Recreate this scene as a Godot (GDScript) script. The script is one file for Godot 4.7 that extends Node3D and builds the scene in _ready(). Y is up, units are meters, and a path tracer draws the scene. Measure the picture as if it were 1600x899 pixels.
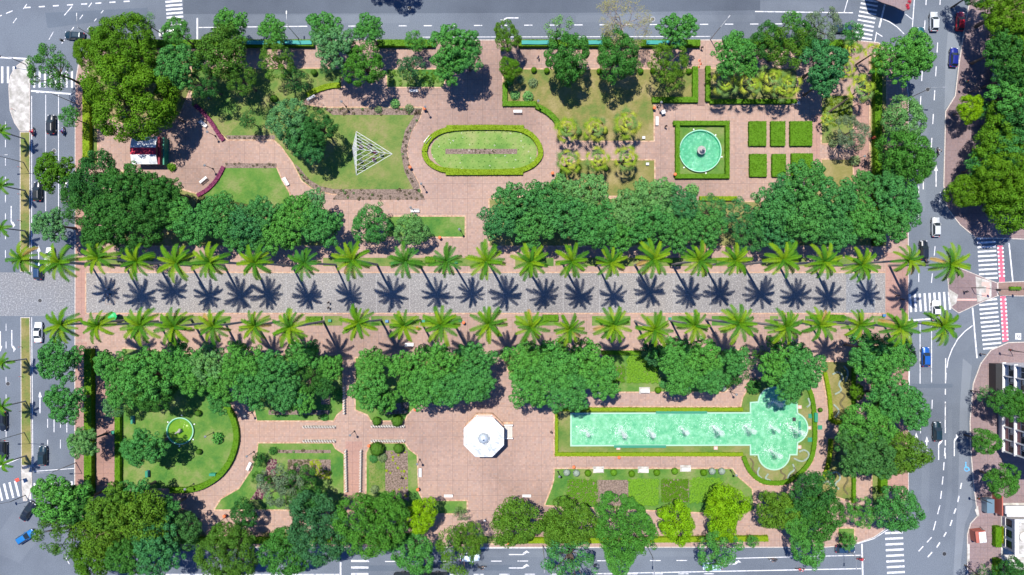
extends Node3D
# A city square seen from straight above at noon. Positions are written in photograph pixels and turned into metres:
# one pixel on the ground is 0.14 m and the lens hangs 150 m above the middle of the square.
const S := 0.14
const EYE := 150.0
const CX := 800.0
const CY := 449.5
var used := {}
var M := {}
var rng := RandomNumberGenerator.new()

# ---------- mesh builder ----------
class MB:
	var v := PackedVector3Array()
	var n := PackedVector3Array()
	var c := PackedColorArray()
	var uv := PackedVector2Array()
	var uv2 := PackedVector2Array()
	var col := Color(1, 1, 1)
	func vert(p: Vector3, nn: Vector3) -> void:
		v.append(p); n.append(nn); c.append(col)
		uv.append(Vector2(p.x, p.z)); uv2.append(Vector2(p.x / 230.0 + 0.5, p.z / 230.0 + 0.5))
	func tri(a: Vector3, b: Vector3, d: Vector3, na: Vector3, nb: Vector3, nd: Vector3) -> void:
		if (d - a).cross(b - a).dot(na + nb + nd) < 0.0:
			vert(a, na); vert(d, nd); vert(b, nb)
		else:
			vert(a, na); vert(b, nb); vert(d, nd)
	func flat(a: Vector3, b: Vector3, d: Vector3, out: Vector3) -> void:
		var g := (d - a).cross(b - a)
		if g.length_squared() < 1e-14: return
		g = g.normalized()
		if g.dot(out) < 0.0: g = -g
		tri(a, b, d, g, g, g)
	func quad(a: Vector3, b: Vector3, d: Vector3, e: Vector3, out: Vector3) -> void:
		flat(a, b, d, out); flat(a, d, e, out)
	func hexa(q: Array) -> void:   # 8 corners: bottom 4 round, then top 4 round
		var m := Vector3.ZERO
		for p in q: m += p
		m /= 8.0
		for f in [[0, 1, 2, 3], [4, 5, 6, 7], [0, 1, 5, 4], [1, 2, 6, 5], [2, 3, 7, 6], [3, 0, 4, 7]]:
			var ctr: Vector3 = (q[f[0]] + q[f[1]] + q[f[2]] + q[f[3]]) / 4.0
			quad(q[f[0]], q[f[1]], q[f[2]], q[f[3]], ctr - m)
	func box(ctr: Vector3, size: Vector3, yaw := 0.0) -> void:
		var b := Basis(Vector3.UP, yaw)
		var q := []
		for y in [-0.5, 0.5]:
			for k in [[-0.5, -0.5], [0.5, -0.5], [0.5, 0.5], [-0.5, 0.5]]:
				q.append(ctr + b * Vector3(k[0] * size.x, y * size.y, k[1] * size.z))
		hexa(q)
	func bevel_box(ctr: Vector3, size: Vector3, e: float, yaw := 0.0) -> void:
		var b := Basis(Vector3.UP, yaw)
		var rings := []
		for s in [[-0.5, e], [-0.5, 0.0], [0.5, 0.0], [0.5, e]]:
			var r := PackedVector3Array()
			var hx: float = size.x * 0.5 - s[1]
			var hz: float = size.z * 0.5 - s[1]
			var y: float = s[0] * size.y
			if s[1] == 0.0: y -= signf(s[0]) * e
			for k in [[-1, -1], [1, -1], [1, 1], [-1, 1]]:
				r.append(ctr + b * Vector3(k[0] * hx, y, k[1] * hz))
			rings.append(r)
		loft(rings, true, false)
	# tube between points with radii
	func tube(pts: Array, rad: Array, sides := 7, cap := true) -> void:
		var rings := []
		for i in pts.size():
			var d: Vector3 = (pts[mini(i + 1, pts.size() - 1)] - pts[maxi(i - 1, 0)]).normalized()
			var u := d.cross(Vector3(0.31, 0.17, 0.93) if absf(d.dot(Vector3(0.31, 0.17, 0.93))) < 0.9 else Vector3.RIGHT).normalized()
			var w := d.cross(u)
			var r := PackedVector3Array()
			for k in sides:
				var a := TAU * k / sides
				r.append(pts[i] + (u * cos(a) + w * sin(a)) * float(rad[i]))
			rings.append(r)
		loft(rings, cap, true)
	func loft(rings: Array, cap := true, smooth := true) -> void:
		var nr := rings.size()
		var k: int = rings[0].size()
		var mids := []
		for r in rings:
			var m := Vector3.ZERO
			for p in r: m += p
			mids.append(m / k)
		for i in nr - 1:
			var ra: PackedVector3Array = rings[i]
			var rb: PackedVector3Array = rings[i + 1]
			var mm: Vector3 = (mids[i] + mids[i + 1]) * 0.5
			for j in k:
				var j2 := (j + 1) % k
				var o := (ra[j] + ra[j2] + rb[j] + rb[j2]) / 4.0 - mm
				if smooth:
					var axis: Vector3 = mids[i + 1] - mids[i]
					var fa := facen(ra[j], ra[j2], rb[j2], rb[j], o)
					var na: Vector3 = (ra[j] - mids[i]).normalized()
					var na2: Vector3 = (ra[j2] - mids[i]).normalized()
					var nb: Vector3 = (rb[j] - mids[i + 1]).normalized()
					var nb2: Vector3 = (rb[j2] - mids[i + 1]).normalized()
					na = tilt(na, fa); na2 = tilt(na2, fa); nb = tilt(nb, fa); nb2 = tilt(nb2, fa)
					tri(ra[j], ra[j2], rb[j2], na, na2, nb2)
					tri(ra[j], rb[j2], rb[j], na, nb2, nb)
				else:
					quad(ra[j], ra[j2], rb[j2], rb[j], o)
		if cap:
			for e in [0, nr - 1]:
				var r: PackedVector3Array = rings[e]
				var out: Vector3 = mids[e] - mids[1 if e == 0 else nr - 2]
				for j in k: flat(mids[e], r[j], r[(j + 1) % k], out)
	func facen(a: Vector3, b: Vector3, d: Vector3, e: Vector3, out: Vector3) -> Vector3:
		var g := (d - a).cross(e - b)
		if g.length_squared() < 1e-14: return out.normalized()
		g = g.normalized()
		return g if g.dot(out) >= 0.0 else -g
	func tilt(a: Vector3, f: Vector3) -> Vector3:
		if a.length_squared() < 1e-10: return f
		var q := (a * 0.5 + f).normalized()
		return q if q.dot(f) > 0.2 else f
	# turned profile: list of [radius, y]
	func lathe(ctr: Vector3, prof: Array, sides := 20) -> void:
		for i in prof.size() - 1:
			var r0: float = prof[i][0]
			var r1: float = prof[i + 1][0]
			var y0: float = prof[i][1]
			var y1: float = prof[i + 1][1]
			var nr := Vector2(y1 - y0, -(r1 - r0)).normalized()
			for k in sides:
				var a := TAU * k / sides
				var b := TAU * (k + 1) / sides
				var da := Vector3(cos(a), 0, sin(a))
				var db := Vector3(cos(b), 0, sin(b))
				var na := da * nr.x + Vector3.UP * nr.y
				var nb := db * nr.x + Vector3.UP * nr.y
				var p := ctr + da * r0 + Vector3.UP * y0
				var q := ctr + db * r0 + Vector3.UP * y0
				var s := ctr + db * r1 + Vector3.UP * y1
				var t := ctr + da * r1 + Vector3.UP * y1
				if r0 > 1e-5: tri(p, q, s, na, nb, nb)
				if r1 > 1e-5: tri(p, s, t, na, nb, na)
	func ball(ctr: Vector3, r: Vector3, seg := 10, rows := 7) -> void:
		for i in rows:
			for k in seg:
				var q := []
				for e in [[i, k], [i, k + 1], [i + 1, k + 1], [i + 1, k]]:
					var t: float = PI * e[0] / rows
					var a: float = TAU * e[1] / seg
					q.append(Vector3(sin(t) * cos(a), cos(t), sin(t) * sin(a)))
				if i > 0: tri(ctr + q[0] * r, ctr + q[1] * r, ctr + q[2] * r, q[0], q[1], q[2])
				if i < rows - 1: tri(ctr + q[0] * r, ctr + q[2] * r, ctr + q[3] * r, q[0], q[2], q[3])
	func prism(poly: PackedVector2Array, y0: float, y1: float) -> void:   # poly in metres (x, z)
		var idx := Geometry2D.triangulate_polygon(poly)
		for i in range(0, idx.size(), 3):
			var a := poly[idx[i]]
			var b := poly[idx[i + 1]]
			var d := poly[idx[i + 2]]
			tri(Vector3(a.x, y1, a.y), Vector3(b.x, y1, b.y), Vector3(d.x, y1, d.y), Vector3.UP, Vector3.UP, Vector3.UP)
		if y1 - y0 < 0.003: return
		var cw := Geometry2D.is_polygon_clockwise(poly)
		for i in poly.size():
			var a := poly[i]
			var b := poly[(i + 1) % poly.size()]
			var e := b - a
			var out := Vector3(e.y, 0, -e.x)
			if cw: out = -out
			quad(Vector3(a.x, y0, a.y), Vector3(b.x, y0, b.y), Vector3(b.x, y1, b.y), Vector3(a.x, y1, a.y), out)
	func leaf(p: Vector3, nn: Vector3, dir: Vector3, l: float, w: float) -> void:
		var d := (dir - nn * dir.dot(nn)).normalized()
		var s := nn.cross(d) * w * 0.5
		var a := p - d * l * 0.5
		var t := p + d * l * 0.5
		var m := p + nn * l * 0.09 + d * l * 0.05
		tri(a, m - s, t, nn, nn, nn)
		tri(a, t, m + s, nn, nn, nn)
	func mesh() -> ArrayMesh:
		var m := ArrayMesh.new()
		var arr := []
		arr.resize(Mesh.ARRAY_MAX)
		arr[Mesh.ARRAY_VERTEX] = v; arr[Mesh.ARRAY_NORMAL] = n; arr[Mesh.ARRAY_COLOR] = c
		arr[Mesh.ARRAY_TEX_UV] = uv; arr[Mesh.ARRAY_TEX_UV2] = uv2
		m.add_surface_from_arrays(Mesh.PRIMITIVE_TRIANGLES, arr)
		return m

# ---------- scene helpers ----------
func g2(px: float, py: float) -> Vector2: return Vector2((px - CX) * S, (py - CY) * S)
func gp(px: float, py: float, y := 0.0) -> Vector3: return Vector3((px - CX) * S, y, (py - CY) * S)
func seen(px: float, py: float, h: float) -> Vector3:   # the point of height h that the photograph shows at this pixel
	var k := 1.0 - h / EYE
	return Vector3((px - CX) * S * k, h, (py - CY) * S * k)
func poly(a: Array) -> PackedVector2Array:
	var r := PackedVector2Array()
	for i in range(0, a.size(), 2): r.append(g2(a[i], a[i + 1]))
	return r
func rect(x0: float, y0: float, x1: float, y1: float) -> PackedVector2Array:
	return poly([x0, y0, x1, y0, x1, y1, x0, y1])
func smooth_poly(p: PackedVector2Array, times := 2) -> PackedVector2Array:
	for t in times:
		var q := PackedVector2Array()
		for i in p.size():
			var a := p[i]
			var b := p[(i + 1) % p.size()]
			q.append(a.lerp(b, 0.25)); q.append(a.lerp(b, 0.75))
		p = q
	return p
func smooth_line(p: PackedVector2Array, times := 2) -> PackedVector2Array:
	for t in times:
		var q := PackedVector2Array([p[0]])
		for i in p.size() - 1:
			q.append(p[i].lerp(p[i + 1], 0.25)); q.append(p[i].lerp(p[i + 1], 0.75))
		q.append(p[p.size() - 1])
		p = q
	return p
func numbered(called: String) -> String:
	if not used.has(called):
		used[called] = 0
		return called
	used[called] += 1
	return "%s_%03d" % [called, used[called]]
func tag(o: Node3D, label: String, category := "", group := "", kind := "") -> Node3D:
	o.set_meta("label", label)
	if category: o.set_meta("category", category)
	if group: o.set_meta("group", group)
	if kind: o.set_meta("kind", kind)
	return o
func thing(called: String, label: String, category: String, at := Vector3.ZERO, turn := 0.0, group := "") -> Node3D:
	var o := Node3D.new()
	o.name = numbered(called)
	add_child(o)
	o.position = at; o.rotation.y = turn
	tag(o, label, category, group)
	return o
func part(called: String, mesh: Mesh, mat: Material, parent: Node3D) -> MeshInstance3D:
	var o := MeshInstance3D.new()
	o.name = called
	o.mesh = mesh
	o.material_override = mat
	parent.add_child(o, true)
	return o
func single(called: String, mesh: Mesh, mat: Material, label: String, category: String, group := "", kind := "") -> MeshInstance3D:
	var o := MeshInstance3D.new()
	o.name = numbered(called)
	o.mesh = mesh
	o.material_override = mat
	add_child(o)
	tag(o, label, category, group, kind)
	return o
func setting(called: String, p: PackedVector2Array, y0: float, y1: float, mat: Material, label: String) -> MeshInstance3D:
	var b := MB.new()
	b.prism(p, y0, y1)
	return single(called, b.mesh(), mat, label, "", "", "structure")
func sheet_part(called: String, p: PackedVector2Array, y0: float, y1: float, mat: Material, parent: Node3D) -> MeshInstance3D:
	var b := MB.new()
	b.prism(p, y0, y1)
	return part(called, b.mesh(), mat, parent)
const ORD := ["", "first", "second", "third", "fourth", "fifth", "sixth", "seventh", "eighth", "ninth", "tenth", "eleventh", "twelfth", "thirteenth", "fourteenth", "fifteenth", "sixteenth", "seventeenth", "eighteenth", "nineteenth", "twentieth", "twenty-first", "twenty-second", "twenty-third", "twenty-fourth", "twenty-fifth", "twenty-sixth", "twenty-seventh", "twenty-eighth", "twenty-ninth", "thirtieth"]

# ---------- materials ----------
func plain(lin: Color, rough := 0.8, metal := 0.0) -> StandardMaterial3D:
	var m := StandardMaterial3D.new()
	m.albedo_color = lin.linear_to_srgb()
	m.roughness = rough; m.metallic = metal
	return m
func ramp(cols: Array) -> Gradient:   # [offset, linear colour] pairs
	var g := Gradient.new()
	var o := PackedFloat32Array()
	var c := PackedColorArray()
	for e in cols:
		o.append(e[0]); c.append((e[1] as Color).linear_to_srgb())
	g.offsets = o; g.colors = c
	return g
func noise_tex(sd: int, freq: float, octaves: int, g: Gradient, size := 1024, kind := FastNoiseLite.TYPE_SIMPLEX_SMOOTH, gain := 0.6) -> NoiseTexture2D:
	var f := FastNoiseLite.new()
	f.seed = sd; f.frequency = freq; f.noise_type = kind
	f.fractal_type = FastNoiseLite.FRACTAL_FBM if octaves > 1 else FastNoiseLite.FRACTAL_NONE
	f.fractal_octaves = octaves; f.fractal_gain = gain
	var t := NoiseTexture2D.new()
	t.width = size; t.height = size; t.noise = f; t.seamless = true; t.seamless_blend_skirt = 0.15
	if g: t.color_ramp = g
	return t
func bump_tex(sd: int, freq: float, strength: float) -> NoiseTexture2D:
	var t := noise_tex(sd, freq, 3, null, 512)
	t.as_normal_map = true; t.bump_strength = strength
	return t
# a surface of metres: fine texture over "span" metres, coarse stains over the whole square
func surface(tex: Texture2D, span: float, rough: float, stain: Texture2D = null, normal: Texture2D = null, nscale := 0.5) -> StandardMaterial3D:
	var m := StandardMaterial3D.new()
	m.albedo_texture = tex
	m.uv1_scale = Vector3(1.0 / span, 1.0 / span, 1.0)
	m.roughness = rough
	if stain:
		m.detail_enabled = true
		m.detail_albedo = stain
		m.detail_blend_mode = BaseMaterial3D.BLEND_MODE_MUL
		m.detail_uv_layer = BaseMaterial3D.DETAIL_UV_2
	if normal:
		m.normal_enabled = true; m.normal_texture = normal; m.normal_scale = nscale
	return m
func foliage(lin: Color, through := 0.35) -> StandardMaterial3D:
	var m := plain(lin, 0.62)
	m.vertex_color_use_as_albedo = true
	m.metallic_specular = 0.22
	m.backlight = Color(lin.r * 1.5 + 0.02, lin.g * 1.5 + 0.02, lin.b * 1.2).linear_to_srgb() * through
	m.cull_mode = BaseMaterial3D.CULL_DISABLED
	return m
func paving(sd: int, base: Color, vary: float, tile_px: int, joint: Color) -> ImageTexture:
	var r := RandomNumberGenerator.new()
	r.seed = sd
	var n := 1024
	var img := Image.create(n, n, false, Image.FORMAT_RGB8)
	img.fill(joint.linear_to_srgb())
	for y in range(0, n, tile_px):
		for x in range(0, n, tile_px):
			var k := 1.0 + r.randfn(0.0, vary)
			var w := r.randfn(0.0, vary * 0.4)
			img.fill_rect(Rect2i(x, y, tile_px - 1, tile_px - 1), Color(base.r * (k + w), base.g * k, base.b * (k - w)).clamp().linear_to_srgb())
	# slab joints every eighth tile
	for k in range(0, n, tile_px * 8):
		img.fill_rect(Rect2i(k, 0, 2, n), Color(joint.r * 0.72, joint.g * 0.72, joint.b * 0.74).linear_to_srgb())
		img.fill_rect(Rect2i(0, k, n, 2), Color(joint.r * 0.72, joint.g * 0.72, joint.b * 0.74).linear_to_srgb())
	return ImageTexture.create_from_image(img)

func _ready() -> void:
	rng.seed = 7
	# camera: straight down
	var cam := Camera3D.new()
	cam.name = "camera"
	cam.position = Vector3(0, EYE, 0)
	cam.rotation_degrees = Vector3(-90, 0, 0)
	cam.fov = rad_to_deg(2.0 * atan(899.0 * 0.5 * S / EYE))
	cam.near = 1.0; cam.far = 1200.0
	add_child(cam)
	cam.current = true
	# sky
	var sky_mat := ProceduralSkyMaterial.new()
	sky_mat.sky_top_color = Color(0.24, 0.46, 0.82)
	sky_mat.sky_horizon_color = Color(0.70, 0.80, 0.90)
	sky_mat.ground_horizon_color = Color(0.60, 0.64, 0.66)
	sky_mat.ground_bottom_color = Color(0.3, 0.3, 0.3)
	sky_mat.sky_curve = 0.18
	sky_mat.sky_energy_multiplier = 0.84
	var sky := Sky.new()
	sky.sky_material = sky_mat
	var env := Environment.new()
	env.background_mode = Environment.BG_SKY
	env.sky = sky
	env.tonemap_mode = Environment.TONE_MAPPER_LINEAR
	env.tonemap_exposure = 1.52
	env.sdfgi_enabled = true; env.ssao_enabled = true; env.ssil_enabled = true
	var we := WorldEnvironment.new()
	we.name = "world_environment"
	we.environment = env
	add_child(we)
	# sun: high, its shadows fall down and a little to the right in the picture
	var sun := DirectionalLight3D.new()
	sun.name = "sun"
	sun.light_energy = 1.5
	sun.light_color = Color(1.0, 0.975, 0.94)
	sun.light_angular_distance = 0.5
	sun.shadow_enabled = true
	add_child(sun)
	sun.look_at_from_position(Vector3.ZERO, Vector3(3.8, -23.5, 7.0), Vector3.UP)

	make_materials()
	print("materials")
	make_ground()
	make_park()
	make_beds()
	make_hedges()
	print("ground")
	make_markings()
	make_pools()
	make_bandstand()
	make_pyramid()
	make_marquee()
	make_buildings()
	print("structures")
	make_trees()
	print("trees")
	make_palms()
	make_small_plants()
	print("palms")
	make_vehicles()
	make_people()
	make_furniture()
	print("done ", get_child_count())

func make_materials() -> void:
	var stain := noise_tex(11, 0.004, 6, ramp([[0.1, Color(0.66, 0.65, 0.66)], [0.38, Color(0.88, 0.87, 0.88)], [0.6, Color(1, 1, 1)], [0.9, Color(1, 0.96, 0.91)]]), 1024, FastNoiseLite.TYPE_SIMPLEX_SMOOTH, 0.62)
	var stain_road := noise_tex(12, 0.005, 7, ramp([[0.0, Color(0.62, 0.63, 0.66)], [0.4, Color(0.86, 0.86, 0.87)], [0.65, Color(1, 1, 1)], [1.0, Color(1, 1, 1)]]), 1024, FastNoiseLite.TYPE_SIMPLEX_SMOOTH, 0.66)
	var fine := bump_tex(3, 0.05, 4.0)
	var grit := func(sd: int, a: Color, b: Color): return noise_tex(sd, 0.08, 4, ramp([[0.15, a], [0.85, b]]), 512)
	M.asphalt = surface(grit.call(21, Color(0.084, 0.103, 0.127), Color(0.163, 0.190, 0.226)), 9.0, 0.9, stain_road, fine, 0.3)
	M.asphalt_dark = surface(grit.call(22, Color(0.06, 0.076, 0.098), Color(0.115, 0.138, 0.17)), 8.0, 0.9, stain_road)
	M.asphalt_pale = surface(grit.call(23, Color(0.135, 0.155, 0.18), Color(0.205, 0.235, 0.27)), 8.0, 0.9, stain_road)
	M.asphalt_pale2 = surface(grit.call(24, Color(0.10, 0.118, 0.142), Color(0.175, 0.205, 0.24)), 8.0, 0.9, stain_road)
	M.asphalt_dark2 = surface(grit.call(25, Color(0.068, 0.088, 0.113), Color(0.135, 0.165, 0.205)), 8.0, 0.9, stain_road)
	M.ground = plain(Color(0.13, 0.14, 0.14), 0.95)
	M.pink = surface(paving(31, Color(0.335, 0.229, 0.182), 0.06, 16, Color(0.27, 0.185, 0.15)), 26.0, 0.85, stain, fine, 0.15)
	M.pink_red = surface(paving(32, Color(0.335, 0.20, 0.16), 0.05, 12, Color(0.24, 0.145, 0.12)), 26.0, 0.85, stain, fine, 0.15)
	M.mauve = surface(paving(33, Color(0.225, 0.165, 0.165), 0.06, 12, Color(0.17, 0.125, 0.125)), 26.0, 0.88, stain, fine, 0.2)
	M.brown_path = surface(paving(34, Color(0.22, 0.145, 0.12), 0.06, 12, Color(0.19, 0.125, 0.105)), 26.0, 0.9, stain)
	M.granite = surface(noise_tex(35, 0.09, 3, ramp([[0.0, Color(0.105, 0.102, 0.10)], [0.35, Color(0.195, 0.19, 0.184)], [0.6, Color(0.265, 0.255, 0.245)], [0.85, Color(0.38, 0.37, 0.35)]]), 1024, FastNoiseLite.TYPE_CELLULAR, 0.6), 26.0, 0.85, stain, fine, 0.5)
	M.granite_pale = plain(Color(0.36, 0.355, 0.35), 0.85)
	M.cobble = surface(noise_tex(36, 0.1, 3, ramp([[0.0, Color(0.095, 0.105, 0.115)], [0.4, Color(0.165, 0.175, 0.19)], [0.85, Color(0.31, 0.32, 0.33)]]), 1024, FastNoiseLite.TYPE_CELLULAR, 0.6), 30.0, 0.85, stain, fine, 0.5)
	M.concrete = surface(noise_tex(37, 0.02, 6, ramp([[0.2, Color(0.27, 0.26, 0.23)], [0.55, Color(0.40, 0.385, 0.355)], [0.8, Color(0.52, 0.505, 0.475)]]), 512), 20.0, 0.9)
	M.kerb = surface(noise_tex(38, 0.05, 4, ramp([[0.2, Color(0.36, 0.32, 0.29)], [0.8, Color(0.55, 0.5, 0.45)]]), 256), 6.0, 0.9)
	M.edging = surface(noise_tex(39, 0.03, 5, ramp([[0.15, Color(0.27, 0.155, 0.105)], [0.5, Color(0.42, 0.265, 0.175)], [0.85, Color(0.50, 0.385, 0.275)]]), 512), 14.0, 0.9)
	var lawn := func(sd: int, a: Color, b: Color, d: Color):
		return surface(noise_tex(sd, 0.006, 9, ramp([[0.18, a], [0.48, b], [0.78, d]]), 1024, FastNoiseLite.TYPE_SIMPLEX_SMOOTH, 0.7), 60.0, 0.95, null, bump_tex(sd, 0.2, 6.0), 0.25)
	M.lawn = lawn.call(41, Color(0.06, 0.14, 0.02), Color(0.125, 0.175, 0.036), Color(0.205, 0.19, 0.075))
	M.lawn_fresh = lawn.call(42, Color(0.038, 0.135, 0.016), Color(0.084, 0.178, 0.024), Color(0.16, 0.2, 0.06))
	M.lawn_pale = lawn.call(49, Color(0.085, 0.19, 0.03), Color(0.15, 0.25, 0.05), Color(0.23, 0.27, 0.09))
	M.lawn_dry = lawn.call(43, Color(0.095, 0.145, 0.026), Color(0.17, 0.16, 0.045), Color(0.25, 0.205, 0.09))
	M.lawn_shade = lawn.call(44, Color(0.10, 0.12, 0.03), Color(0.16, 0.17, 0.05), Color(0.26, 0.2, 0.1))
	M.soil = surface(noise_tex(45, 0.05, 6, ramp([[0.15, Color(0.09, 0.065, 0.05)], [0.5, Color(0.185, 0.135, 0.11)], [0.8, Color(0.27, 0.205, 0.165)]]), 512, FastNoiseLite.TYPE_SIMPLEX_SMOOTH, 0.7), 14.0, 0.95, null, fine, 1.0)
	M.paint = surface(noise_tex(46, 0.02, 7, ramp([[0.18, Color(0.25, 0.27, 0.3)], [0.34, Color(0.5, 0.51, 0.53)], [0.6, Color(0.64, 0.64, 0.65)]]), 512, FastNoiseLite.TYPE_SIMPLEX_SMOOTH, 0.7), 9.0, 0.75)
	M.paint_red = surface(noise_tex(47, 0.02, 6, ramp([[0.2, Color(0.45, 0.09, 0.13)], [0.7, Color(0.66, 0.12, 0.19)]]), 512), 9.0, 0.8)
	M.paint_blue = plain(Color(0.08, 0.36, 0.66), 0.7)
	M.paint_pink = surface(noise_tex(48, 0.03, 5, ramp([[0.2, Color(0.5, 0.33, 0.28)], [0.8, Color(0.62, 0.36, 0.32)]]), 256), 8.0, 0.85)
	# plants (vertex colours vary each leaf)
	M.hedge = foliage(Color(0.072, 0.175, 0.006))
	M.hedge_lime = foliage(Color(0.150, 0.235, 0.006))
	M.bush_dark = foliage(Color(0.055, 0.14, 0.014))
	M.purple = foliage(Color(0.15, 0.03, 0.075))
	M.rose = foliage(Color(0.12, 0.11, 0.055))
	M.lime = foliage(Color(0.29, 0.38, 0.01))
	M.cover = foliage(Color(0.085, 0.21, 0.012))
	M.cover_light = foliage(Color(0.135, 0.29, 0.02))
	M.silver_leaf = foliage(Color(0.24, 0.30, 0.25))
	M.flower_white = plain(Color(0.85, 0.83, 0.7), 0.8)
	M.leaf = {}
	for e in [["yg", Color(0.082, 0.205, 0.010)], ["gr", Color(0.070, 0.250, 0.042)], ["dk", Color(0.040, 0.150, 0.024)], ["mg", Color(0.058, 0.200, 0.024)], ["bg", Color(0.056, 0.212, 0.050)], ["ol", Color(0.078, 0.185, 0.016)], ["lm", Color(0.165, 0.345, 0.006)],
		["pa", Color(0.115, 0.285, 0.075)], ["gy", Color(0.150, 0.215, 0.090)], ["te", Color(0.048, 0.158, 0.042)], ["bn", Color(0.25, 0.24, 0.10)], ["pu", Color(0.20, 0.06, 0.12)]]:
		M.leaf[e[0]] = foliage(e[1])
		for k in 2:
			var c: Color = e[1]
			M.leaf[e[0] + str(k + 1)] = foliage(Color(c.r * [1.12, 0.84][k], c.g * [1.05, 0.90][k], c.b * [0.9, 1.12][k]))
	M.bark = surface(noise_tex(51, 0.06, 5, ramp([[0.2, Color(0.07, 0.05, 0.035)], [0.8, Color(0.2, 0.155, 0.115)]]), 256), 2.0, 0.95)
	M.bark.uv1_triplanar = true
	M.bark_pink = plain(Color(0.27, 0.23, 0.21), 0.95)
	M.palm_trunk = surface(noise_tex(52, 0.04, 5, ramp([[0.2, Color(0.2, 0.18, 0.16)], [0.8, Color(0.42, 0.39, 0.36)]]), 256), 2.0, 0.9)
	M.palm_trunk.uv1_triplanar = true
	M.crownshaft = plain(Color(0.16, 0.30, 0.04), 0.5)
	M.frond = [foliage(Color(0.080, 0.200, 0.006)), foliage(Color(0.145, 0.250, 0.007)), foliage(Color(0.046, 0.155, 0.010))]
	M.frond_deep = foliage(Color(0.045, 0.165, 0.022))
	M.fan = [foliage(Color(0.24, 0.35, 0.03)), foliage(Color(0.34, 0.39, 0.045)), foliage(Color(0.16, 0.27, 0.07))]
	M.fan_dead = foliage(Color(0.36, 0.24, 0.07))
	# built things
	M.white = plain(Color(0.68, 0.68, 0.67), 0.55)
	M.white_roof = surface(noise_tex(53, 0.015, 6, ramp([[0.2, Color(0.40, 0.43, 0.45)], [0.45, Color(0.60, 0.62, 0.63)], [0.75, Color(0.70, 0.71, 0.72)]]), 512), 12.0, 0.6)
	M.zinc = plain(Color(0.50, 0.56, 0.60), 0.4, 0.4)
	M.dark_metal = plain(Color(0.035, 0.037, 0.04), 0.5, 0.3)
	M.grey_metal = plain(Color(0.32, 0.33, 0.34), 0.45, 0.5)
	M.glass = plain(Color(0.02, 0.03, 0.038), 0.06)
	M.tyre = plain(Color(0.02, 0.02, 0.02), 0.9)
	M.rim = plain(Color(0.4, 0.4, 0.42), 0.35, 0.8)
	M.lamp_glass = plain(Color(0.85, 0.85, 0.8), 0.3)
	M.headlight = plain(Color(0.75, 0.77, 0.8), 0.15)
	M.taillight = plain(Color(0.5, 0.02, 0.015), 0.2)
	M.red = plain(Color(0.62, 0.06, 0.035), 0.5)
	M.orange = plain(Color(0.70, 0.16, 0.05), 0.6)
	M.stone = surface(noise_tex(54, 0.05, 5, ramp([[0.2, Color(0.38, 0.35, 0.31)], [0.8, Color(0.62, 0.59, 0.53)]]), 256), 3.0, 0.85)
	M.stone.uv1_triplanar = true
	M.statue = surface(noise_tex(55, 0.07, 4, ramp([[0.2, Color(0.16, 0.15, 0.14)], [0.8, Color(0.5, 0.48, 0.44)]]), 256), 1.2, 0.7)
	M.statue.uv1_triplanar = true
	M.teal = plain(Color(0.012, 0.20, 0.115), 0.6)
	M.cyan_net = plain(Color(0.02, 0.24, 0.21), 0.7)
	M.green_box = plain(Color(0.03, 0.33, 0.16), 0.5)
	M.green_bright = plain(Color(0.02, 0.45, 0.13), 0.5)
	M.blue_box = plain(Color(0.05, 0.16, 0.32), 0.5)
	M.brick_red = plain(Color(0.36, 0.10, 0.07), 0.7)

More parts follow.
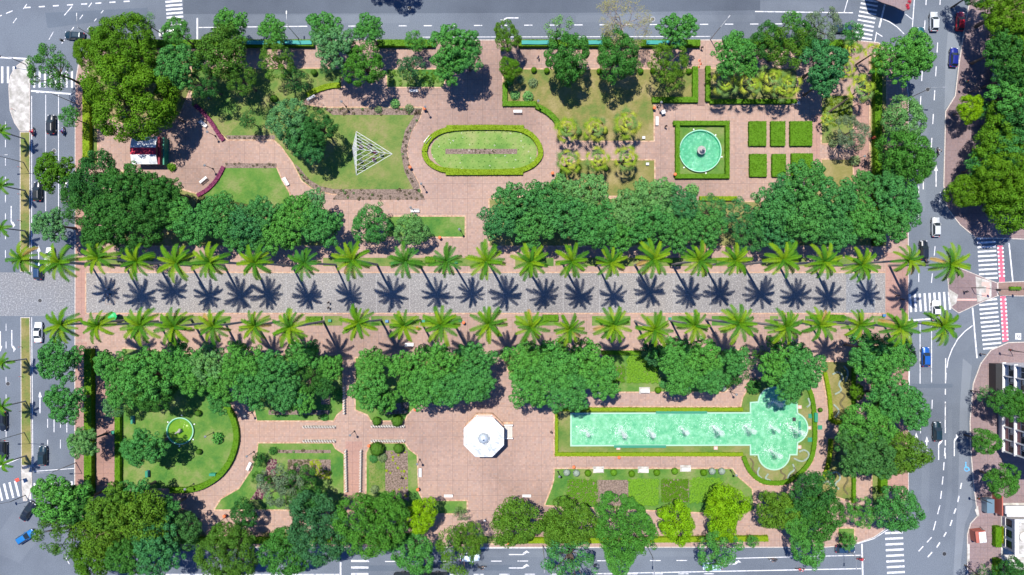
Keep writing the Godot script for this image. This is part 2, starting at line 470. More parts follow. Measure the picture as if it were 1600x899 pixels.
# ---------- ground, roads, pavements ----------
func make_ground() -> void:
	var b := MB.new()
	b.prism(PackedVector2Array([Vector2(-600, -600), Vector2(600, -600), Vector2(600, 600), Vector2(-600, 600)]), -0.9, -0.3)
	single("ground", b.mesh(), M.ground, "bare grey ground under the whole city block", "", "", "structure")
	setting("road", rect(-260, -260, 1860, 1160), -0.28, 0.0, M.asphalt, "blue-grey asphalt streets running round the square")
	# darker fresh band on the top street, pale worn lane on the right street
	setting("road_patch", poly([286, -60, 1188, -60, 1188, 16, 900, 20, 560, 21, 286, 22]), 0.0, 0.004, M.asphalt_dark, "dark strip of newer asphalt along the top street")
	setting("road_patch", poly([1484, 18, 1506, 18, 1497, 90, 1490, 156, 1476, 172, 1478, 90]), 0.0, 0.004, M.asphalt_pale, "worn pale parking lane beside the right pavement")
	setting("road_patch", poly([1505, 560, 1519, 572, 1512, 640, 1514, 720, 1520, 790, 1508, 820, 1500, 899, 1490, 899, 1498, 760, 1500, 640]), 0.0, 0.004, M.asphalt_pale, "pale worn asphalt lane along the lower right kerb")
	# repairs and worn tracks
	for e in [
		[[1424, 600, 1489, 600, 1489, 606, 1424, 607], "dark", "straight dark repair across the lower right street"], [[1490, 512, 1518, 503, 1524, 530, 1512, 548, 1494, 552], "pale", "worn pale patch at the right turn"],
		[[1188, 2, 1330, 2, 1330, 17, 1188, 17], "pale", "pale rectangular repair on the top street"], [[900, 24, 1180, 23, 1180, 34, 900, 35], "pale", "long worn track on the top street"], [[330, 24, 640, 24, 640, 36, 330, 37], "pale", "worn track on the top street's left half"],
		[[53, 232, 66, 232, 66, 292, 53, 290], "dark", "dark patch on the upper left street"], [[76, 600, 88, 600, 88, 640, 76, 640], "dark", "dark patch on the lower left street"], [[1441, 620, 1454, 620, 1452, 800, 1440, 800], "pale", "worn wheel track of the lower right street"],
		[[1481, 640, 1488, 640, 1488, 770, 1478, 830, 1473, 828, 1481, 760], "pale", "curving worn track of the lower right street"], [[760, 862, 1100, 862, 1100, 870, 760, 871], "pale", "worn track of the bottom street"], [[20, 800, 70, 830, 30, 880, -20, 860], "pale", "worn patch of the lower left junction"],
		[[560, 884, 800, 883, 800, 892, 560, 893], "dark", "dark track of the bottom street"], [[1440, 200, 1450, 200, 1446, 330, 1437, 330], "pale", "worn wheel track of the upper right street"], [[70, 20, 230, 12, 230, 24, 74, 44], "dark", "dark sweep at the top left corner"]]:
		setting("road_patch", poly(e[0]), 0.0, 0.004, M.asphalt_pale2 if e[1] == "pale" else M.asphalt_dark2, e[2])
	setting("cobbled_crossing", rect(-120, 426, 115, 494), 0.0, 0.006, M.cobble, "grey cobbled crossing of the left street")
	# median on the left street
	var isl := poly([13, 135, 16, 118, 24, 104, 38, 94, 47, 92, 47, 205, 31, 205, 22, 192, 15, 172])
	island(isl, M.concrete, "pale worn concrete traffic island at the top left")
	island(poly([31, 206, 47, 206, 47, 425, 31, 425]), M.lawn_dry, "grassy median strip above the cobbled crossing")
	island(poly([32, 496, 47, 496, 50, 728, 33, 728]), M.lawn_dry, "grassy median strip below the cobbled crossing")
	island(poly([33, 729, 50, 729, 50, 765, 42, 783, 36, 783, 34, 760]), M.concrete, "pink concrete tip of the lower median strip")
	# island on the right junction
	island(poly([1480, 432, 1488, 414, 1503, 420, 1548, 438, 1559, 442, 1559, 463, 1536, 472, 1498, 490, 1487, 482, 1482, 455]), M.mauve, "mauve paved traffic island between the zebra crossings")
	setting("pavement", poly([1524, 432, 1549, 440, 1549, 465, 1527, 473]), 0.12, 0.126, M.concrete, "pale concrete ramp on the right traffic island")
	setting("pavement", poly([1483, 452, 1497, 461, 1494, 474, 1486, 480]), 0.12, 0.126, M.concrete, "small pale ramp at the left tip of the island")
	setting("pavement", poly([1495, 467, 1526, 467, 1526, 470, 1495, 470]), 0.126, 0.132, M.paint_pink, "pink tactile strip across the right traffic island")
	setting("pavement", poly([1534, 441, 1546, 441, 1546, 464, 1534, 464, 1534, 458, 1541, 458, 1541, 447, 1534, 447]), 0.126, 0.132, M.paint_pink, "pink tactile bracket on the right traffic island")
	island(poly([1559, 441, 1700, 436, 1700, 464, 1559, 463]), M.brown_path, "narrow brick median of the right cross street")
	# far right pavements
	kerbed("sidewalk", poly([1523, -40, 1507, 40, 1498, 100, 1492, 150, 1477, 174, 1474, 290, 1479, 325, 1500, 352, 1524, 372, 1700, 378, 1700, -40]), M.mauve, "mauve brick pavement beside the upper right garden")
	kerbed("sidewalk", poly([1700, 531, 1575, 535, 1548, 547, 1532, 568, 1520, 600, 1515, 660, 1516, 700, 1521, 760, 1527, 806, 1516, 818, 1511, 835, 1511, 1000, 1700, 1000]), M.mauve, "mauve brick pavement in front of the right building")
	setting("garden_ground", poly([1552, -40, 1552, 340, 1700, 340, 1700, -40]), 0.12, 0.135, M.lawn_shade, "shaded soil of the garden at the right edge")
	setting("garden_ground", poly([1564, 786, 1700, 786, 1700, 1000, 1572, 1000, 1572, 882, 1564, 872]), 0.12, 0.135, M.concrete, "grey paved forecourt of the lower right building")
	setting("lawn", poly([1572, 884, 1600, 892, 1700, 900, 1700, 1000, 1572, 1000]), 0.135, 0.15, M.lawn_fresh, "small green lawn at the bottom right corner")
	# strip of pale kerb pieces
	setting("kerb", poly([1511, 850, 1515, 850, 1515, 878, 1511, 878]), 0.12, 0.135, M.concrete, "pale dropped kerb by the orange cabinet")
	setting("kerb", poly([1523, 797, 1528, 790, 1530, 806, 1527, 808]), 0.12, 0.135, M.concrete, "pale dropped kerb above the orange cabinet")

func island(p: PackedVector2Array, mat: Material, label: String) -> void:
	var o := setting("traffic_island", p, -0.05, 0.10, M.kerb, label)
	var q := Geometry2D.offset_polygon(p, -0.16)
	if q.size() > 0: sheet_part("surface", q[0], 0.09, 0.12, mat, o)
func kerbed(called: String, p: PackedVector2Array, mat: Material, label: String) -> void:
	var o := setting(called, p, -0.05, 0.105, M.kerb, label)
	var q := Geometry2D.offset_polygon(p, -0.2)
	sheet_part("paving", q[0], 0.09, 0.12, mat, o)

# ---------- the park's paving and lawns ----------
func make_park() -> void:
	var p := poly([117, 130, 122, 100, 140, 76, 170, 64, 220, 62, 1330, 62, 1372, 66, 1400, 82, 1415, 108, 1420, 150, 1420, 768, 1412, 796, 1394, 820, 1366, 840, 1335, 851, 1290, 856, 200, 856, 160, 852, 132, 838, 118, 810, 116, 780])
	kerbed("park_paving", p, M.pink, "pale pink paving of the whole square")
	# redder bands of paving
	for e in [
		[[118, 140, 133, 140, 133, 398, 118, 398], "reddish pavement along the upper left street"],
		[[118, 402, 133, 402, 133, 530, 118, 530], "reddish paving at the left end of the promenade"],
		[[118, 535, 136, 535, 136, 800, 118, 800], "reddish pavement along the lower left street"],
		[[1384, 395, 1419, 395, 1419, 500, 1384, 500], "reddish paving at the right end of the promenade"],
		[[1386, 504, 1419, 504, 1419, 766, 1386, 766], "reddish pavement along the lower right street"],
		[[200, 58.5, 1330, 58.5, 1330, 62.5, 200, 62.5], ""],
		[[152, 560, 182, 560, 182, 760, 152, 760], "reddish path between the two left hedges"],
		[[1334, 160, 1357, 160, 1357, 292, 1334, 292], "reddish path beside the upper right hedge"],
		[[540, 690, 566, 690, 566, 800, 540, 800], "reddish path between the two long white balustrades"],
		[[1268, 178, 1281, 178, 1281, 252, 1268, 252], "narrow reddish path right of the hedge blocks"],
	]:
		if e[1]: setting("path", poly(e[0]), 0.12, 0.124, M.pink_red, e[1])
	setting("path", rect(1089, 108, 1101, 166), 0.12, 0.124, M.brown_path, "narrow brown path between two hedges by the fan palms")
	# promenade
	var o := setting("promenade", rect(134, 426, 1383, 490), 0.12, 0.13, M.granite, "long grey granite promenade across the middle of the square")
	for x in [152, 205, 222, 277, 333, 390, 447, 588, 640, 700, 760, 822, 880, 937, 996, 1053, 1110, 1168, 1226, 1284]:
		sheet_part("paving_strip", rect(x - 0.22, 430, x + 0.22, 488), 0.125, 0.134, M.granite_pale, o)
	for e in [[134, 425, 1383, 427], [134, 489, 1383, 491], [133, 425, 135, 491]]:
		sheet_part("border", rect(e[0], e[1], e[2], e[3]), 0.125, 0.138, M.edging, o)
	for e in [[165, 439, 180, 439.6], [165, 475, 180, 475.6], [165, 439, 165.6, 475.6], [179.4, 439, 180, 475.6]]:
		sheet_part("border", rect(e[0], e[1], e[2], e[3]), 0.125, 0.139, M.brown_path, o)
	setting("road_plate", rect(1322, 428, 1367, 489), 0.13, 0.136, M.cobble, "darker stone panel near the right end of the promenade")
	# verges beside the promenade
	var upper := [[150, 240], [255, 350], [505, 622], [640, 690], [702, 758], [805, 865], [912, 942], [960, 1000], [1012, 1080], [1110, 1165], [1190, 1260], [1290, 1360]]
	for i in upper.size():
		setting("verge", rect(upper[i][0], 403, upper[i][1], 416), 0.12, 0.16, M.lawn, "grass strip along the promenade's upper side, %s from the left" % ORD[i + 1])
	var lower := [[150, 240], [250, 360], [477, 505], [507, 535], [580, 655], [660, 720], [806, 873], [925, 985], [1010, 1040], [1050, 1090], [1112, 1160], [1203, 1216], [1258, 1322], [1365, 1382]]
	for i in lower.size():
		setting("verge", rect(lower[i][0], 494, lower[i][1], 509), 0.12, 0.16, M.lawn if i < 6 else M.lawn_fresh, "grass strip along the promenade's lower side, %s from the left" % ORD[i + 1])
	# lawns: name, polygon, material, smooth
	lawn([300, 108, 533, 108, 533, 136, 512, 137, 492, 145, 478, 155, 470, 163, 503, 169, 660, 169, 655, 185, 642, 205, 634, 235, 640, 262, 654, 288, 658, 303, 520, 303, 492, 297, 472, 282, 458, 254, 440, 229, 428, 218, 356, 218, 340, 203, 328, 184, 300, 165], M.lawn, "large lawn round the glass pyramid in the upper left")
	lawn([605, 109, 700, 109, 692, 136, 605, 136], M.lawn_fresh, "planted strip below the upper path, left of the entrance")
	lawn([787, 109, 1088, 109, 1088, 162, 1021, 162, 1021, 220, 905, 220, 888, 214, 876, 194, 860, 178, 842, 167, 787, 167], M.lawn_dry, "dry straw-coloured lawn with two round trees")
	lawn([905, 251, 1022, 251, 1022, 306, 850, 306, 866, 292, 878, 272, 884, 258], M.lawn_dry, "dry lawn below the three lower fan palms")
	lawn([1108, 108, 1244, 108, 1244, 163, 1108, 163], M.lawn_shade, "dark bed under the clump of fan palms")
	lawn([1284, 150, 1332, 150, 1332, 224, 1284, 224], M.lawn, "lawn under the leaning fan palm")
	lawn([1284, 250, 1332, 250, 1332, 292, 1284, 292], M.lawn_dry, "small lawn strip below the leaning fan palm")
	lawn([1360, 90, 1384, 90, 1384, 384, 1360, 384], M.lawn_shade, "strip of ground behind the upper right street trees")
	lawn([312, 306, 330, 296, 344, 280, 352, 263, 432, 263, 440, 282, 452, 302, 456, 330, 300, 330], M.lawn_fresh, "bright lawn inside the lower purple hedge curve")
	lawn([606, 339, 726, 339, 726, 370, 606, 370], M.lawn_fresh, "rectangular lawn in the middle above the promenade")
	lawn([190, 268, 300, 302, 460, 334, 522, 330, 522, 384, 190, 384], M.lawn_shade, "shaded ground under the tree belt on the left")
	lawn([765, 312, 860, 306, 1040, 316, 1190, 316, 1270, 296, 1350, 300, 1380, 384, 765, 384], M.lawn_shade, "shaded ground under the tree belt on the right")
	lawn([140, 240, 152, 240, 152, 256, 140, 256], M.lawn, "little grass patch below the upper left hedge")
	lawn([146, 140, 152, 140, 152, 238, 146, 238], M.lawn, "thin grass strip right of the upper left hedge")
	lawn([193, 545, 330, 556, 350, 624, 364, 648, 371, 678, 366, 708, 350, 736, 325, 755, 300, 763, 193, 763], M.lawn_fresh, "round ended lawn with the small green fountain")
	lawn([374, 556, 535, 556, 535, 640, 526, 648, 521, 657, 402, 657, 396, 630], M.lawn_fresh, "lawn above the path with white balustrades")
	lawn([404, 693, 519, 693, 524, 702, 537, 710, 537, 796, 336, 796, 346, 780, 374, 764, 394, 734, 402, 712], M.lawn_fresh, "garden with the diagonal purple bed")
	lawn([556, 560, 646, 560, 648, 636, 636, 648, 632, 657, 580, 657, 575, 648, 556, 640], M.lawn_fresh, "garden above the path, left of the bandstand")
	lawn([573, 708, 580, 693, 632, 693, 638, 702, 651, 712, 653, 768, 660, 782, 660, 796, 573, 796], M.lawn_fresh, "garden with the brown rectangular bed")
	lawn([678, 783, 729, 783, 729, 802, 678, 802], M.lawn_fresh, "small lawn below the bandstand plaza")
	lawn([867, 637, 1158, 637, 1161, 622, 1170, 606, 1186, 592, 1220, 584, 1256, 592, 1270, 616, 1274, 650, 1275, 690, 1270, 720, 1252, 742, 1226, 757, 1192, 757, 1172, 742, 1160, 712, 867, 712], M.lawn, "lawn frame round the long cross ended pool")
	lawn([1283, 566, 1330, 566, 1330, 662, 1297, 662, 1294, 630, 1288, 600], M.lawn_dry, "dry lawn with ribbon beds right of the pool")
	lawn([1297, 686, 1330, 686, 1330, 783, 1276, 766, 1290, 740, 1297, 712], M.lawn_dry, "dry lawn with ribbon beds below right of the pool")
	lawn([942, 548, 1160, 548, 1152, 596, 1132, 612, 942, 612], M.lawn_fresh, "garden above the long pool")
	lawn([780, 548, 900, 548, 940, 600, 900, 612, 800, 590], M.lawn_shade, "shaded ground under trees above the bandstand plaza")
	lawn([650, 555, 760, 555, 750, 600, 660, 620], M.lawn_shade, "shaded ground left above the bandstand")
	lawn([867, 733, 1144, 733, 1152, 745, 1174, 764, 1178, 796, 1150, 803, 852, 789, 862, 764, 866, 750], M.lawn_fresh, "flower garden below the long pool")
	lawn([720, 838, 770, 838, 770, 849, 720, 849], M.lawn, "grass strip by the bottom entrance")
	lawn([1363, 540, 1384, 540, 1384, 790, 1363, 790], M.lawn, "strip of grass along the lower right hedge")
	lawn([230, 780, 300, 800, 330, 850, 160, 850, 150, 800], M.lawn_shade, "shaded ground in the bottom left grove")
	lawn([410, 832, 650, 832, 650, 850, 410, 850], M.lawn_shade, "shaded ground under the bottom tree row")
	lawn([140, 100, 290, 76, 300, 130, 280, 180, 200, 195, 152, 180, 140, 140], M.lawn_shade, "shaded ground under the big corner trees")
	lawn([1310, 826, 1334, 826, 1334, 848, 1310, 848], M.lawn_fresh, "small lawn at the bottom right corner of the square")

func lawn(a: Array, mat: Material, label: String) -> void:
	var p := poly(a)
	var e := Geometry2D.offset_polygon(p, 0.32)
	var o := setting("lawn", p, 0.1, 0.2, mat, label)
	sheet_part("edging", e[0], 0.1, 0.165, M.edging, o)

# ---------- hedges and beds ----------
func leaf_tone(r: RandomNumberGenerator, spread: float) -> Color:
	var k := clampf(1.0 + r.randfn(0.0, spread), 0.45, 1.7)
	var h := r.randfn(0.0, spread * 0.45)
	return Color(k * (1.0 + h), k, k * (1.0 - h))
func leafy(b: MB, p: PackedVector2Array, y0: float, y1: float, size: float, dens: float, r: RandomNumberGenerator, spread := 0.2) -> void:
	# leaves over the top and the sides of a clipped block
	var lo := Vector2(1e9, 1e9)
	var hi := Vector2(-1e9, -1e9)
	for q in p:
		lo = lo.min(q); hi = hi.max(q)
	var bump := FastNoiseLite.new()
	bump.seed = 5; bump.frequency = 0.55
	var tries := int((hi.x - lo.x) * (hi.y - lo.y) * dens)
	for i in tries:
		var q := Vector2(r.randf_range(lo.x, hi.x), r.randf_range(lo.y, hi.y))
		if not Geometry2D.is_point_in_polygon(q, p): continue
		var wob := bump.get_noise_2d(q.x, q.y)
		var dry := bump.get_noise_2d(q.x * 0.6 + 50.0, q.y * 0.6)
		b.col = leaf_tone(r, spread) * (Color(1.35, 1.05, 1.0) if dry > 0.32 and r.randf() < 0.6 else Color(1, 1, 1))
		var nn := Vector3(r.randfn(0, 0.45), 1, r.randfn(0, 0.45)).normalized()
		b.leaf(Vector3(q.x, y1 + 0.09 * wob + r.randf_range(-0.03, 0.1), q.y), nn, Vector3(r.randfn(), 0.1, r.randfn()), size * r.randf_range(0.7, 1.3), size * 0.75)
	for i in p.size():
		var a := p[i]
		var e := p[(i + 1) % p.size()] - a
		var out := Vector3(e.y, 0, -e.x).normalized()
		if Geometry2D.is_polygon_clockwise(p): out = -out
		for k in int(e.length() * (y1 - y0) * dens):
			var q := a + e * r.randf()
			b.col = leaf_tone(r, spread)
			var nn := (out + Vector3(r.randfn(0, 0.4), r.randf_range(0.0, 0.7), r.randfn(0, 0.4))).normalized()
			b.leaf(Vector3(q.x, r.randf_range(y0, y1), q.y) + out * (r.randf_range(0.0, 0.08) + 0.12 * maxf(0.0, bump.get_noise_2d(q.x * 1.4, q.y * 1.4))), nn, Vector3(r.randfn(), r.randfn(), r.randfn()), size * r.randf_range(0.7, 1.3), size * 0.75)
func hedge_block(p: PackedVector2Array, h: float, mat: Material, label: String, group := "clipped hedges", called := "hedge", size := 0.24, dens := 22.0, y := 0.14) -> MeshInstance3D:
	var b := MB.new()
	b.prism(p, y, y + h - 0.04)
	var r := RandomNumberGenerator.new()
	r.seed = hash(label)
	leafy(b, p, y, y + h - 0.02, size, dens, r)
	return single(called, b.mesh(), mat, label, "hedge", group)
func hedge(line: Array, w: float, h: float, mat: Material, label: String, smooth := 0, group := "clipped hedges") -> void:
	var l := poly(line)
	if smooth: l = smooth_line(l, smooth)
	var got := Geometry2D.offset_polyline(l, w * 0.5, Geometry2D.JOIN_MITER, Geometry2D.END_BUTT)
	if got.size() > 0: hedge_block(got[0], h, mat, label, group)

func make_hedges() -> void:
	hedge([140, 140, 140, 255], 1.5, 1.3, M.hedge_lime, "tall lime hedge along the upper left pavement")
	hedge([143.5, 545, 143.5, 772], 1.6, 1.5, M.hedge, "long dark hedge along the lower left pavement")
	hedge([188, 615, 188, 764], 1.1, 1.2, M.hedge, "hedge closing the fountain lawn on its left side")
	hedge([352, 628, 366, 650, 373, 680, 366, 712, 350, 738, 326, 756, 300, 765, 268, 765], 1.15, 0.9, M.hedge, "curved hedge round the small fountain lawn", 2)
	hedge([130, 70, 372, 70], 1.4, 1.2, M.hedge, "hedge under the trees at the top left street")
	hedge([376, 70, 492, 70], 1.4, 1.2, M.hedge, "hedge with a long teal net in the top row")
	hedge([590, 70, 680, 70], 1.4, 1.2, M.hedge, "bare hedge of the top row left of the entrance")
	hedge([810, 70, 1092, 70], 1.4, 1.2, M.hedge, "hedge with teal netting right of the top entrance")
	hedge([1130, 70, 1330, 70], 1.4, 1.2, M.hedge, "hedge under the trees at the top right")
	hedge([789, 131, 789, 163.5, 838, 163.5], 1.0, 0.8, M.hedge, "hedge corner left of the dry lawn")
	hedge([838, 167, 856, 176, 870, 190, 880, 210], 1.15, 0.8, M.hedge, "curved hedge right of the oval bed, upper", 2)
	hedge([882, 262, 874, 280, 860, 295, 838, 306], 1.15, 0.8, M.hedge, "curved hedge right of the oval bed, lower", 2)
	hedge([1018, 157.5, 1085, 157.5, 1085, 106], 1.15, 0.9, M.hedge, "hedge corner under the olive tree of the dry lawn")
	hedge([1105, 105, 1105, 160], 0.95, 0.9, M.hedge, "narrow hedge left of the fan palm clump")
	hedge([1108, 160, 1243, 160], 0.9, 0.8, M.hedge, "shaded hedge in front of the fan palm clump")
	hedge([1368, 92, 1368, 384], 1.5, 1.3, M.hedge, "tall hedge along the upper right pavement")
	hedge([1376.5, 545, 1376.5, 768], 1.5, 1.3, M.hedge, "tall hedge along the lower right pavement")
	hedge([1332.5, 575, 1332.5, 785], 0.7, 0.7, M.hedge, "thin hedge right of the ribbon beds")
	hedge([480, 150, 496, 141, 516, 135, 532, 134], 1.1, 0.5, M.hedge_lime, "low lime hedge at the bend of the upper path", 1)
	# square hedge round the big fountain
	hedge([1051, 194, 1138, 194], 0.95, 0.9, M.hedge, "upper side of the square hedge round the big fountain")
	hedge([1057.5, 197.5, 1057.5, 273], 0.85, 0.9, M.hedge, "left side of the square hedge round the big fountain")
	hedge([1135, 197.5, 1135, 273], 0.85, 0.9, M.hedge, "right side of the square hedge round the big fountain")
	hedge([1054, 276.5, 1138, 276.5], 0.9, 0.9, M.hedge, "lower side of the square hedge round the big fountain")
	# six blocks
	var names := ["upper left", "upper middle", "upper right", "lower left", "lower middle", "lower right"]
	var bl := [[1169, 191, 1195.5, 229], [1203, 191, 1225, 229], [1233, 191, 1267, 229], [1170, 242, 1196, 277], [1205, 242, 1226, 277], [1235, 241, 1268, 276]]
	for i in 6:
		hedge_block(rect(bl[i][0], bl[i][1], bl[i][2], bl[i][3]), 0.75, M.hedge, "%s of the six clipped hedge blocks" % names[i], "six clipped blocks", "hedge_block", 0.26, 26.0, 0.12)
	# oval bed
	hedge([663, 238, 668, 222, 682, 209, 700, 203, 722, 200.5, 780, 200, 812, 202, 832, 212, 843, 228, 845, 240], 1.05, 0.65, M.hedge_lime, "upper half of the hedge round the oval bed", 2, "oval hedge")
	hedge([663, 238, 667, 252, 680, 262, 698, 268, 760, 270, 812, 268, 832, 260, 843, 248, 845, 240], 1.05, 0.65, M.hedge_lime, "lower half of the hedge round the oval bed", 2, "oval hedge")
	hedge([698, 199.5, 818, 199.5], 0.7, 0.7, M.hedge_lime, "straight upper rib of the oval hedge", 0, "oval hedge")
	hedge([697, 270.5, 817, 270], 1.1, 0.7, M.hedge_lime, "straight lower rib of the oval hedge", 0, "oval hedge")
	# pool hedges
	hedge([867, 639.5, 1160, 639.5], 0.75, 0.5, M.hedge_lime, "hedge line above the long pool", 0, "pool hedges")
	hedge([867, 709.5, 1160, 709.5], 0.75, 0.5, M.hedge_lime, "hedge line below the long pool", 0, "pool hedges")
	hedge([869.5, 643, 869.5, 706.5], 0.6, 0.5, M.hedge_lime, "short hedge at the left end of the long pool", 0, "pool hedges")
	hedge([1161, 713, 1168, 732, 1180, 746, 1196, 754, 1226, 755, 1250, 740, 1267, 718, 1272.5, 690, 1272, 650, 1268, 618, 1258, 598], 0.9, 0.5, M.hedge, "curved hedge round the cross end of the pool", 2, "pool hedges")
	hedge([1288, 582, 1294, 610, 1297, 640, 1297, 660, 1328, 660], 0.8, 0.5, M.hedge_lime, "hedge round the upper ribbon lawn", 1, "pool hedges")
	hedge([1297, 686, 1296, 712, 1290, 738, 1277, 762], 0.8, 0.5, M.hedge_lime, "hedge round the lower ribbon lawn", 1, "pool hedges")
	# bottom street
	hedge([776, 843, 802, 843], 1.1, 0.9, M.hedge, "short hedge right of the bottom entrance")
	hedge([802, 843, 1010, 843], 1.1, 0.9, M.hedge_lime, "long hedge along the bottom street")
	hedge([1012, 842, 1198, 840], 1.1, 0.9, M.hedge_lime, "right hedge along the bottom street")
	hedge([250, 843, 640, 843], 1.2, 1.0, M.hedge, "shaded hedge under the bottom left trees")
	hedge([940, 551, 1000, 551], 0.8, 0.8, M.hedge, "short hedge above the upper pool garden")
	hedge([1092, 311, 1150, 311], 0.9, 0.8, M.hedge_lime, "short hedge below the fountain court")
	for e in [[665, 680, 406], [480, 503, 501], [1266, 1318, 497], [848, 872, 497]]:
		hedge([e[0], e[2], e[1], e[2]], 1.3, 0.6, M.hedge, "clipped box hedge beside the promenade, %s" % {665: "upper side", 480: "lower left", 1266: "lower right", 848: "lower middle"}[e[0]])
	# right side
	hedge([1554.5, 821, 1554.5, 852], 1.3, 1.2, M.hedge, "bright hedge beside the orange cabinet")
	hedge([1554.5, 871, 1554.5, 910], 1.3, 1.2, M.hedge, "bright hedge at the bottom right corner")
	hedge([1555, 772, 1555, 788], 1.0, 0.8, M.lime, "yellow hedge beside the lower right building")
	hedge([1566, 822, 1566, 848], 0.5, 0.6, M.lime, "thin yellow planting beside the lower right building")
	hedge([1576, 451, 1593, 451], 0.7, 0.5, M.hedge, "clipped planting on the narrow right median")
	# purple curves
	hedge([306, 165, 320, 178, 333, 194, 341, 208, 350, 220], 0.8, 0.45, M.purple, "purple hedge curve of the upper left roundel", 2, "purple hedges")
	hedge([309, 306, 324, 298, 336, 286, 345, 272, 350, 261], 0.8, 0.45, M.purple, "purple hedge curve of the lower left roundel", 2, "purple hedges")

# rows of little bushes in a bed: one bed is one thing, its bushes are beyond counting
func bush_mesh(sd: int, leaves: int, rad: float, h: float, size: float) -> ArrayMesh:
	var r := RandomNumberGenerator.new()
	r.seed = sd
	var b := MB.new()
	for i in leaves:
		var d := Vector3(r.randfn(), absf(r.randfn()) + 0.15, r.randfn()).normalized()
		var p := Vector3(d.x * rad, d.y * h, d.z * rad) * r.randf_range(0.55, 1.0)
		b.col = leaf_tone(r, 0.25)
		b.leaf(p, (d + Vector3(r.randfn(0, 0.3), 0.3, r.randfn(0, 0.3))).normalized(), Vector3(r.randfn(), r.randfn(), r.randfn()), size * r.randf_range(0.7, 1.3), size * 0.65)
	return b.mesh()
func scatter(called: String, mesh: Mesh, mat: Material, p: PackedVector2Array, spacing: float, y: float, parent: Node3D, sd: int, jitter := 0.4, s0 := 0.7, s1 := 1.2, keep := 1.0) -> void:
	var r := RandomNumberGenerator.new()
	r.seed = sd
	var lo := Vector2(1e9, 1e9)
	var hi := Vector2(-1e9, -1e9)
	for q in p:
		lo = lo.min(q); hi = hi.max(q)
	var xf := []
	var x := lo.x + spacing * 0.3
	while x < hi.x:
		var z := lo.y + spacing * 0.3
		while z < hi.y:
			var q := Vector2(x + r.randfn(0, jitter * spacing), z + r.randfn(0, jitter * spacing))
			if r.randf() < keep and Geometry2D.is_point_in_polygon(q, p):
				var s := r.randf_range(s0, s1)
				xf.append(Transform3D(Basis(Vector3.UP, r.randf() * TAU).scaled(Vector3(s, s * r.randf_range(0.8, 1.2), s)), Vector3(q.x, y, q.y)))
			z += spacing
		x += spacing
	if xf.is_empty(): return
	var mm := MultiMesh.new()
	mm.transform_format = MultiMesh.TRANSFORM_3D
	mm.mesh = mesh
	mm.instance_count = xf.size()
	for i in xf.size(): mm.set_instance_transform(i, xf[i])
	var o := MultiMeshInstance3D.new()
	o.name = called
	o.multimesh = mm
	o.material_override = mat
	o.set_meta("kind", "stuff")
	parent.add_child(o, true)

func bed(a: Array, ground: Material, label: String, plants: Array, y := 0.2) -> Node3D:
	# plants: [name, mesh, material, spacing, keep]
	var p := poly(a)
	var c := Vector2.ZERO
	for q in p: c += q
	c /= p.size()
	var o := thing("flower_bed", label, "flower bed", Vector3(c.x, y, c.y), 0, "planted beds")
	var q2 := PackedVector2Array()
	for q in p: q2.append(q - c)
	var b := MB.new()
	b.prism(q2, -0.08, 0.02)
	for i in b.uv.size(): b.uv[i] += c
	part("soil", b.mesh(), ground, o)
	var i := 0
	for e in plants:
		scatter(e[0], e[1], e[2], q2, e[3], 0.01, o, hash(label) + i, 0.3, 0.7, 1.25, e[4])
		i += 1
	return o

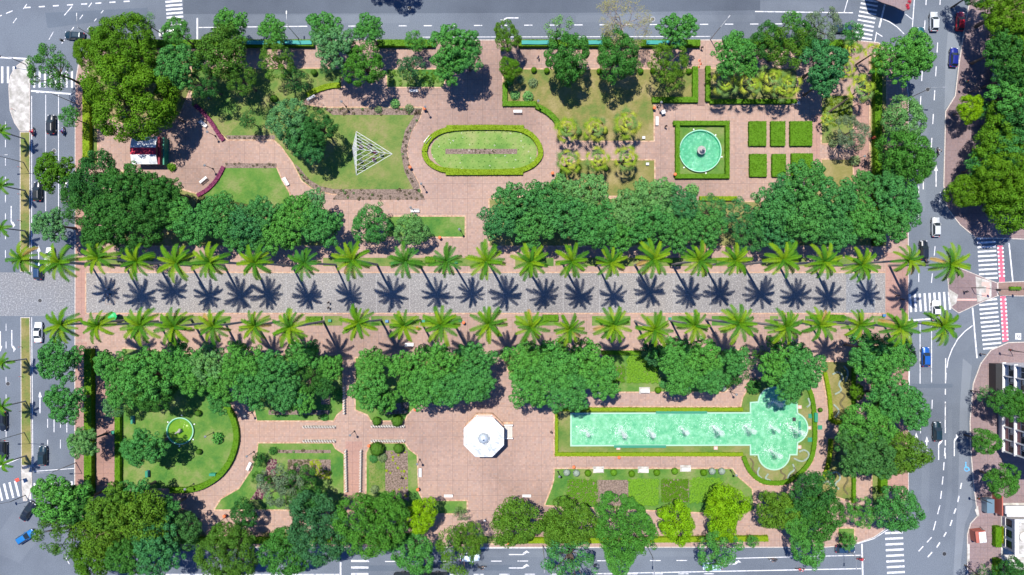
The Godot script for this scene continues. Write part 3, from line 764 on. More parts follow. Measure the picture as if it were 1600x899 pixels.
func make_beds() -> void:
	var rose := bush_mesh(1, 26, 0.32, 0.5, 0.17)
	var cover := bush_mesh(2, 36, 0.32, 0.18, 0.2)
	var low := bush_mesh(3, 20, 0.24, 0.24, 0.16)
	var tiny := bush_mesh(4, 8, 0.1, 0.1, 0.13)
	var R := ["roses", rose, M.rose, 0.95, 0.7]
	var Rg := ["shrubs", rose, M.leaf.gr, 1.6, 0.45]
	bed([505, 169.5, 659, 169.5, 656, 180, 520, 180], M.soil, "rose bed along the top of the pyramid lawn", [R, Rg])
	bed([660, 171, 655, 186, 643, 206, 635, 235, 641, 262, 655, 288, 657, 302, 646, 296, 632, 268, 626, 236, 633, 204, 646, 184, 650, 171], M.soil, "curved rose bed on the right of the pyramid lawn", [R, Rg])
	bed([655, 303, 520, 303, 493, 297, 474, 282, 460, 256, 468, 262, 482, 280, 500, 291, 522, 296, 655, 296], M.soil, "rose bed along the bottom of the pyramid lawn", [R, Rg])
	bed([353, 212, 430, 212, 430, 218, 356, 218], M.soil, "rose strip above the left cross path", [R])
	bed([353, 255.5, 432, 255.5, 432, 263, 352, 263], M.soil, "rose strip below the left cross path", [R])
	bed([528, 302, 660, 302, 664, 312, 520, 312], M.soil, "rose strip in front of the oval court", [R, Rg])
	bed([420, 641, 515, 641, 515, 648, 420, 648], M.soil, "thin rose bed above the balustrade path", [R, Rg])
	bed([420, 703, 517, 703, 517, 708, 420, 708], M.soil, "thin rose bed below the balustrade path", [R, Rg])
	bed([420, 718, 433, 718, 430, 745, 410, 780, 392, 780, 411, 750], M.soil, "diagonal purple flower bed", [["flowers", low, M.purple, 0.5, 0.9]])
	bed([450, 718, 484, 718, 484, 742, 450, 742], M.soil, "brown bed with pale sprouts under dusty tree", [["sprouts", cover, M.rose, 0.6, 0.9]])
	bed([484, 718, 500, 718, 503, 734, 517, 737, 517, 748, 500, 748, 486, 734], M.soil, "lime yellow bed in the lower left garden", [["plants", low, M.lime, 0.36, 1.0]])
	bed([500.5, 718, 517, 718, 517, 736, 503.5, 733], M.soil, "small bare brown bed beside the lime one", [["sprouts", tiny, M.rose, 0.6, 0.6]])
	bed([602, 704, 637, 704, 638, 770, 640, 784, 602, 766], M.soil, "brown rectangular bed with yellow sprouts", [["sprouts", cover, M.lime, 0.85, 0.28], ["dry_plants", tiny, M.rose, 0.5, 0.8]])
	bed([577, 720, 601, 720, 601, 768, 577, 768], M.lawn, "grass green bed left of the brown one", [["plants", tiny, M.cover, 0.4, 0.9]])
	bed([502, 616, 516, 616, 516, 632, 502, 632], M.soil, "small brown bed under the belt trees", [["sprouts", tiny, M.rose, 0.6, 0.6]])
	bed([600, 632, 640, 628, 636, 646, 600, 648], M.soil, "brown shaded bed left above the bandstand", [R])
	# five beds in the garden below the pool
	bed([887, 750, 933.5, 750, 933.5, 790, 887, 788], M.soil, "first bed of the flower garden, green with gaps", [["plants", cover, M.cover, 0.34, 0.93]])
	bed([934.5, 750, 981.5, 750, 981.5, 790, 934.5, 790], M.soil, "second bed of the flower garden, bare brown soil", [["sprouts", tiny, M.rose, 0.6, 0.3]])
	bed([982.5, 749, 1029, 749, 1029, 790, 982.5, 790], M.lawn_fresh, "third bed of the flower garden, fresh green", [["plants", cover, M.cover_light, 0.34, 1.0]])
	bed([1034, 749, 1076, 749, 1076, 784, 1034, 784], M.soil, "fourth bed of the flower garden, dark olive green", [["plants", cover, M.hedge, 0.34, 0.95]])
	bed([1078, 747, 1125, 747, 1132, 760, 1122, 786, 1078, 786], M.lawn_fresh, "fifth bed of the flower garden, fresh green", [["plants", cover, M.cover_light, 0.34, 1.0]])
	bed([980, 557, 1028, 557, 1028, 598, 980, 598], M.lawn_fresh, "bright green bed above the long pool", [["plants", cover, M.cover_light, 0.34, 1.0]])
	bed([944, 572, 976, 572, 976, 598, 944, 598], M.soil, "dark green bed above the long pool", [["plants", cover, M.cover, 0.34, 1.0]])
	# grassy sprout bed by the entrance path
	bed([607, 111, 690, 111, 686, 134, 607, 134], M.lawn_fresh, "planted strip of leafy tufts below the upper path", [["plants", rose, M.cover, 0.8, 0.9], ["pale_plants", rose, M.hedge_lime, 1.6, 0.6]])
	bed([1286, 152, 1330, 152, 1330, 196, 1300, 200, 1286, 190], M.lawn, "bright leafy bed under the leaning palm", [["plants", rose, M.hedge_lime, 0.55, 0.75]])
	# oval bed
	var ov := smooth_poly(poly([672, 238, 676, 224, 690, 210, 720, 205, 800, 205, 826, 212, 838, 228, 839, 240, 836, 252, 822, 262, 795, 266, 700, 265, 682, 256]), 2)
	var o := thing("oval_bed", "oval flower bed with small white flowers", "flower bed", Vector3(0, 0, 0), 0, "planted beds")
	sheet_part("turf", ov, 0.1, 0.2, M.lawn_pale, o)
	scatter("seedlings", bush_mesh(6, 12, 0.14, 0.2, 0.16), M.bush_dark, ov, 1.25, 0.2, o, 5, 0.1, 0.55, 0.9, 0.9)
	scatter("white_flowers", bush_mesh(7, 10, 0.16, 0.26, 0.16), M.flower_white, ov, 1.3, 0.2, o, 6, 0.3, 0.7, 1.3, 0.3)
	sheet_part("soil", rect(696, 233, 808, 241), 0.2, 0.22, M.soil, o)
	scatter("roses", rose, M.rose, rect(735, 233, 772, 241), 0.8, 0.22, o, 9, 0.3, 0.6, 0.9, 0.7)
	# ribbons in the lawns beside the pool
	var ribs := [
		[1172, 716, 1178, 724, 1174, 732, 1182, 740], [1186, 730, 1182, 740, 1190, 748], [1200, 740, 1194, 748, 1204, 750, 1200, 756], [1222, 730, 1218, 738, 1228, 742, 1224, 750],
		[1238, 725, 1242, 734, 1232, 740, 1230, 750], [1248, 706, 1256, 702, 1264, 708, 1262, 716, 1252, 722, 1240, 716], [1238, 742, 1244, 736, 1240, 730], [1262, 622, 1266, 632, 1260, 636],
		[1300, 585, 1310, 580, 1318, 590, 1308, 600, 1316, 610, 1304, 616], [1312, 612, 1322, 618, 1310, 630, 1320, 640], [1302, 632, 1312, 642, 1304, 652], [1318, 572, 1326, 582, 1320, 596],
		[1302, 700, 1312, 706, 1304, 716, 1314, 724], [1318, 700, 1324, 712, 1314, 722], [1296, 740, 1308, 736, 1314, 748, 1302, 756, 1310, 764], [1318, 740, 1326, 750, 1316, 762, 1324, 772],
		[1284, 756, 1294, 750, 1298, 760]]
	for i in ribs.size():
		var l := smooth_line(poly(ribs[i]), 3)
		var got := Geometry2D.offset_polyline(l, 0.17, Geometry2D.JOIN_ROUND, Geometry2D.END_ROUND)
		var where := "pool's cross end" if i < 8 else ("upper dry lawn" if i < 12 else "lower dry lawn")
		var k := i + 1 if i < 8 else (i - 7 if i < 12 else i - 11)
		hedge_block(got[0], 0.2, M.silver_leaf if i % 3 else M.rose, "winding grey-green ribbon planting on the %s, %s of them" % [where, ORD[k]], "ribbon plantings", "ribbon_planting", 0.15, 30.0, 0.19)

# ---------- water ----------
func arc(cx: float, cy: float, r: float, a0: float, a1: float, n: int) -> Array:
	var o := []
	for i in n + 1:
		var a := deg_to_rad(lerpf(a0, a1, float(i) / n))
		o.append(cx + cos(a) * r); o.append(cy + sin(a) * r)
	return o
func ring_poly(p: PackedVector2Array, w: float, y0: float, y1: float) -> ArrayMesh:   # a kerb of width w outside the polygon
	var outer: PackedVector2Array = Geometry2D.offset_polygon(p, w, Geometry2D.JOIN_MITER)[0]
	var b := MB.new()
	for i in p.size():
		var a := p[i]
		var c := p[(i + 1) % p.size()]
		var oa := near(outer, a)
		var oc := near(outer, c)
		b.quad(Vector3(a.x, y1, a.y), Vector3(c.x, y1, c.y), Vector3(oc.x, y1, oc.y), Vector3(oa.x, y1, oa.y), Vector3.UP)
		var m := (a + c) * 0.5
		var out := ((oa + oc) * 0.5 - m)
		b.quad(Vector3(a.x, y0, a.y), Vector3(c.x, y0, c.y), Vector3(c.x, y1, c.y), Vector3(a.x, y1, a.y), Vector3(-out.x, 0, -out.y))
		b.quad(Vector3(oa.x, y0, oa.y), Vector3(oc.x, y0, oc.y), Vector3(oc.x, y1, oc.y), Vector3(oa.x, y1, oa.y), Vector3(out.x, 0, out.y))
	return b.mesh()
func near(p: PackedVector2Array, q: Vector2) -> Vector2:
	var best := p[0]
	for e in p:
		if e.distance_squared_to(q) < best.distance_squared_to(q): best = e
	return best
func water_material(tint: Color, alpha: float) -> StandardMaterial3D:
	var m := plain(tint, 0.04)
	m.transparency = BaseMaterial3D.TRANSPARENCY_ALPHA
	m.albedo_color.a = alpha
	m.normal_enabled = true
	m.normal_texture = bump_tex(61, 0.03, 6.0)
	m.normal_scale = 1.0
	m.uv1_scale = Vector3(0.13, 0.13, 1)
	return m
func jet_mesh(sd: int, h: float, n: int, spread: float) -> ArrayMesh:
	var r := RandomNumberGenerator.new()
	r.seed = sd
	var b := MB.new()
	for i in n:
		var t := r.randf()
		var fall := r.randf() < 0.45
		var y := h * (1.0 - (1.0 - t) * (1.0 - t)) if not fall else h * (1.0 - t * t)
		var w := spread * (0.12 + 0.5 * t) if not fall else spread * (0.5 + 0.5 * t)
		var a := r.randf() * TAU
		var q := Vector3(cos(a), 0, sin(a)) * w * sqrt(r.randf()) + Vector3.UP * maxf(y, 0.05)
		var s := r.randf_range(0.012, 0.042)
		var d := [Vector3.RIGHT * s, Vector3.BACK * s, Vector3.LEFT * s, Vector3.FORWARD * s]
		for k in 4:
			for e in [1.6, -1.6]:
				var top: Vector3 = Vector3.UP * s * e
				b.flat(q + d[k], q + d[(k + 1) % 4], q + top, d[k] + d[(k + 1) % 4] + top)
	return b.mesh()

func make_pools() -> void:
	var mosaic := noise_tex(62, 0.012, 8, ramp([[0.1, Color(0.05, 0.32, 0.13)], [0.4, Color(0.12, 0.43, 0.20)], [0.58, Color(0.19, 0.49, 0.27)], [0.85, Color(0.36, 0.59, 0.42)]]), 1024, FastNoiseLite.TYPE_SIMPLEX_SMOOTH, 0.8)
	M.pool_floor = surface(mosaic, 24.0, 0.6)
	M.pool_wall = plain(Color(0.03, 0.36, 0.17), 0.5)
	M.pool_rim = plain(Color(0.28, 0.48, 0.36), 0.6)
	M.water = water_material(Color(0.03, 0.36, 0.2), 0.16)
	M.water_algae = water_material(Color(0.10, 0.30, 0.01), 0.3)
	M.spray = plain(Color(0.9, 0.93, 0.93), 0.4)
	M.spray.backlight = Color(0.6, 0.6, 0.6)
	# long pool with a cross shaped end
	var a := [893, 647, 1173, 646, 1173, 630, 1185, 629]
	a += arc(1208.5, 629, 23, 188, 352, 14)
	a += [1232, 629, 1243, 630]
	a += arc(1237, 668.5, 23, -72, 72, 12)
	a += [1243, 709, 1232, 709]
	a += arc(1208.5, 709, 23.5, 6, 174, 14)
	a += [1185, 709, 1173, 709, 1173, 694, 893, 695]
	var p := poly(a)
	var o := thing("long_pool", "long emerald pool with a clover shaped right end and jets", "pool", Vector3.ZERO)
	var b := MB.new()
	b.prism(p, 0.06, 0.21)
	part("pool_floor", b.mesh(), M.pool_floor, o)
	part("pool_rim", ring_poly(p, 0.3, 0.1, 0.46), M.pool_rim, o)
	b = MB.new()
	b.prism(p, 0.40, 0.402)
	part("water", b.mesh(), M.water, o)
	for e in [[1024, 644.5, 1104, 646.5], [959, 694.5, 1040, 697]]:
		var q := MB.new()
		q.bevel_box(gp((e[0] + e[2]) * 0.5, (e[1] + e[3]) * 0.5 + (-1.5 if e[1] < 660 else 1.5), 0.5), Vector3((e[2] - e[0]) * S, 0.16, 0.55), 0.03)
		part("green_cover", q.mesh(), M.teal, o)
	var hatch := MB.new()
	hatch.bevel_box(gp(1240, 655, 0.44), Vector3(0.7, 0.12, 0.8), 0.03)
	part("grating", hatch.mesh(), M.dark_metal, o)
	hatch = MB.new()
	hatch.bevel_box(gp(1248.5, 670, 0.44), Vector3(0.5, 0.1, 3.4), 0.03)
	part("grating", hatch.mesh(), M.teal, o)
	var jm := jet_mesh(5, 6.2, 1100, 1.0)
	# foam where each jet falls back: small bubbles floating on the water
	var fm := MB.new()
	var fr := RandomNumberGenerator.new()
	fr.seed = 77
	for k in 230:
		var an := fr.randf() * TAU
		var d := absf(fr.randfn(0.0, 1.15)) + 0.15
		var q := Vector3(cos(an) * d * 1.35, 0.012, sin(an) * d)
		var sz := fr.randf_range(0.02, 0.075)
		for e in 5: fm.flat(q + Vector3(0, sz * 0.5, 0), q + Vector3(cos(TAU * e / 5.0), 0, sin(TAU * e / 5.0)) * sz, q + Vector3(cos(TAU * (e + 1) / 5.0), 0, sin(TAU * (e + 1) / 5.0)) * sz, Vector3.UP)
	var foam := fm.mesh()
	var jets := [[915, 672], [969, 671], [1013, 672], [1064, 669], [1113, 667], [1163, 666], [1168, 668], [1203, 666], [1236, 668], [1203, 703], [1206, 627]]
	var jl := ["first jet from the left in the long pool", "second jet from the left in the long pool", "third jet from the left in the long pool", "fourth jet from the left in the long pool", "fifth jet from the left in the long pool", "sixth jet from the left in the long pool", "", "jet in the middle of the pool's cross end", "jet in the right lobe of the pool's cross end", "jet in the lower lobe of the pool's cross end", "jet in the shaded upper lobe of the cross end"]
	for i in jets.size():
		if not jl[i]: continue
		var j := thing("water_jet", "white " + jl[i], "water jet", gp(jets[i][0], jets[i][1], 0.4), i * 0.7, "pool jets")
		part("spray", jm, M.spray, j)
		part("foam", foam, M.spray, j)
		var nz := MB.new()
		nz.lathe(Vector3(0, -0.3, 0), [[0.16, 0.0], [0.16, 0.12], [0.07, 0.2], [0.05, 0.36], [0.0, 0.36]], 10)
		part("nozzle", nz.mesh(), M.dark_metal, j)
		j.scale = Vector3.ONE * (0.8 + 0.05 * ((i * 5) % 7))
	for e in [[1249, 636], [1248.5, 698.5], [1264, 668.5], [1118, 700], [966, 700]]:
		var hb := MB.new()
		hb.bevel_box(Vector3(0, 0.06, 0), Vector3(0.85, 0.14, 0.75), 0.03)
		var t := thing("stone_cover", "square pale stone cover on the pool lawn, %s" % {1249: "above the right lobe", 1248.5: "below the right lobe", 1264: "right of the right lobe", 1118: "below the pool's long arm near the cross", 966: "below the left half of the pool"}[e[0]], "stone cover", gp(e[0], e[1], 0.2), 0, "stone covers on the pool lawn")
		part("slab", hb.mesh(), M.paint_pink, t)
		hb = MB.new()
		hb.box(Vector3(0, 0.135, 0), Vector3(0.4, 0.03, 0.35))
		part("lid", hb.mesh(), M.stone, t)
	for e in [[1266, 650, "upper"], [1265, 687, "lower"], [1281, 668, "middle"]]:
		var hb := MB.new()
		hb.bevel_box(Vector3(0, 0.05, 0), Vector3(0.95, 0.12, 0.95), 0.03)
		single("green_hatch", hb.mesh(), M.teal, "square green hatch right of the pool, %s of the three" % e[2], "hatch", "green hatches").position = gp(e[0], e[1], 0.2 if e[0] < 1280 else 0.13)
	# big round fountain
	var f := thing("round_fountain", "round emerald fountain with a tiered stone centrepiece", "fountain", gp(1093, 237, 0.14))
	M.basin_floor = surface(noise_tex(64, 0.02, 6, ramp([[0.15, Color(0.008, 0.22, 0.075)], [0.45, Color(0.03, 0.35, 0.14)], [0.7, Color(0.11, 0.43, 0.22)], [0.9, Color(0.36, 0.58, 0.45)]]), 512, FastNoiseLite.TYPE_SIMPLEX_SMOOTH, 0.75), 10.0, 0.6)
	basin(f, 4.6, 0.62, M.basin_floor, M.water, M.pool_wall)
	var q := MB.new()
	q.lathe(Vector3.ZERO, [[0.95, 0.0], [0.85, 0.45], [0.5, 0.6], [0.42, 1.3], [1.25, 1.55], [1.35, 1.75], [1.2, 1.72], [0.3, 1.6], [0.28, 2.3], [0.75, 2.5], [0.82, 2.65], [0.7, 2.62], [0.2, 2.55], [0.2, 3.2], [0.42, 3.35], [0.45, 3.45], [0.15, 3.5], [0.1, 3.8], [0.0, 3.9]], 20)
	part("centrepiece", q.mesh(), M.statue, f).scale = Vector3(0.68, 0.95, 0.68)
	part("spray", jet_mesh(9, 1.0, 260, 1.5), M.spray, f)
	setting("lawn", rect(1058, 195, 1135, 277), 0.1, 0.16, M.lawn_fresh, "small lawn round the big fountain inside the square hedge")
	for i in 6:
		var an := TAU * i / 6.0 + 0.25
		var l := MB.new()
		l.bevel_box(Vector3(0, 0.12, 0), Vector3(0.32, 0.24, 0.28), 0.04)
		var t := single("floodlight", l.mesh(), M.white, "small white floodlight by the big fountain, %s clockwise from the right" % ORD[i + 1], "floodlight", "fountain floodlights")
		t.position = gp(1093, 237, 0.16) + Vector3(cos(an), 0, sin(an)) * 4.95
		t.rotation.y = -an
	# small fountain, algae green
	f = thing("small_fountain", "small round fountain with lime green water and a pale rim", "fountain", gp(283, 673, 0.16))
	M.algae_floor = surface(noise_tex(63, 0.02, 5, ramp([[0.2, Color(0.12, 0.25, 0.006)], [0.8, Color(0.19, 0.34, 0.01)]]), 256), 8.0, 0.8)
	basin(f, 2.95, 0.5, M.algae_floor, M.water_algae, M.pool_wall)
	var st := SDF.new()
	st.cap(Vector3(0, 0, 0), Vector3(0, 0.9, 0), 0.42, 0.3)
	st.cap(Vector3(0, 0.8, 0), Vector3(-0.5, 1.5, 0.3), 0.26, 0.14)
	st.cap(Vector3(0, 0.8, 0), Vector3(0.45, 1.3, -0.25), 0.26, 0.12)
	st.cap(Vector3(-0.2, 0.4, -0.3), Vector3(0.3, 0.9, -0.5), 0.2, 0.12)
	part("sculpture", st.mesh(0.07, 0.15), M.statue, f)
	for i in 6:
		var an := TAU * i / 6.0 + 0.6
		var l := MB.new()
		l.bevel_box(Vector3(0, 0.12, 0), Vector3(0.3, 0.24, 0.26), 0.04)
		var t := single("floodlight", l.mesh(), M.white, "small white floodlight by the small fountain, %s clockwise from the right" % ORD[i + 1], "floodlight", "fountain floodlights")
		t.position = gp(283, 673, 0.2) + Vector3(cos(an), 0, sin(an)) * 3.35
		t.rotation.y = -an

func basin(f: Node3D, r: float, h: float, floor_mat: Material, water: Material, wall: Material) -> void:
	var b := MB.new()
	b.lathe(Vector3.ZERO, [[r - 0.22, 0.08], [0.0, 0.08]], 48)
	part("basin_floor", b.mesh(), floor_mat, f)
	b = MB.new()
	b.lathe(Vector3.ZERO, [[r, 0.0], [r, h - 0.04], [r - 0.04, h], [r - 0.22, h], [r - 0.26, h - 0.04], [r - 0.26, 0.06]], 48)
	part("basin_wall", b.mesh(), wall, f)
	b = MB.new()
	b.lathe(Vector3.ZERO, [[r - 0.02, h + 0.001], [r + 0.03, h + 0.04], [r - 0.08, h + 0.05], [r - 0.14, h + 0.04]], 48)
	part("rim", b.mesh(), M.pool_rim, f)
	b = MB.new()
	b.lathe(Vector3.ZERO, [[r - 0.262, h - 0.14], [0.0, h - 0.14]], 48)
	part("water", b.mesh(), water, f)

# ---------- smooth bodies: capsules joined by a smooth minimum, meshed as surface nets ----------
class SDF:
	var caps := []
	var cols := []
	func cap(a: Vector3, b: Vector3, ra: float, rb: float, col := Color(1, 1, 1)) -> void:
		caps.append([a, b, ra, rb]); cols.append(col)
	func mesh(cell: float, k: float) -> ArrayMesh:
		var lo := Vector3(1e9, 1e9, 1e9)
		var hi := -lo
		for e in caps:
			var r := Vector3.ONE * (maxf(e[2], e[3]) + cell * 2.0 + k * 0.5)
			lo = lo.min(e[0] - r).min(e[1] - r); hi = hi.max(e[0] + r).max(e[1] + r)
		var nx := int((hi.x - lo.x) / cell) + 2
		var ny := int((hi.y - lo.y) / cell) + 2
		var nz := int((hi.z - lo.z) / cell) + 2
		var f := PackedFloat32Array()
		var own := PackedInt32Array()
		var best := PackedFloat32Array()
		f.resize(nx * ny * nz); own.resize(nx * ny * nz); best.resize(nx * ny * nz)
		f.fill(9.0); best.fill(9.0)
		for ci in caps.size():
			var e: Array = caps[ci]
			var a: Vector3 = e[0]
			var d: Vector3 = e[1] - a
			var dd := maxf(d.length_squared(), 1e-9)
			var r := Vector3.ONE * (maxf(e[2], e[3]) + cell * 1.5 + k)
			var l := ((a.min(e[1]) - r - lo) / cell).floor().max(Vector3.ZERO)
			var u := ((a.max(e[1]) + r - lo) / cell).ceil()
			for x in range(int(l.x), mini(int(u.x), nx - 1) + 1):
				for y in range(int(l.y), mini(int(u.y), ny - 1) + 1):
					for z in range(int(l.z), mini(int(u.z), nz - 1) + 1):
						var p := lo + Vector3(x, y, z) * cell
						var t := clampf((p - a).dot(d) / dd, 0.0, 1.0)
						var s := p.distance_to(a + d * t) - lerpf(e[2], e[3], t)
						var i := (x * ny + y) * nz + z
						if s < best[i]:
							best[i] = s; own[i] = ci
						var g := f[i]
						var h := maxf(k - absf(s - g), 0.0) / k
						f[i] = minf(s, g) - h * h * k * 0.25
		var id := {}
		var pos := []
		var clr := []
		var nor := []
		for x in nx - 1:
			for y in ny - 1:
				for z in nz - 1:
					var i := (x * ny + y) * nz + z
					var neg := 0
					var vals := []
					for c in 8:
						var q: float = f[i + ((c & 1) * ny + ((c >> 1) & 1)) * nz + (c >> 2)]
						vals.append(q)
						if q < 0.0: neg += 1
					if neg == 0 or neg == 8: continue
					var sum := Vector3.ZERO
					var cnt := 0
					for pr in [[0, 1], [2, 3], [4, 5], [6, 7], [0, 2], [1, 3], [4, 6], [5, 7], [0, 4], [1, 5], [2, 6], [3, 7]]:
						var va: float = vals[pr[0]]
						var vb: float = vals[pr[1]]
						if (va < 0.0) == (vb < 0.0): continue
						var t := va / (va - vb)
						var ca := Vector3(pr[0] & 1, (pr[0] >> 1) & 1, pr[0] >> 2)
						var cb := Vector3(pr[1] & 1, (pr[1] >> 1) & 1, pr[1] >> 2)
						sum += ca.lerp(cb, t); cnt += 1
					id[i] = pos.size()
					pos.append(lo + (Vector3(x, y, z) + sum / cnt) * cell)
					clr.append(cols[own[i]])
					nor.append(Vector3(vals[1] + vals[3] + vals[5] + vals[7] - vals[0] - vals[2] - vals[4] - vals[6], vals[2] + vals[3] + vals[6] + vals[7] - vals[0] - vals[1] - vals[4] - vals[5], vals[4] + vals[5] + vals[6] + vals[7] - vals[0] - vals[1] - vals[2] - vals[3]).normalized())
		var b := MB.new()
		var stp := [ny * nz, nz, 1]
		for x in range(1, nx - 1):
			for y in range(1, ny - 1):
				for z in range(1, nz - 1):
					var i := (x * ny + y) * nz + z
					for ax in 3:
						if (f[i] < 0.0) == (f[i + stp[ax]] < 0.0): continue
						var s1: int = stp[(ax + 1) % 3]
						var s2: int = stp[(ax + 2) % 3]
						var q := [i, i - s1, i - s1 - s2, i - s2]
						var ok := true
						for e in q: ok = ok and id.has(e)
						if not ok: continue
						for tr in [[0, 1, 2], [0, 2, 3]]:
							var A: int = id[q[tr[0]]]
							var B: int = id[q[tr[1]]]
							var C: int = id[q[tr[2]]]
							b.col = clr[A]
							var n0 := b.v.size()
							b.tri(pos[A], pos[B], pos[C], nor[A], nor[B], nor[C])
		return b.mesh()

# ---------- painted markings ----------
func line_poly(x0: float, y0: float, x1: float, y1: float, w: float) -> PackedVector2Array:   # w in pixels
	var a := g2(x0, y0)
	var b := g2(x1, y1)
	var n := (b - a).orthogonal().normalized() * w * S * 0.5
	return PackedVector2Array([a + n, b + n, b - n, a - n])
func paint_line(x0: float, y0: float, x1: float, y1: float, w: float, o: Node3D, y := 0.006) -> void:
	sheet_part("stroke", line_poly(x0, y0, x1, y1, w), y - 0.001, y, M.paint, o)
func zebra(label: String, x0: float, y0: float, x1: float, y1: float, n: int, len_px: float, w: float, skew := Vector2.ZERO, gap := []) -> void:
	# n stripes from (x0,y0) to (x1,y1); each stripe is len_px long across that line
	var o := tag(Node3D.new(), label, "", "", "structure")
	o.name = numbered("zebra_crossing")
	add_child(o)
	var d := Vector2(x1 - x0, y1 - y0).normalized()
	var nn := d.orthogonal() + skew
	for i in n:
		if i in gap: continue
		var c := Vector2(x0, y0).lerp(Vector2(x1, y1), float(i) / (n - 1))
		var a := c - nn * len_px * 0.5
		var b := c + nn * len_px * 0.5
		sheet_part("stripe", line_poly(a.x, a.y, b.x, b.y, w), 0.007, 0.008, M.paint, o)
func arrow(px: float, py: float, len_px: float, turn_deg: float, kind: String, label: String) -> void:
	# drawn pointing up, its middle at (px, py)
	var o := tag(Node3D.new(), label, "", "", "structure")
	o.name = numbered("painted_arrow")
	add_child(o)
	var polys := []
	var h := len_px * 0.5
	if kind == "straight":
		polys = [[-0.8, h, 0.8, h, 0.8, -h + 9, -0.8, -h + 9], [-3, -h + 9, 3, -h + 9, 0, -h]]
	else:
		var s := 1.0 if kind == "right" else -1.0
		polys = [[-0.8, h, 0.8, h, 0.8, -h + 4, -0.8, -h + 8], [0.8 * s, -h + 9, 3.4 * s, -h + 5, 3.4 * s, -h + 1, 0.8 * s, -h + 4.5], [2.6 * s, -h + 8, 6.4 * s, -h + 2, 2.6 * s, -h - 2.5]]
		if s < 0: polys[0] = [-0.8, h, 0.8, h, 0.8, -h + 8, -0.8, -h + 4]
	for q in polys:
		var a := []
		for i in range(0, q.size(), 2):
			var v := Vector2(q[i], q[i + 1]).rotated(deg_to_rad(turn_deg))
			a.append(px + v.x); a.append(py + v.y)
		sheet_part("stroke", poly(a), 0.007 + 0.0015 * polys.find(q), 0.008 + 0.0015 * polys.find(q), M.paint, o)
func lines(called: String, label: String, list: Array, w: float) -> void:
	var o := tag(Node3D.new(), label, "", "", "structure")
	o.name = numbered(called)
	add_child(o)
	for e in list:
		for i in range(0, e.size() - 3, 2):
			paint_line(e[i], e[i + 1], e[i + 2], e[i + 3], w, o, 0.006 if called != "stop_line" else 0.010)
func dashes(label: String, x0: float, y0: float, x1: float, y1: float, n: int, fill: float, w: float) -> void:
	var a := []
	for i in n:
		var t0 := float(i) / n
		var t1 := (i + fill) / n
		a.append([lerpf(x0, x1, t0), lerpf(y0, y1, t0), lerpf(x0, x1, t1), lerpf(y0, y1, t1)])
	lines("lane_line", label, a, w)

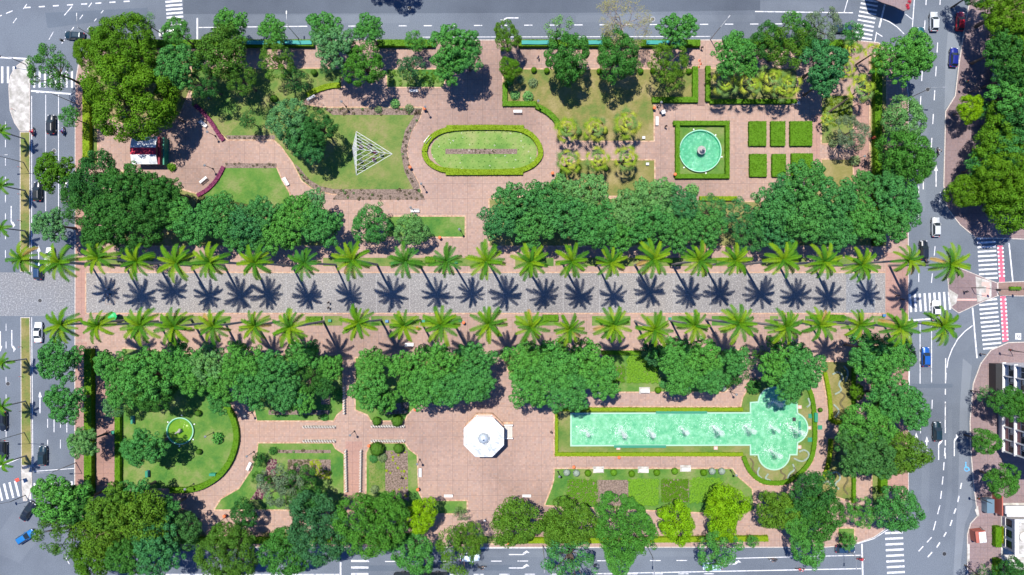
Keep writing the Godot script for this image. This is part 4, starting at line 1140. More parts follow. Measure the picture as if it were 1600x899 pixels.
func make_markings() -> void:
	# zebra crossings
	zebra("zebra crossing of the top street at the left", 271, 2, 274, 39, 7, 26, 3.0)
	zebra("slanting zebra crossing of the top street at the right", 1362, -12, 1349, 59, 12, 27, 2.6, Vector2(0.0, 0.0))
	zebra("zebra crossing at the left edge by the island", -24, 117, 21, 117, 6, 26, 3.4)
	zebra("zebra crossing half hidden by the top left tree", 53, 124, 112, 124, 8, 26, 3.2)
	zebra("zebra crossing left of the lower median tip", -26, 777, 26, 764, 7, 25, 3.4)
	zebra("zebra crossing right of the lower median tip", 46, 768, 112, 765, 9, 25, 3.4)
	zebra("zebra crossing of the bottom street near the left", 562, 877, 562, 1010, 14, 27, 3.2)
	zebra("zebra crossing of the bottom street near the right corner", 1397, 833, 1406, 1010, 21, 28, 3.2)
	zebra("zebra crossing of the right street beside the promenade", 1423, 474, 1484, 470, 9, 28, 3.4)
	zebra("zebra crossing above the right traffic island", 1541, 365, 1545, 435, 11, 29, 2.9)
	zebra("zebra crossing below the right traffic island", 1544, 469, 1551, 544, 12, 29, 2.9, Vector2.ZERO, [])
	# red cycle crossing with white squares
	var o := tag(setting("cycle_crossing", poly([1559, 384, 1567, 384, 1576, 533, 1567, 535]), 0.003, 0.005, M.paint_red, "red cycle crossing edged with white squares"), "red cycle crossing edged with white squares", "", "", "structure")
	for i in 24:
		var t := i / 23.0
		if t > 0.33 and t < 0.5: continue
		for s in [-3.6, 3.6]:
			var x: float = lerpf(1563.5, 1571.5, t) + s
			var y := lerpf(388, 530, t)
			sheet_part("square", rect(x - 1.4, y - 1.5, x + 1.4, y + 1.5), 0.007, 0.008, M.paint, o)
	# stop lines
	lines("stop_line", "thick stop line at the left edge", [[-30, 88, 42, 92]], 2.6)
	lines("stop_line", "thick stop line below the top left trees", [[48, 142, 111, 147]], 2.6)
	lines("stop_line", "stop line of the top street near the left zebra", [[308, 28, 308, 63]], 2.4)
	lines("stop_line", "stop line above the right junction", [[1374, 43, 1383, 7]], 2.6)
	lines("stop_line", "stop line of the right street below the promenade", [[1420, 501, 1462, 498]], 2.6)
	lines("stop_line", "stop line below the right traffic island", [[1520, 481, 1527, 560]], 2.2)
	lines("stop_line", "stop line of the cross street under the garden trees", [[1577, 380, 1583, 440]], 2.2)
	lines("stop_line", "stop line of the bottom street at the left", [[532, 879, 532, 960]], 2.4)
	lines("stop_line", "stop line of the bottom street at the right", [[1347, 850, 1350, 960]], 2.4)
	lines("stop_line", "slanting stop line at the lower median", [[-30, 742, 30, 716]], 2.4)
	# left street
	lines("lane_line", "two long white lane lines of the upper left street", [[71, 148, 71, 330], [91, 148, 91, 330]], 1.0)
	lines("lane_line", "white edge line right of the median", [[49, 150, 49, 425], [49, 496, 51, 730]], 1.0)
	dashes("short lane dashes above the car on the lower left street", 74, 655, 74, 720, 2, 0.42, 1.0)
	dashes("middle lane dashes of the lower left street", 84, 655, 84, 676, 1, 1.0, 1.2)
	dashes("third lane dashes of the lower left street", 94, 655, 94, 720, 2, 0.42, 1.0)
	dashes("right lane line of the lower left street", 104, 655, 104, 676, 1, 1.0, 1.2)
	dashes("dashes of the left carriageway above the crossing", 8, 190, 8, 420, 8, 0.4, 1.0)
	dashes("dashes of the left carriageway below the crossing", 9, 506, 9, 700, 7, 0.4, 1.0)
	lines("lane_line", "thin pale line crossing the lower left street", [[52, 737, 118, 732]], 1.0)
	# top left corner dashes
	dashes("dashed curve at the top left corner, upper lane", -8, 28, 26, 14, 2, 0.6, 1.5)
	dashes("row of bold dashes at the top left", 38, 12, 215, 1, 8, 0.42, 1.9)
	dashes("dashes of the diagonal lane at the top left", 20, 36, 52, -8, 2, 0.35, 1.2)
	dashes("second diagonal dashes at the top left", 96, 68, 152, -8, 4, 0.36, 1.2)
	dashes("third diagonal dashes at the top left", 76, 62, 84, 48, 1, 0.9, 1.0)
	dashes("fourth diagonal dashes at the top left", 136, 46, 168, 8, 3, 0.36, 1.1)
	dashes("dashes of the diagonal lane under the big corner tree", 100, 24, 112, 10, 1, 1.0, 1.4)
	# top street
	dashes("lane dashes of the top street", 505, 41, 1290, 37, 20, 0.33, 1.4)
	lines("lane_line", "white lane line of the top street at the left", [[310, 43, 480, 41]], 1.3)
	lines("lane_line", "kerb line of the top street", [[660, 58, 1110, 57]], 1.0)
	lines("lane_line", "white line of the top street at the right", [[1180, 18, 1333, 20]], 1.5)
	lines("lane_line", "slanting line at the top right corner", [[1326, -4, 1319, 20]], 1.2)
	lines("lane_line", "curved white line at the upper right junction", [[1380, 30, 1390, 34, 1402, 42, 1413, 53]], 1.3)
	lines("lane_line", "white edge lines by the upper right tree", [[1370, 50, 1368, 62], [1368, 62, 1364, 72], [1371, 52, 1379, 57]], 1.4)
	lines("lane_line", "thick white line at the top of the right street", [[1429, 0, 1426, 42]], 1.5)
	lines("lane_line", "thin line below the wedge roof at the top right", [[1415, 22, 1427, 31]], 1.0)
	# right street
	dashes("left lane dashes of the upper right street", 1448, -8, 1437, 190, 5, 0.4, 1.4)
	dashes("right lane dashes of the upper right street", 1470, -8, 1452, 290, 8, 0.42, 1.4)
	dashes("lane dashes of the right street above the junction", 1436, 290, 1436, 470, 4, 0.35, 1.2)
	dashes("second lane dashes above the right junction", 1470, 300, 1453, 470, 4, 0.35, 1.2)
	lines("lane_line", "left lane line of the right street below the junction", [[1438, 504, 1438, 600]], 1.2)
	lines("lane_line", "right lane line of the right street below the junction", [[1456, 504, 1456, 598]], 1.2)
	lines("lane_line", "kerb line of the lower right street", [[1422, 504, 1421, 602]], 1.3)
	dashes("dashes of the left lane of the lower right street", 1440, 625, 1438, 700, 2, 0.4, 1.2)
	dashes("dashes of the middle lane of the lower right street", 1457, 625, 1456, 660, 1, 0.4, 1.2)
	var a := []
	for e in [[1478, 560, 1477, 700], [1477, 700, 1474, 745], [1474, 745, 1469, 790], [1469, 790, 1456, 840], [1456, 840, 1430, 868]]:
		for t in [[0.0, 0.28], [0.5, 0.78]]:
			a.append([lerpf(e[0], e[2], t[0]), lerpf(e[1], e[3], t[0]), lerpf(e[0], e[2], t[1]), lerpf(e[1], e[3], t[1])])
	for y in [608, 628, 648, 668, 688, 708]: a.append([1477.5, y, 1477.5, y + 9])
	lines("lane_line", "curving dashes of the inner lane at the lower right", a, 1.6)
	a = []
	for e in [[1503, 755, 1501, 764], [1499, 775, 1497, 785], [1494, 795, 1491, 803], [1488, 813, 1485, 822], [1479, 832, 1475, 839], [1469, 848, 1464, 856], [1457, 863, 1450, 871]]: a.append(e)
	lines("lane_line", "curving bold dashes of the outer lane at the lower right", a, 2.0)
	lines("lane_line", "curved white line of the right turn below the island", [[1520, 509, 1508, 518, 1497, 530, 1488, 546, 1482, 562, 1480, 575]], 1.5)
	lines("lane_line", "white dashes below the curved turn line", [[1479, 583, 1478, 597]], 1.5)
	# bottom street
	dashes("lane dashes of the bottom street, middle", 560, 878, 1140, 876, 14, 0.4, 1.3)
	dashes("lower lane dashes of the bottom street", 700, 898, 1140, 897, 11, 0.4, 1.3)
	lines("lane_line", "kerb line of the bottom street", [[750, 857, 1335, 854]], 1.2)
	lines("lane_line", "solid lane line of the bottom street at the right", [[1145, 873, 1345, 868]], 1.3)
	lines("lane_line", "lower solid line of the bottom street at the right", [[930, 897, 1346, 889]], 1.6)
	lines("lane_line", "solid line of the bottom street at the left", [[240, 898, 530, 898]], 1.4)
	lines("lane_line", "short dashes at the bottom left corner", [[100, 867, 108, 882], [116, 858, 122, 869]], 1.2)
	lines("lane_line", "white edge of the rounded lower right corner", [[1340, 850, 1366, 842, 1386, 829, 1390, 826]], 1.2)
	# arrows
	arrow(62, 629, 34, 0, "straight", "straight arrow on the lower left street")
	arrow(60, 395, 22, 0, "straight", "straight arrow above the cobbled crossing")
	arrow(17, 338, 32, 180, "left", "turn arrow on the left carriageway above the crossing")
	arrow(18, 532, 32, 180, "left", "turn arrow on the left carriageway below the crossing")
	arrow(0, 534, 32, 180, "straight", "arrow at the left edge below the crossing")
	arrow(1448.5, 698, 32, 0, "straight", "straight arrow left of the black car's lane")
	arrow(1467, 703, 32, 0, "right", "turn arrow right below the black car")
	arrow(1491.5, 697, 32, 0, "right", "turn arrow on the outer lower right lane")
	arrow(1463, 275, 34, 0, "straight", "straight arrow on the upper right street")
	arrow(1443, 286, 20, 0, "left", "turn arrow close to the trees of the upper right street")
	arrow(810, 867, 30, 90, "left", "upper turn arrow on the bottom street")
	arrow(810, 888, 30, 90, "left", "lower turn arrow on the bottom street")
	arrow(1143, 882, 26, 90, "left", "turn arrow half under the bottom tree")
	arrow(797, 28, 26, 270, "left", "turn arrow on the top street")
	arrow(1432, 688, 24, 0, "straight", "straight arrow beside the olive street tree")
	# wheelchair symbol
	var w := tag(Node3D.new(), "blue wheelchair symbol painted on the right lane", "", "", "structure")
	w.name = numbered("painted_symbol")
	add_child(w)
	var ringp := []
	for i in 13: ringp.append(arc(1511, 733, 3.6, 20 + i * 20, 40 + i * 20, 1))
	for e in ringp: sheet_part("stroke", line_poly(e[0], e[1], e[2], e[3], 1.2), 0.007, 0.008, M.paint_blue, w)
	for e in [[1509.5, 724.5, 1509.5, 731], [1509.5, 731, 1513.5, 731], [1513.5, 731, 1515.5, 735.5], [1508.5, 723, 1510.5, 723]]:
		sheet_part("stroke", line_poly(e[0], e[1], e[2], e[3], 1.6), 0.009, 0.010, M.paint_blue, w)
	# white framed mark on the right cross street
	var sq := tag(Node3D.new(), "square painted mark on the right cross street", "", "", "structure")
	sq.name = numbered("painted_symbol")
	add_child(sq)
	sheet_part("field", rect(1587, 521, 1596, 531), 0.006, 0.007, M.paint, sq)
	for e in [[1589, 523, 1592, 529], [1592, 523, 1594.5, 528.5]]:
		sheet_part("stroke", line_poly(e[0], e[1], e[2], e[3], 1.2), 0.009, 0.010, M.asphalt_dark, sq)

# ---------- bandstand ----------
func octagon(r: float, y: float, off := PI / 8.0) -> PackedVector3Array:
	var o := PackedVector3Array()
	for i in 8: o.append(Vector3(cos(off + TAU * i / 8) * r, y, sin(off + TAU * i / 8) * r))
	return o
func make_bandstand() -> void:
	var o := thing("bandstand", "white octagonal bandstand with a small domed cupola", "bandstand", gp(757.5, 675, 0.12))
	var b := MB.new()
	b.loft([octagon(4.55, 0.0), octagon(4.55, 0.95), octagon(4.35, 1.05)], true, false)
	part("plinth", b.mesh(), M.edging, o)
	b = MB.new()
	b.loft([octagon(4.3, 1.05), octagon(4.3, 1.12)], true, false)
	part("deck", b.mesh(), M.paint_pink, o)
	var roof := MB.new()
	roof.loft([octagon(4.15, 4.75), octagon(4.62, 4.78), octagon(4.62, 4.95)], false, false)
	part("cornice", roof.mesh(), M.white, o)
	for i in 8:   # eight roof panels
		var q := MB.new()
		var a := octagon(4.6, 4.955)
		var c := octagon(1.05, 6.1)
		q.hexa([a[i], a[(i + 1) % 8], c[(i + 1) % 8], c[i], a[i] + Vector3.UP * 0.06, a[(i + 1) % 8] + Vector3.UP * 0.06, c[(i + 1) % 8] + Vector3.UP * 0.06, c[i] + Vector3.UP * 0.06])
		part("roof_panel", q.mesh(), M.white_roof, o)
		var rib := MB.new()
		rib.tube([a[i] + Vector3.UP * 0.07, c[i] + Vector3.UP * 0.07], [0.05, 0.04], 6)
		part("roof_rib", rib.mesh(), M.zinc, o)
		var col := MB.new()
		var p := octagon(4.0, 1.1)[i]
		col.lathe(Vector3(p.x, 1.1, p.z), [[0.2, 0.0], [0.2, 0.12], [0.11, 0.2], [0.09, 3.3], [0.2, 3.45], [0.2, 3.66]], 10)
		part("column", col.mesh(), M.white, o)
		if i != 7:
			var p2 := octagon(4.0, 1.1)[(i + 1) % 8]
			var rl := MB.new()
			rl.tube([p + Vector3.UP * 0.95, p2 + Vector3.UP * 0.95], [0.05, 0.05], 6)
			rl.tube([p + Vector3.UP * 0.15, p2 + Vector3.UP * 0.15], [0.035, 0.035], 6)
			for k in 9:
				var m := p.lerp(p2, (k + 1) / 10.0)
				rl.tube([m + Vector3.UP * 0.15, m + Vector3.UP * 0.95], [0.02, 0.02], 5)
			part("railing", rl.mesh(), M.white, o)
	b = MB.new()
	b.lathe(Vector3.ZERO, [[1.06, 6.05], [1.06, 6.35], [1.25, 6.4], [1.25, 6.46]], 16)
	part("cupola_drum", b.mesh(), M.white, o)
	var dome := part("cupola_dome", null, M.zinc, o)
	b = MB.new()
	b.lathe(Vector3.ZERO, [[1.24, 6.46], [1.15, 6.75], [0.92, 7.05], [0.55, 7.3], [0.12, 7.42], [0.1, 7.5], [0.0, 7.5]], 8)
	dome.mesh = b.mesh()
	b = MB.new()
	b.lathe(Vector3(0, 7.46, 0), [[0.05, 0.0], [0.04, 0.5], [0.12, 0.6], [0.12, 0.75], [0.0, 0.95]], 8)
	part("finial", b.mesh(), M.dark_metal, dome)
	for i in 5:
		b = MB.new()
		b.bevel_box(Vector3(4.5 + 0.34 * i, 0.5 - 0.1 * i, -0.2), Vector3(0.34, 1.0 - 0.2 * i, 2.6), 0.02)
		part("step", b.mesh(), M.stone, o)
	for s in [-1.62, 1.22]:
		b = MB.new()
		b.bevel_box(Vector3(5.2, 0.55, s), Vector3(1.9, 1.1, 0.24), 0.04)
		part("stair_wall", b.mesh(), M.white, o)
	b = MB.new()
	b.bevel_box(Vector3(5.1, 0.1, -2.0), Vector3(2.2, 0.2, 0.5), 0.04)
	part("planter", b.mesh(), M.edging, o)

# ---------- glass pyramid frame ----------
func make_pyramid() -> void:
	M.grey_steel = plain(Color(0.58, 0.60, 0.60), 0.5)
	var A := gp(557, 274, 0.2)
	var B := gp(613, 241, 0.2)
	var C := gp(557, 206, 0.2)
	var top := gp(560, 240, 5.6)
	var o := thing("garden_pyramid", "white steel pyramid frame over potted plants", "sculpture", gp(570, 240, 0.2))
	var w := o.position
	var bar := func(p: Vector3, q: Vector3, r: float, called: String):
		var b := MB.new()
		b.tube([p - w, q - w], [r, r], 6)
		part(called, b.mesh(), M.grey_steel, o)
	for e in [[A, B], [B, C], [C, A]]: bar.call(e[0], e[1], 0.06, "base_bar")
	for e in [A, B, C]: bar.call(e, top, 0.06, "edge_bar")
	for i in 5:
		var t := (i + 1) / 6.0
		var a := A.lerp(top, t)
		var b := B.lerp(top, t)
		var c := C.lerp(top, t)
		bar.call(a, b, 0.045, "ring_bar"); bar.call(b, c, 0.045, "ring_bar"); bar.call(c, a, 0.045, "ring_bar")
	for i in 4:
		var t := (i + 1) / 5.0
		bar.call(A.lerp(B, t), A.lerp(top, t), 0.034, "lattice_bar")
		bar.call(B.lerp(C, t), C.lerp(top, 1.0 - t), 0.034, "lattice_bar")
		bar.call(A.lerp(C, t), (A if t < 0.5 else C).lerp(top, 1.0 - absf(t - 0.5) * 2.0), 0.034, "lattice_bar")
	var r := RandomNumberGenerator.new()
	r.seed = 12
	var k := 0
	var bush := bush_mesh(21, 50, 0.42, 0.7, 0.25)
	while k < 12:
		var u := r.randf()
		var v := r.randf()
		if u + v > 0.92 or u < 0.06 or v < 0.06: continue
		var p := A + (B - A) * u + (C - A) * v
		k += 1
		var pot := thing("plant_pot", "potted plant under the pyramid frame, %s from the left" % ORD[k], "plant pot", p, r.randf() * 6, "pots under the pyramid")
		var b := MB.new()
		b.lathe(Vector3.ZERO, [[0.22, 0.0], [0.36, 0.5], [0.4, 0.56], [0.34, 0.56], [0.3, 0.45], [0.0, 0.45]], 12)
		part("pot", b.mesh(), M.white if k % 2 else M.dark_metal, pot)
		var pl := part("plant", bush, M.leaf.gy if k % 3 else M.purple, pot)
		pl.position.y = 0.5
	# relabel the pots by their place from the left
	var pots := []
	for c in get_children():
		if c.has_meta("group") and c.get_meta("group") == "pots under the pyramid": pots.append(c)
	pots.sort_custom(func(a, b): return a.position.x < b.position.x)
	for i in pots.size(): pots[i].set_meta("label", "potted plant under the pyramid frame, %s from the left" % ORD[i + 1])

# ---------- marquee ----------
func make_marquee() -> void:
	# a long arched tent between the big trees, red band across a pale roof
	var o := thing("marquee", "arched marquee with pale roof and red band between big trees", "tent", gp(236, 239, 0.12))
	var L := 5.5   # along x
	var W := 5.9   # along z
	var prof := []
	for i in 13:
		var t := i / 12.0
		prof.append(Vector2(lerpf(-W * 0.5, W * 0.5, t), 2.5 + 0.75 * sin(PI * t)))
	var zs := [[0, 5, "roof_panel", M.canvas if M.has("canvas") else M.white_roof], [5, 8, "red_band", M.red_cloth if M.has("red_cloth") else plain(Color(0.5, 0.012, 0.05), 0.7)], [8, 12, "roof_panel", M.white_roof]]
	for e in zs:
		var b := MB.new()
		for i in range(e[0], e[1]):
			var p: Vector2 = prof[i]
			var q: Vector2 = prof[i + 1]
			b.hexa([Vector3(-L / 2, p.y, p.x), Vector3(L / 2, p.y, p.x), Vector3(L / 2, q.y, q.x), Vector3(-L / 2, q.y, q.x), Vector3(-L / 2, p.y + 0.05, p.x), Vector3(L / 2, p.y + 0.05, p.x), Vector3(L / 2, q.y + 0.05, q.x), Vector3(-L / 2, q.y + 0.05, q.x)])
		part(e[2], b.mesh(), e[3], o)
	var v := MB.new()
	v.box(Vector3(L / 2 + 0.25, 2.3, 0), Vector3(0.5, 0.5, W))
	part("valance", v.mesh(), plain(Color(0.2, 0.01, 0.03), 0.7), o)
	v = MB.new()
	v.box(Vector3(L / 2 + 0.95, 0.95, 0), Vector3(0.3, 1.9, W))
	part("screen", v.mesh(), M.teal, o)
	for x in [-L / 2 + 0.1, 0.0, L / 2 - 0.1]:
		for z in [-W / 2 + 0.06, W / 2 - 0.06]:
			var b := MB.new()
			b.tube([Vector3(x, 0, z), Vector3(x, 2.5, z)], [0.05, 0.05], 6)
			part("post", b.mesh(), M.grey_metal, o)
	v = MB.new()
	v.box(Vector3(-L / 2 - 0.45, 0.06, 0), Vector3(0.12, 0.12, W * 0.8))
	v.box(Vector3(-L / 2 - 0.85, 0.06, 0), Vector3(0.12, 0.12, W * 0.8))
	part("threshold_rail", v.mesh(), M.white, o)

# ---------- buildings ----------
func make_buildings() -> void:
	# office block at the right edge: its west face leans away in the lens
	M.panel_blue = plain(Color(0.045, 0.13, 0.29), 0.5)
	M.panel_brick = plain(Color(0.30, 0.14, 0.14), 0.8)
	M.render_grey = surface(noise_tex(71, 0.03, 5, ramp([[0.2, Color(0.42, 0.42, 0.42)], [0.8, Color(0.58, 0.58, 0.57)]]), 256), 5.0, 0.9)
	M.render_grey.uv1_triplanar = true
	M.curtain = plain(Color(0.52, 0.54, 0.52), 0.9)
	var x0 := (1558 - CX) * S
	var z0 := (566 - CY) * S
	var z1 := (702 - CY) * S
	var H := 21.0
	var o := thing("office_block", "white framed office block with blue panels at the right edge", "building", Vector3(x0, 0.12, z0))
	var len := z1 - z0
	var b := MB.new()
	b.box(Vector3(9.3, H * 0.5, len * 0.5), Vector3(18.0, H, len - 0.2))
	part("core", b.mesh(), M.render_grey, o)
	b = MB.new()
	b.box(Vector3(9.0, H + 0.2, len * 0.5), Vector3(19.0, 0.4, len + 0.6))
	part("roof", b.mesh(), M.white_roof, o)
	b = MB.new()
	b.box(Vector3(-0.9, 1.1, 3.2), Vector3(1.9, 2.2, 6.0))
	part("porch", b.mesh(), M.dark_metal, o)
	var bays := 7
	var bw := len / bays
	for f in 6:
		var y := 2.1 + 3.5 * f
		b = MB.new()
		b.box(Vector3(-0.05, y, len * 0.5), Vector3(0.75, 0.28, len + 0.3))
		part("floor_slab", b.mesh(), M.white, o)
	for i in bays + 1:
		b = MB.new()
		b.box(Vector3(-0.02, H * 0.5 + 0.9, clampf(i * bw, 0.12, len - 0.12)), Vector3(0.62, H - 1.8, 0.24))
		part("pier", b.mesh(), M.white, o)
	for f in 5:
		var y := 2.1 + 3.5 * f + 0.14
		for i in bays:
			var blue := i < 4
			b = MB.new()
			b.box(Vector3(0.24, y + 0.5, (i + 0.5) * bw), Vector3(0.14, 1.0, bw - 0.26))
			part("spandrel", b.mesh(), M.panel_blue if blue else M.panel_brick, o)
			b = MB.new()
			b.box(Vector3(0.255, y + 2.17, (i + 0.5) * bw), Vector3(0.1, 2.3, bw - 0.28))
			var wdw := part("window", b.mesh(), M.glass, o)
			b = MB.new()
			b.box(Vector3(0.19, y + 2.17, (i + 0.5) * bw), Vector3(0.1, 2.3, 0.08))
			b.box(Vector3(0.19, y + 1.05, (i + 0.5) * bw), Vector3(0.12, 0.08, bw - 0.3))
			part("frame", b.mesh(), M.white if (i + f) % 2 else M.grey_metal, wdw)
			if (i * 3 + f) % 4 != 1:
				b = MB.new()
				b.box(Vector3(0.2, y + 2.3, (i + 0.28) * bw), Vector3(0.04, 1.7, bw * 0.3))
				part("blind", b.mesh(), M.curtain, wdw)
	# lower building with a flat roof and canopy
	var q := seen(1587, 813, 4.6)
	o = thing("low_building", "low grey building with a white edged flat roof", "building", Vector3(q.x, 0.12, q.z))
	b = MB.new()
	b.box(Vector3(7.2, 2.2, 3.8), Vector3(13.8, 4.4, 7.0))
	part("wall", b.mesh(), M.render_grey, o)
	b = MB.new()
	b.bevel_box(Vector3(7.0, 4.55, 3.8), Vector3(14.4, 0.3, 7.9), 0.05)
	part("roof_slab", b.mesh(), M.white_roof, o)
	b = MB.new()
	b.box(Vector3(7.2, 4.74, 3.8), Vector3(13.2, 0.08, 6.7))
	part("roof_felt", b.mesh(), M.concrete, o)
	b = MB.new()
	b.lathe(Vector3(1.6, 4.78, 3.4), [[1.1, 0.0], [1.1, 0.25], [0.95, 0.25], [0.95, 0.05], [0.0, 0.05]], 20)
	part("roof_tank", b.mesh(), M.stone, o)
	for i in 3:
		b = MB.new()
		b.box(Vector3(0.26, 2.2, 1.4 + 2.3 * i), Vector3(0.1, 1.7, 1.5))
		var wd := part("window", b.mesh(), M.glass, o)
		b = MB.new()
		b.box(Vector3(0.22, 1.3, 1.4 + 2.3 * i), Vector3(0.2, 0.1, 1.7))
		part("sill", b.mesh(), M.white, wd)
	q = seen(1571, 797, 3.6)
	o = thing("entrance_canopy", "stepped grey and white canopy beside the office block", "canopy", Vector3(q.x, 0.12, q.z))
	b = MB.new()
	b.box(Vector3(5.0, 3.45, 0.0), Vector3(10.0, 0.3, 1.7))
	part("canopy_slab", b.mesh(), M.render_grey, o)
	b = MB.new()
	b.box(Vector3(5.2, 3.7, 0.95), Vector3(10.0, 0.22, 0.75))
	part("canopy_slab", b.mesh(), M.white, o)
	b = MB.new()
	b.box(Vector3(-0.2, 1.5, -0.6), Vector3(0.25, 3.0, 4.2))
	part("brick_wall", b.mesh(), M.brick_red, o)
	for i in 3:
		b = MB.new()
		b.tube([Vector3(1.0 + 3.5 * i, 0, 0.5), Vector3(1.0 + 3.5 * i, 3.4, 0.5)], [0.1, 0.1], 8)
		part("post", b.mesh(), M.grey_metal, o)
	b = MB.new()
	b.box(Vector3(-1.9, 0.9, -0.2), Vector3(1.6, 1.8, 3.0))
	part("glass_porch", b.mesh(), plain(Color(0.12, 0.19, 0.24), 0.15), o)
	# garden wall at the upper right
	b = MB.new()
	b.bevel_box(Vector3(0, 1.0, 0), Vector3(0.25, 2.0, 38.0), 0.04)
	single("garden_wall", b.mesh(), M.stone, "long thin wall of the upper right garden", "wall").position = gp(1551, 175, 0.12)
	# wedge roof at the top right edge
	o = thing("wedge_roof", "pinkish brown wedge shaped roof cut by the top edge", "roof", seen(1400, -4, 4.2) * Vector3(1, 0, 1))
	var rp := PackedVector2Array()
	for e in [[1360, -30], [1368, -1], [1379, 4], [1398, 10], [1412, 17], [1420, 15], [1426, 2], [1428, -30]]:
		var s := seen(e[0], e[1], 4.2) - o.position
		rp.append(Vector2(s.x, s.z))
	b = MB.new()
	b.prism(rp, 3.95, 4.2)
	part("roof", b.mesh(), M.mauve, o)
	for e in [[0, 0.25], [-2.0, -1.2], [2.0, -1.4]]:
		b = MB.new()
		b.tube([Vector3(e[0], 0, e[1]), Vector3(e[0], 3.95, e[1])], [0.12, 0.12], 8)
		part("post", b.mesh(), M.grey_metal, o)
	var fl := bush_mesh(31, 60, 0.45, 0.4, 0.2)
	for e in [[1418, 9], [1421, 3], [1419, 13]]:
		var pl := part("red_flowers", fl, M.red_leaf if M.has("red_leaf") else foliage(Color(0.5, 0.03, 0.06)), o)
		pl.position = seen(e[0], e[1], 4.2) - o.position

# ---------- trees ----------
var crowns := {}
# one crown: lobes over an uneven dome, each lobe a ball of leaf clumps; and the wood that carries them
func make_crown(sd: int, R: float, flat: float, lobes: int, lobe_r: float, leaves: int, size: float, gap := 0.0, clumps := 0) -> Array:
	var r := RandomNumberGenerator.new()
	r.seed = sd
	var b := MB.new()
	var wood := MB.new()
	var ph := r.randf() * TAU
	var p2 := r.randf() * TAU
	var p3 := r.randf() * TAU
	var cy := R * flat + R * 0.62          # height of the crown's middle
	var cs := []
	for i in clumps:                       # big boughs, each a dome of lobes
		var t := (i + 0.4) / clumps
		var a := i * 2.39996 + r.randfn(0, 0.2)
		var rr := sqrt(t) * 0.72 + 0.03
		var out := 1.0 + 0.08 * sin(2.0 * a + ph) + 0.07 * sin(3.0 * a + p2) + r.randfn(0, 0.05)
		var big := R * r.randf_range(0.24, 0.34)
		var q := Vector3(cos(a) * rr * R * out, flat * R * (0.75 - 0.95 * t) + r.randfn(0, 0.05) * R + R * 0.05, sin(a) * rr * R * out)
		for k in lobes:
			var z := 1.0 - 1.25 * (k + 0.5) / lobes
			var b2 := k * 2.39996 + a
			var w := sqrt(1.0 - z * z)
			var lr := R * lobe_r * r.randf_range(0.75, 1.25)
			cs.append([q + Vector3(cos(b2) * w, z * 0.8, sin(b2) * w) * (big - lr * 0.35) + Vector3.UP * cy, lr])
	for i in (lobes if clumps == 0 else 0):
		var t := (i + 0.5) / lobes
		var yy := 1.0 - t * 1.36             # from the top down past the belt
		var a := i * 2.39996 + r.randfn(0, 0.25)
		var rr := sqrt(maxf(0.0, 1.0 - yy * yy))
		var out := 1.0 + 0.08 * sin(2.0 * a + ph) + 0.08 * sin(3.0 * a + p2) + 0.06 * sin(5.0 * a + p3) + r.randfn(0, 0.06 if gap > 0.0 else 0.03)
		var lr := R * lobe_r * r.randf_range(0.72, 1.3)
		var q := Vector3(cos(a) * rr, yy * flat, sin(a) * rr) * (R * out - lr * 0.8)
		if r.randf() < gap: continue
		cs.append([q + Vector3.UP * cy, lr])
	for i in int(lobes * (0.32 if gap == 0.0 else 0.16)) + clumps:             # fill the inside
		var q := Vector3(r.randfn(0, 0.32), r.randfn(0, 0.2) * flat, r.randfn(0, 0.32)) * R
		cs.append([q + Vector3.UP * cy, R * lobe_r * 0.9])
	var tot := 0.0
	for e in cs: tot += e[1] * e[1]
	for e in cs:
		var n := int(leaves * e[1] * e[1] / tot)
		var lobe_tone := leaf_tone(r, 0.09)
		if r.randf() < 0.08: lobe_tone = lobe_tone * Color(1.28, 1.08, 0.9)
		var centre: Vector3 = e[0]
		for i in n:
			var z := r.randf_range(-0.75, 1.0)
			var a := r.randf() * TAU
			var q := sqrt(1.0 - z * z)
			var d := Vector3(cos(a) * q, z, sin(a) * q)
			var p: Vector3 = centre + d * e[1] * (1.0 - 0.3 * r.randf() * r.randf()) * Vector3(1, 0.85, 1) + Vector3(r.randfn(0, 0.05), r.randfn(0, 0.05), r.randfn(0, 0.05))
			b.col = leaf_tone(r, 0.17) * lobe_tone
			var nn := (d + Vector3(r.randfn(0, 0.33), 0.1 + r.randfn(0, 0.33), r.randfn(0, 0.33))).normalized()
			var l := size * r.randf_range(0.65, 1.35)
			b.leaf(p, nn, Vector3(r.randfn(), r.randfn(), r.randfn()), l, l * 0.72)
	# trunk and limbs
	var fork := Vector3(r.randfn(0, 0.15), R * 0.42, r.randfn(0, 0.15))
	var stem := MB.new()
	stem.tube([Vector3.ZERO, Vector3(fork.x * 0.3, 0.06, fork.z * 0.3), Vector3(fork.x * 0.5 + r.randfn(0, 0.08), 0.5, fork.z * 0.5 + r.randfn(0, 0.08)), Vector3(fork.x, 1.02, fork.z)], [R * 0.09, R * 0.07, R * 0.055, R * 0.048], 8)
	for i in mini(cs.size(), 13):
		var e: Array = cs[(i * 5) % cs.size()]
		var m: Vector3 = fork.lerp(e[0], 0.5) + Vector3(r.randfn(0, 0.3), -0.3, r.randfn(0, 0.3))
		wood.tube([fork, m, e[0]], [R * 0.036, R * 0.022, R * 0.008], 5)
	return [b.mesh(), wood.mesh(), R, cy, cy + R * flat, stem.mesh(), R * 0.42]

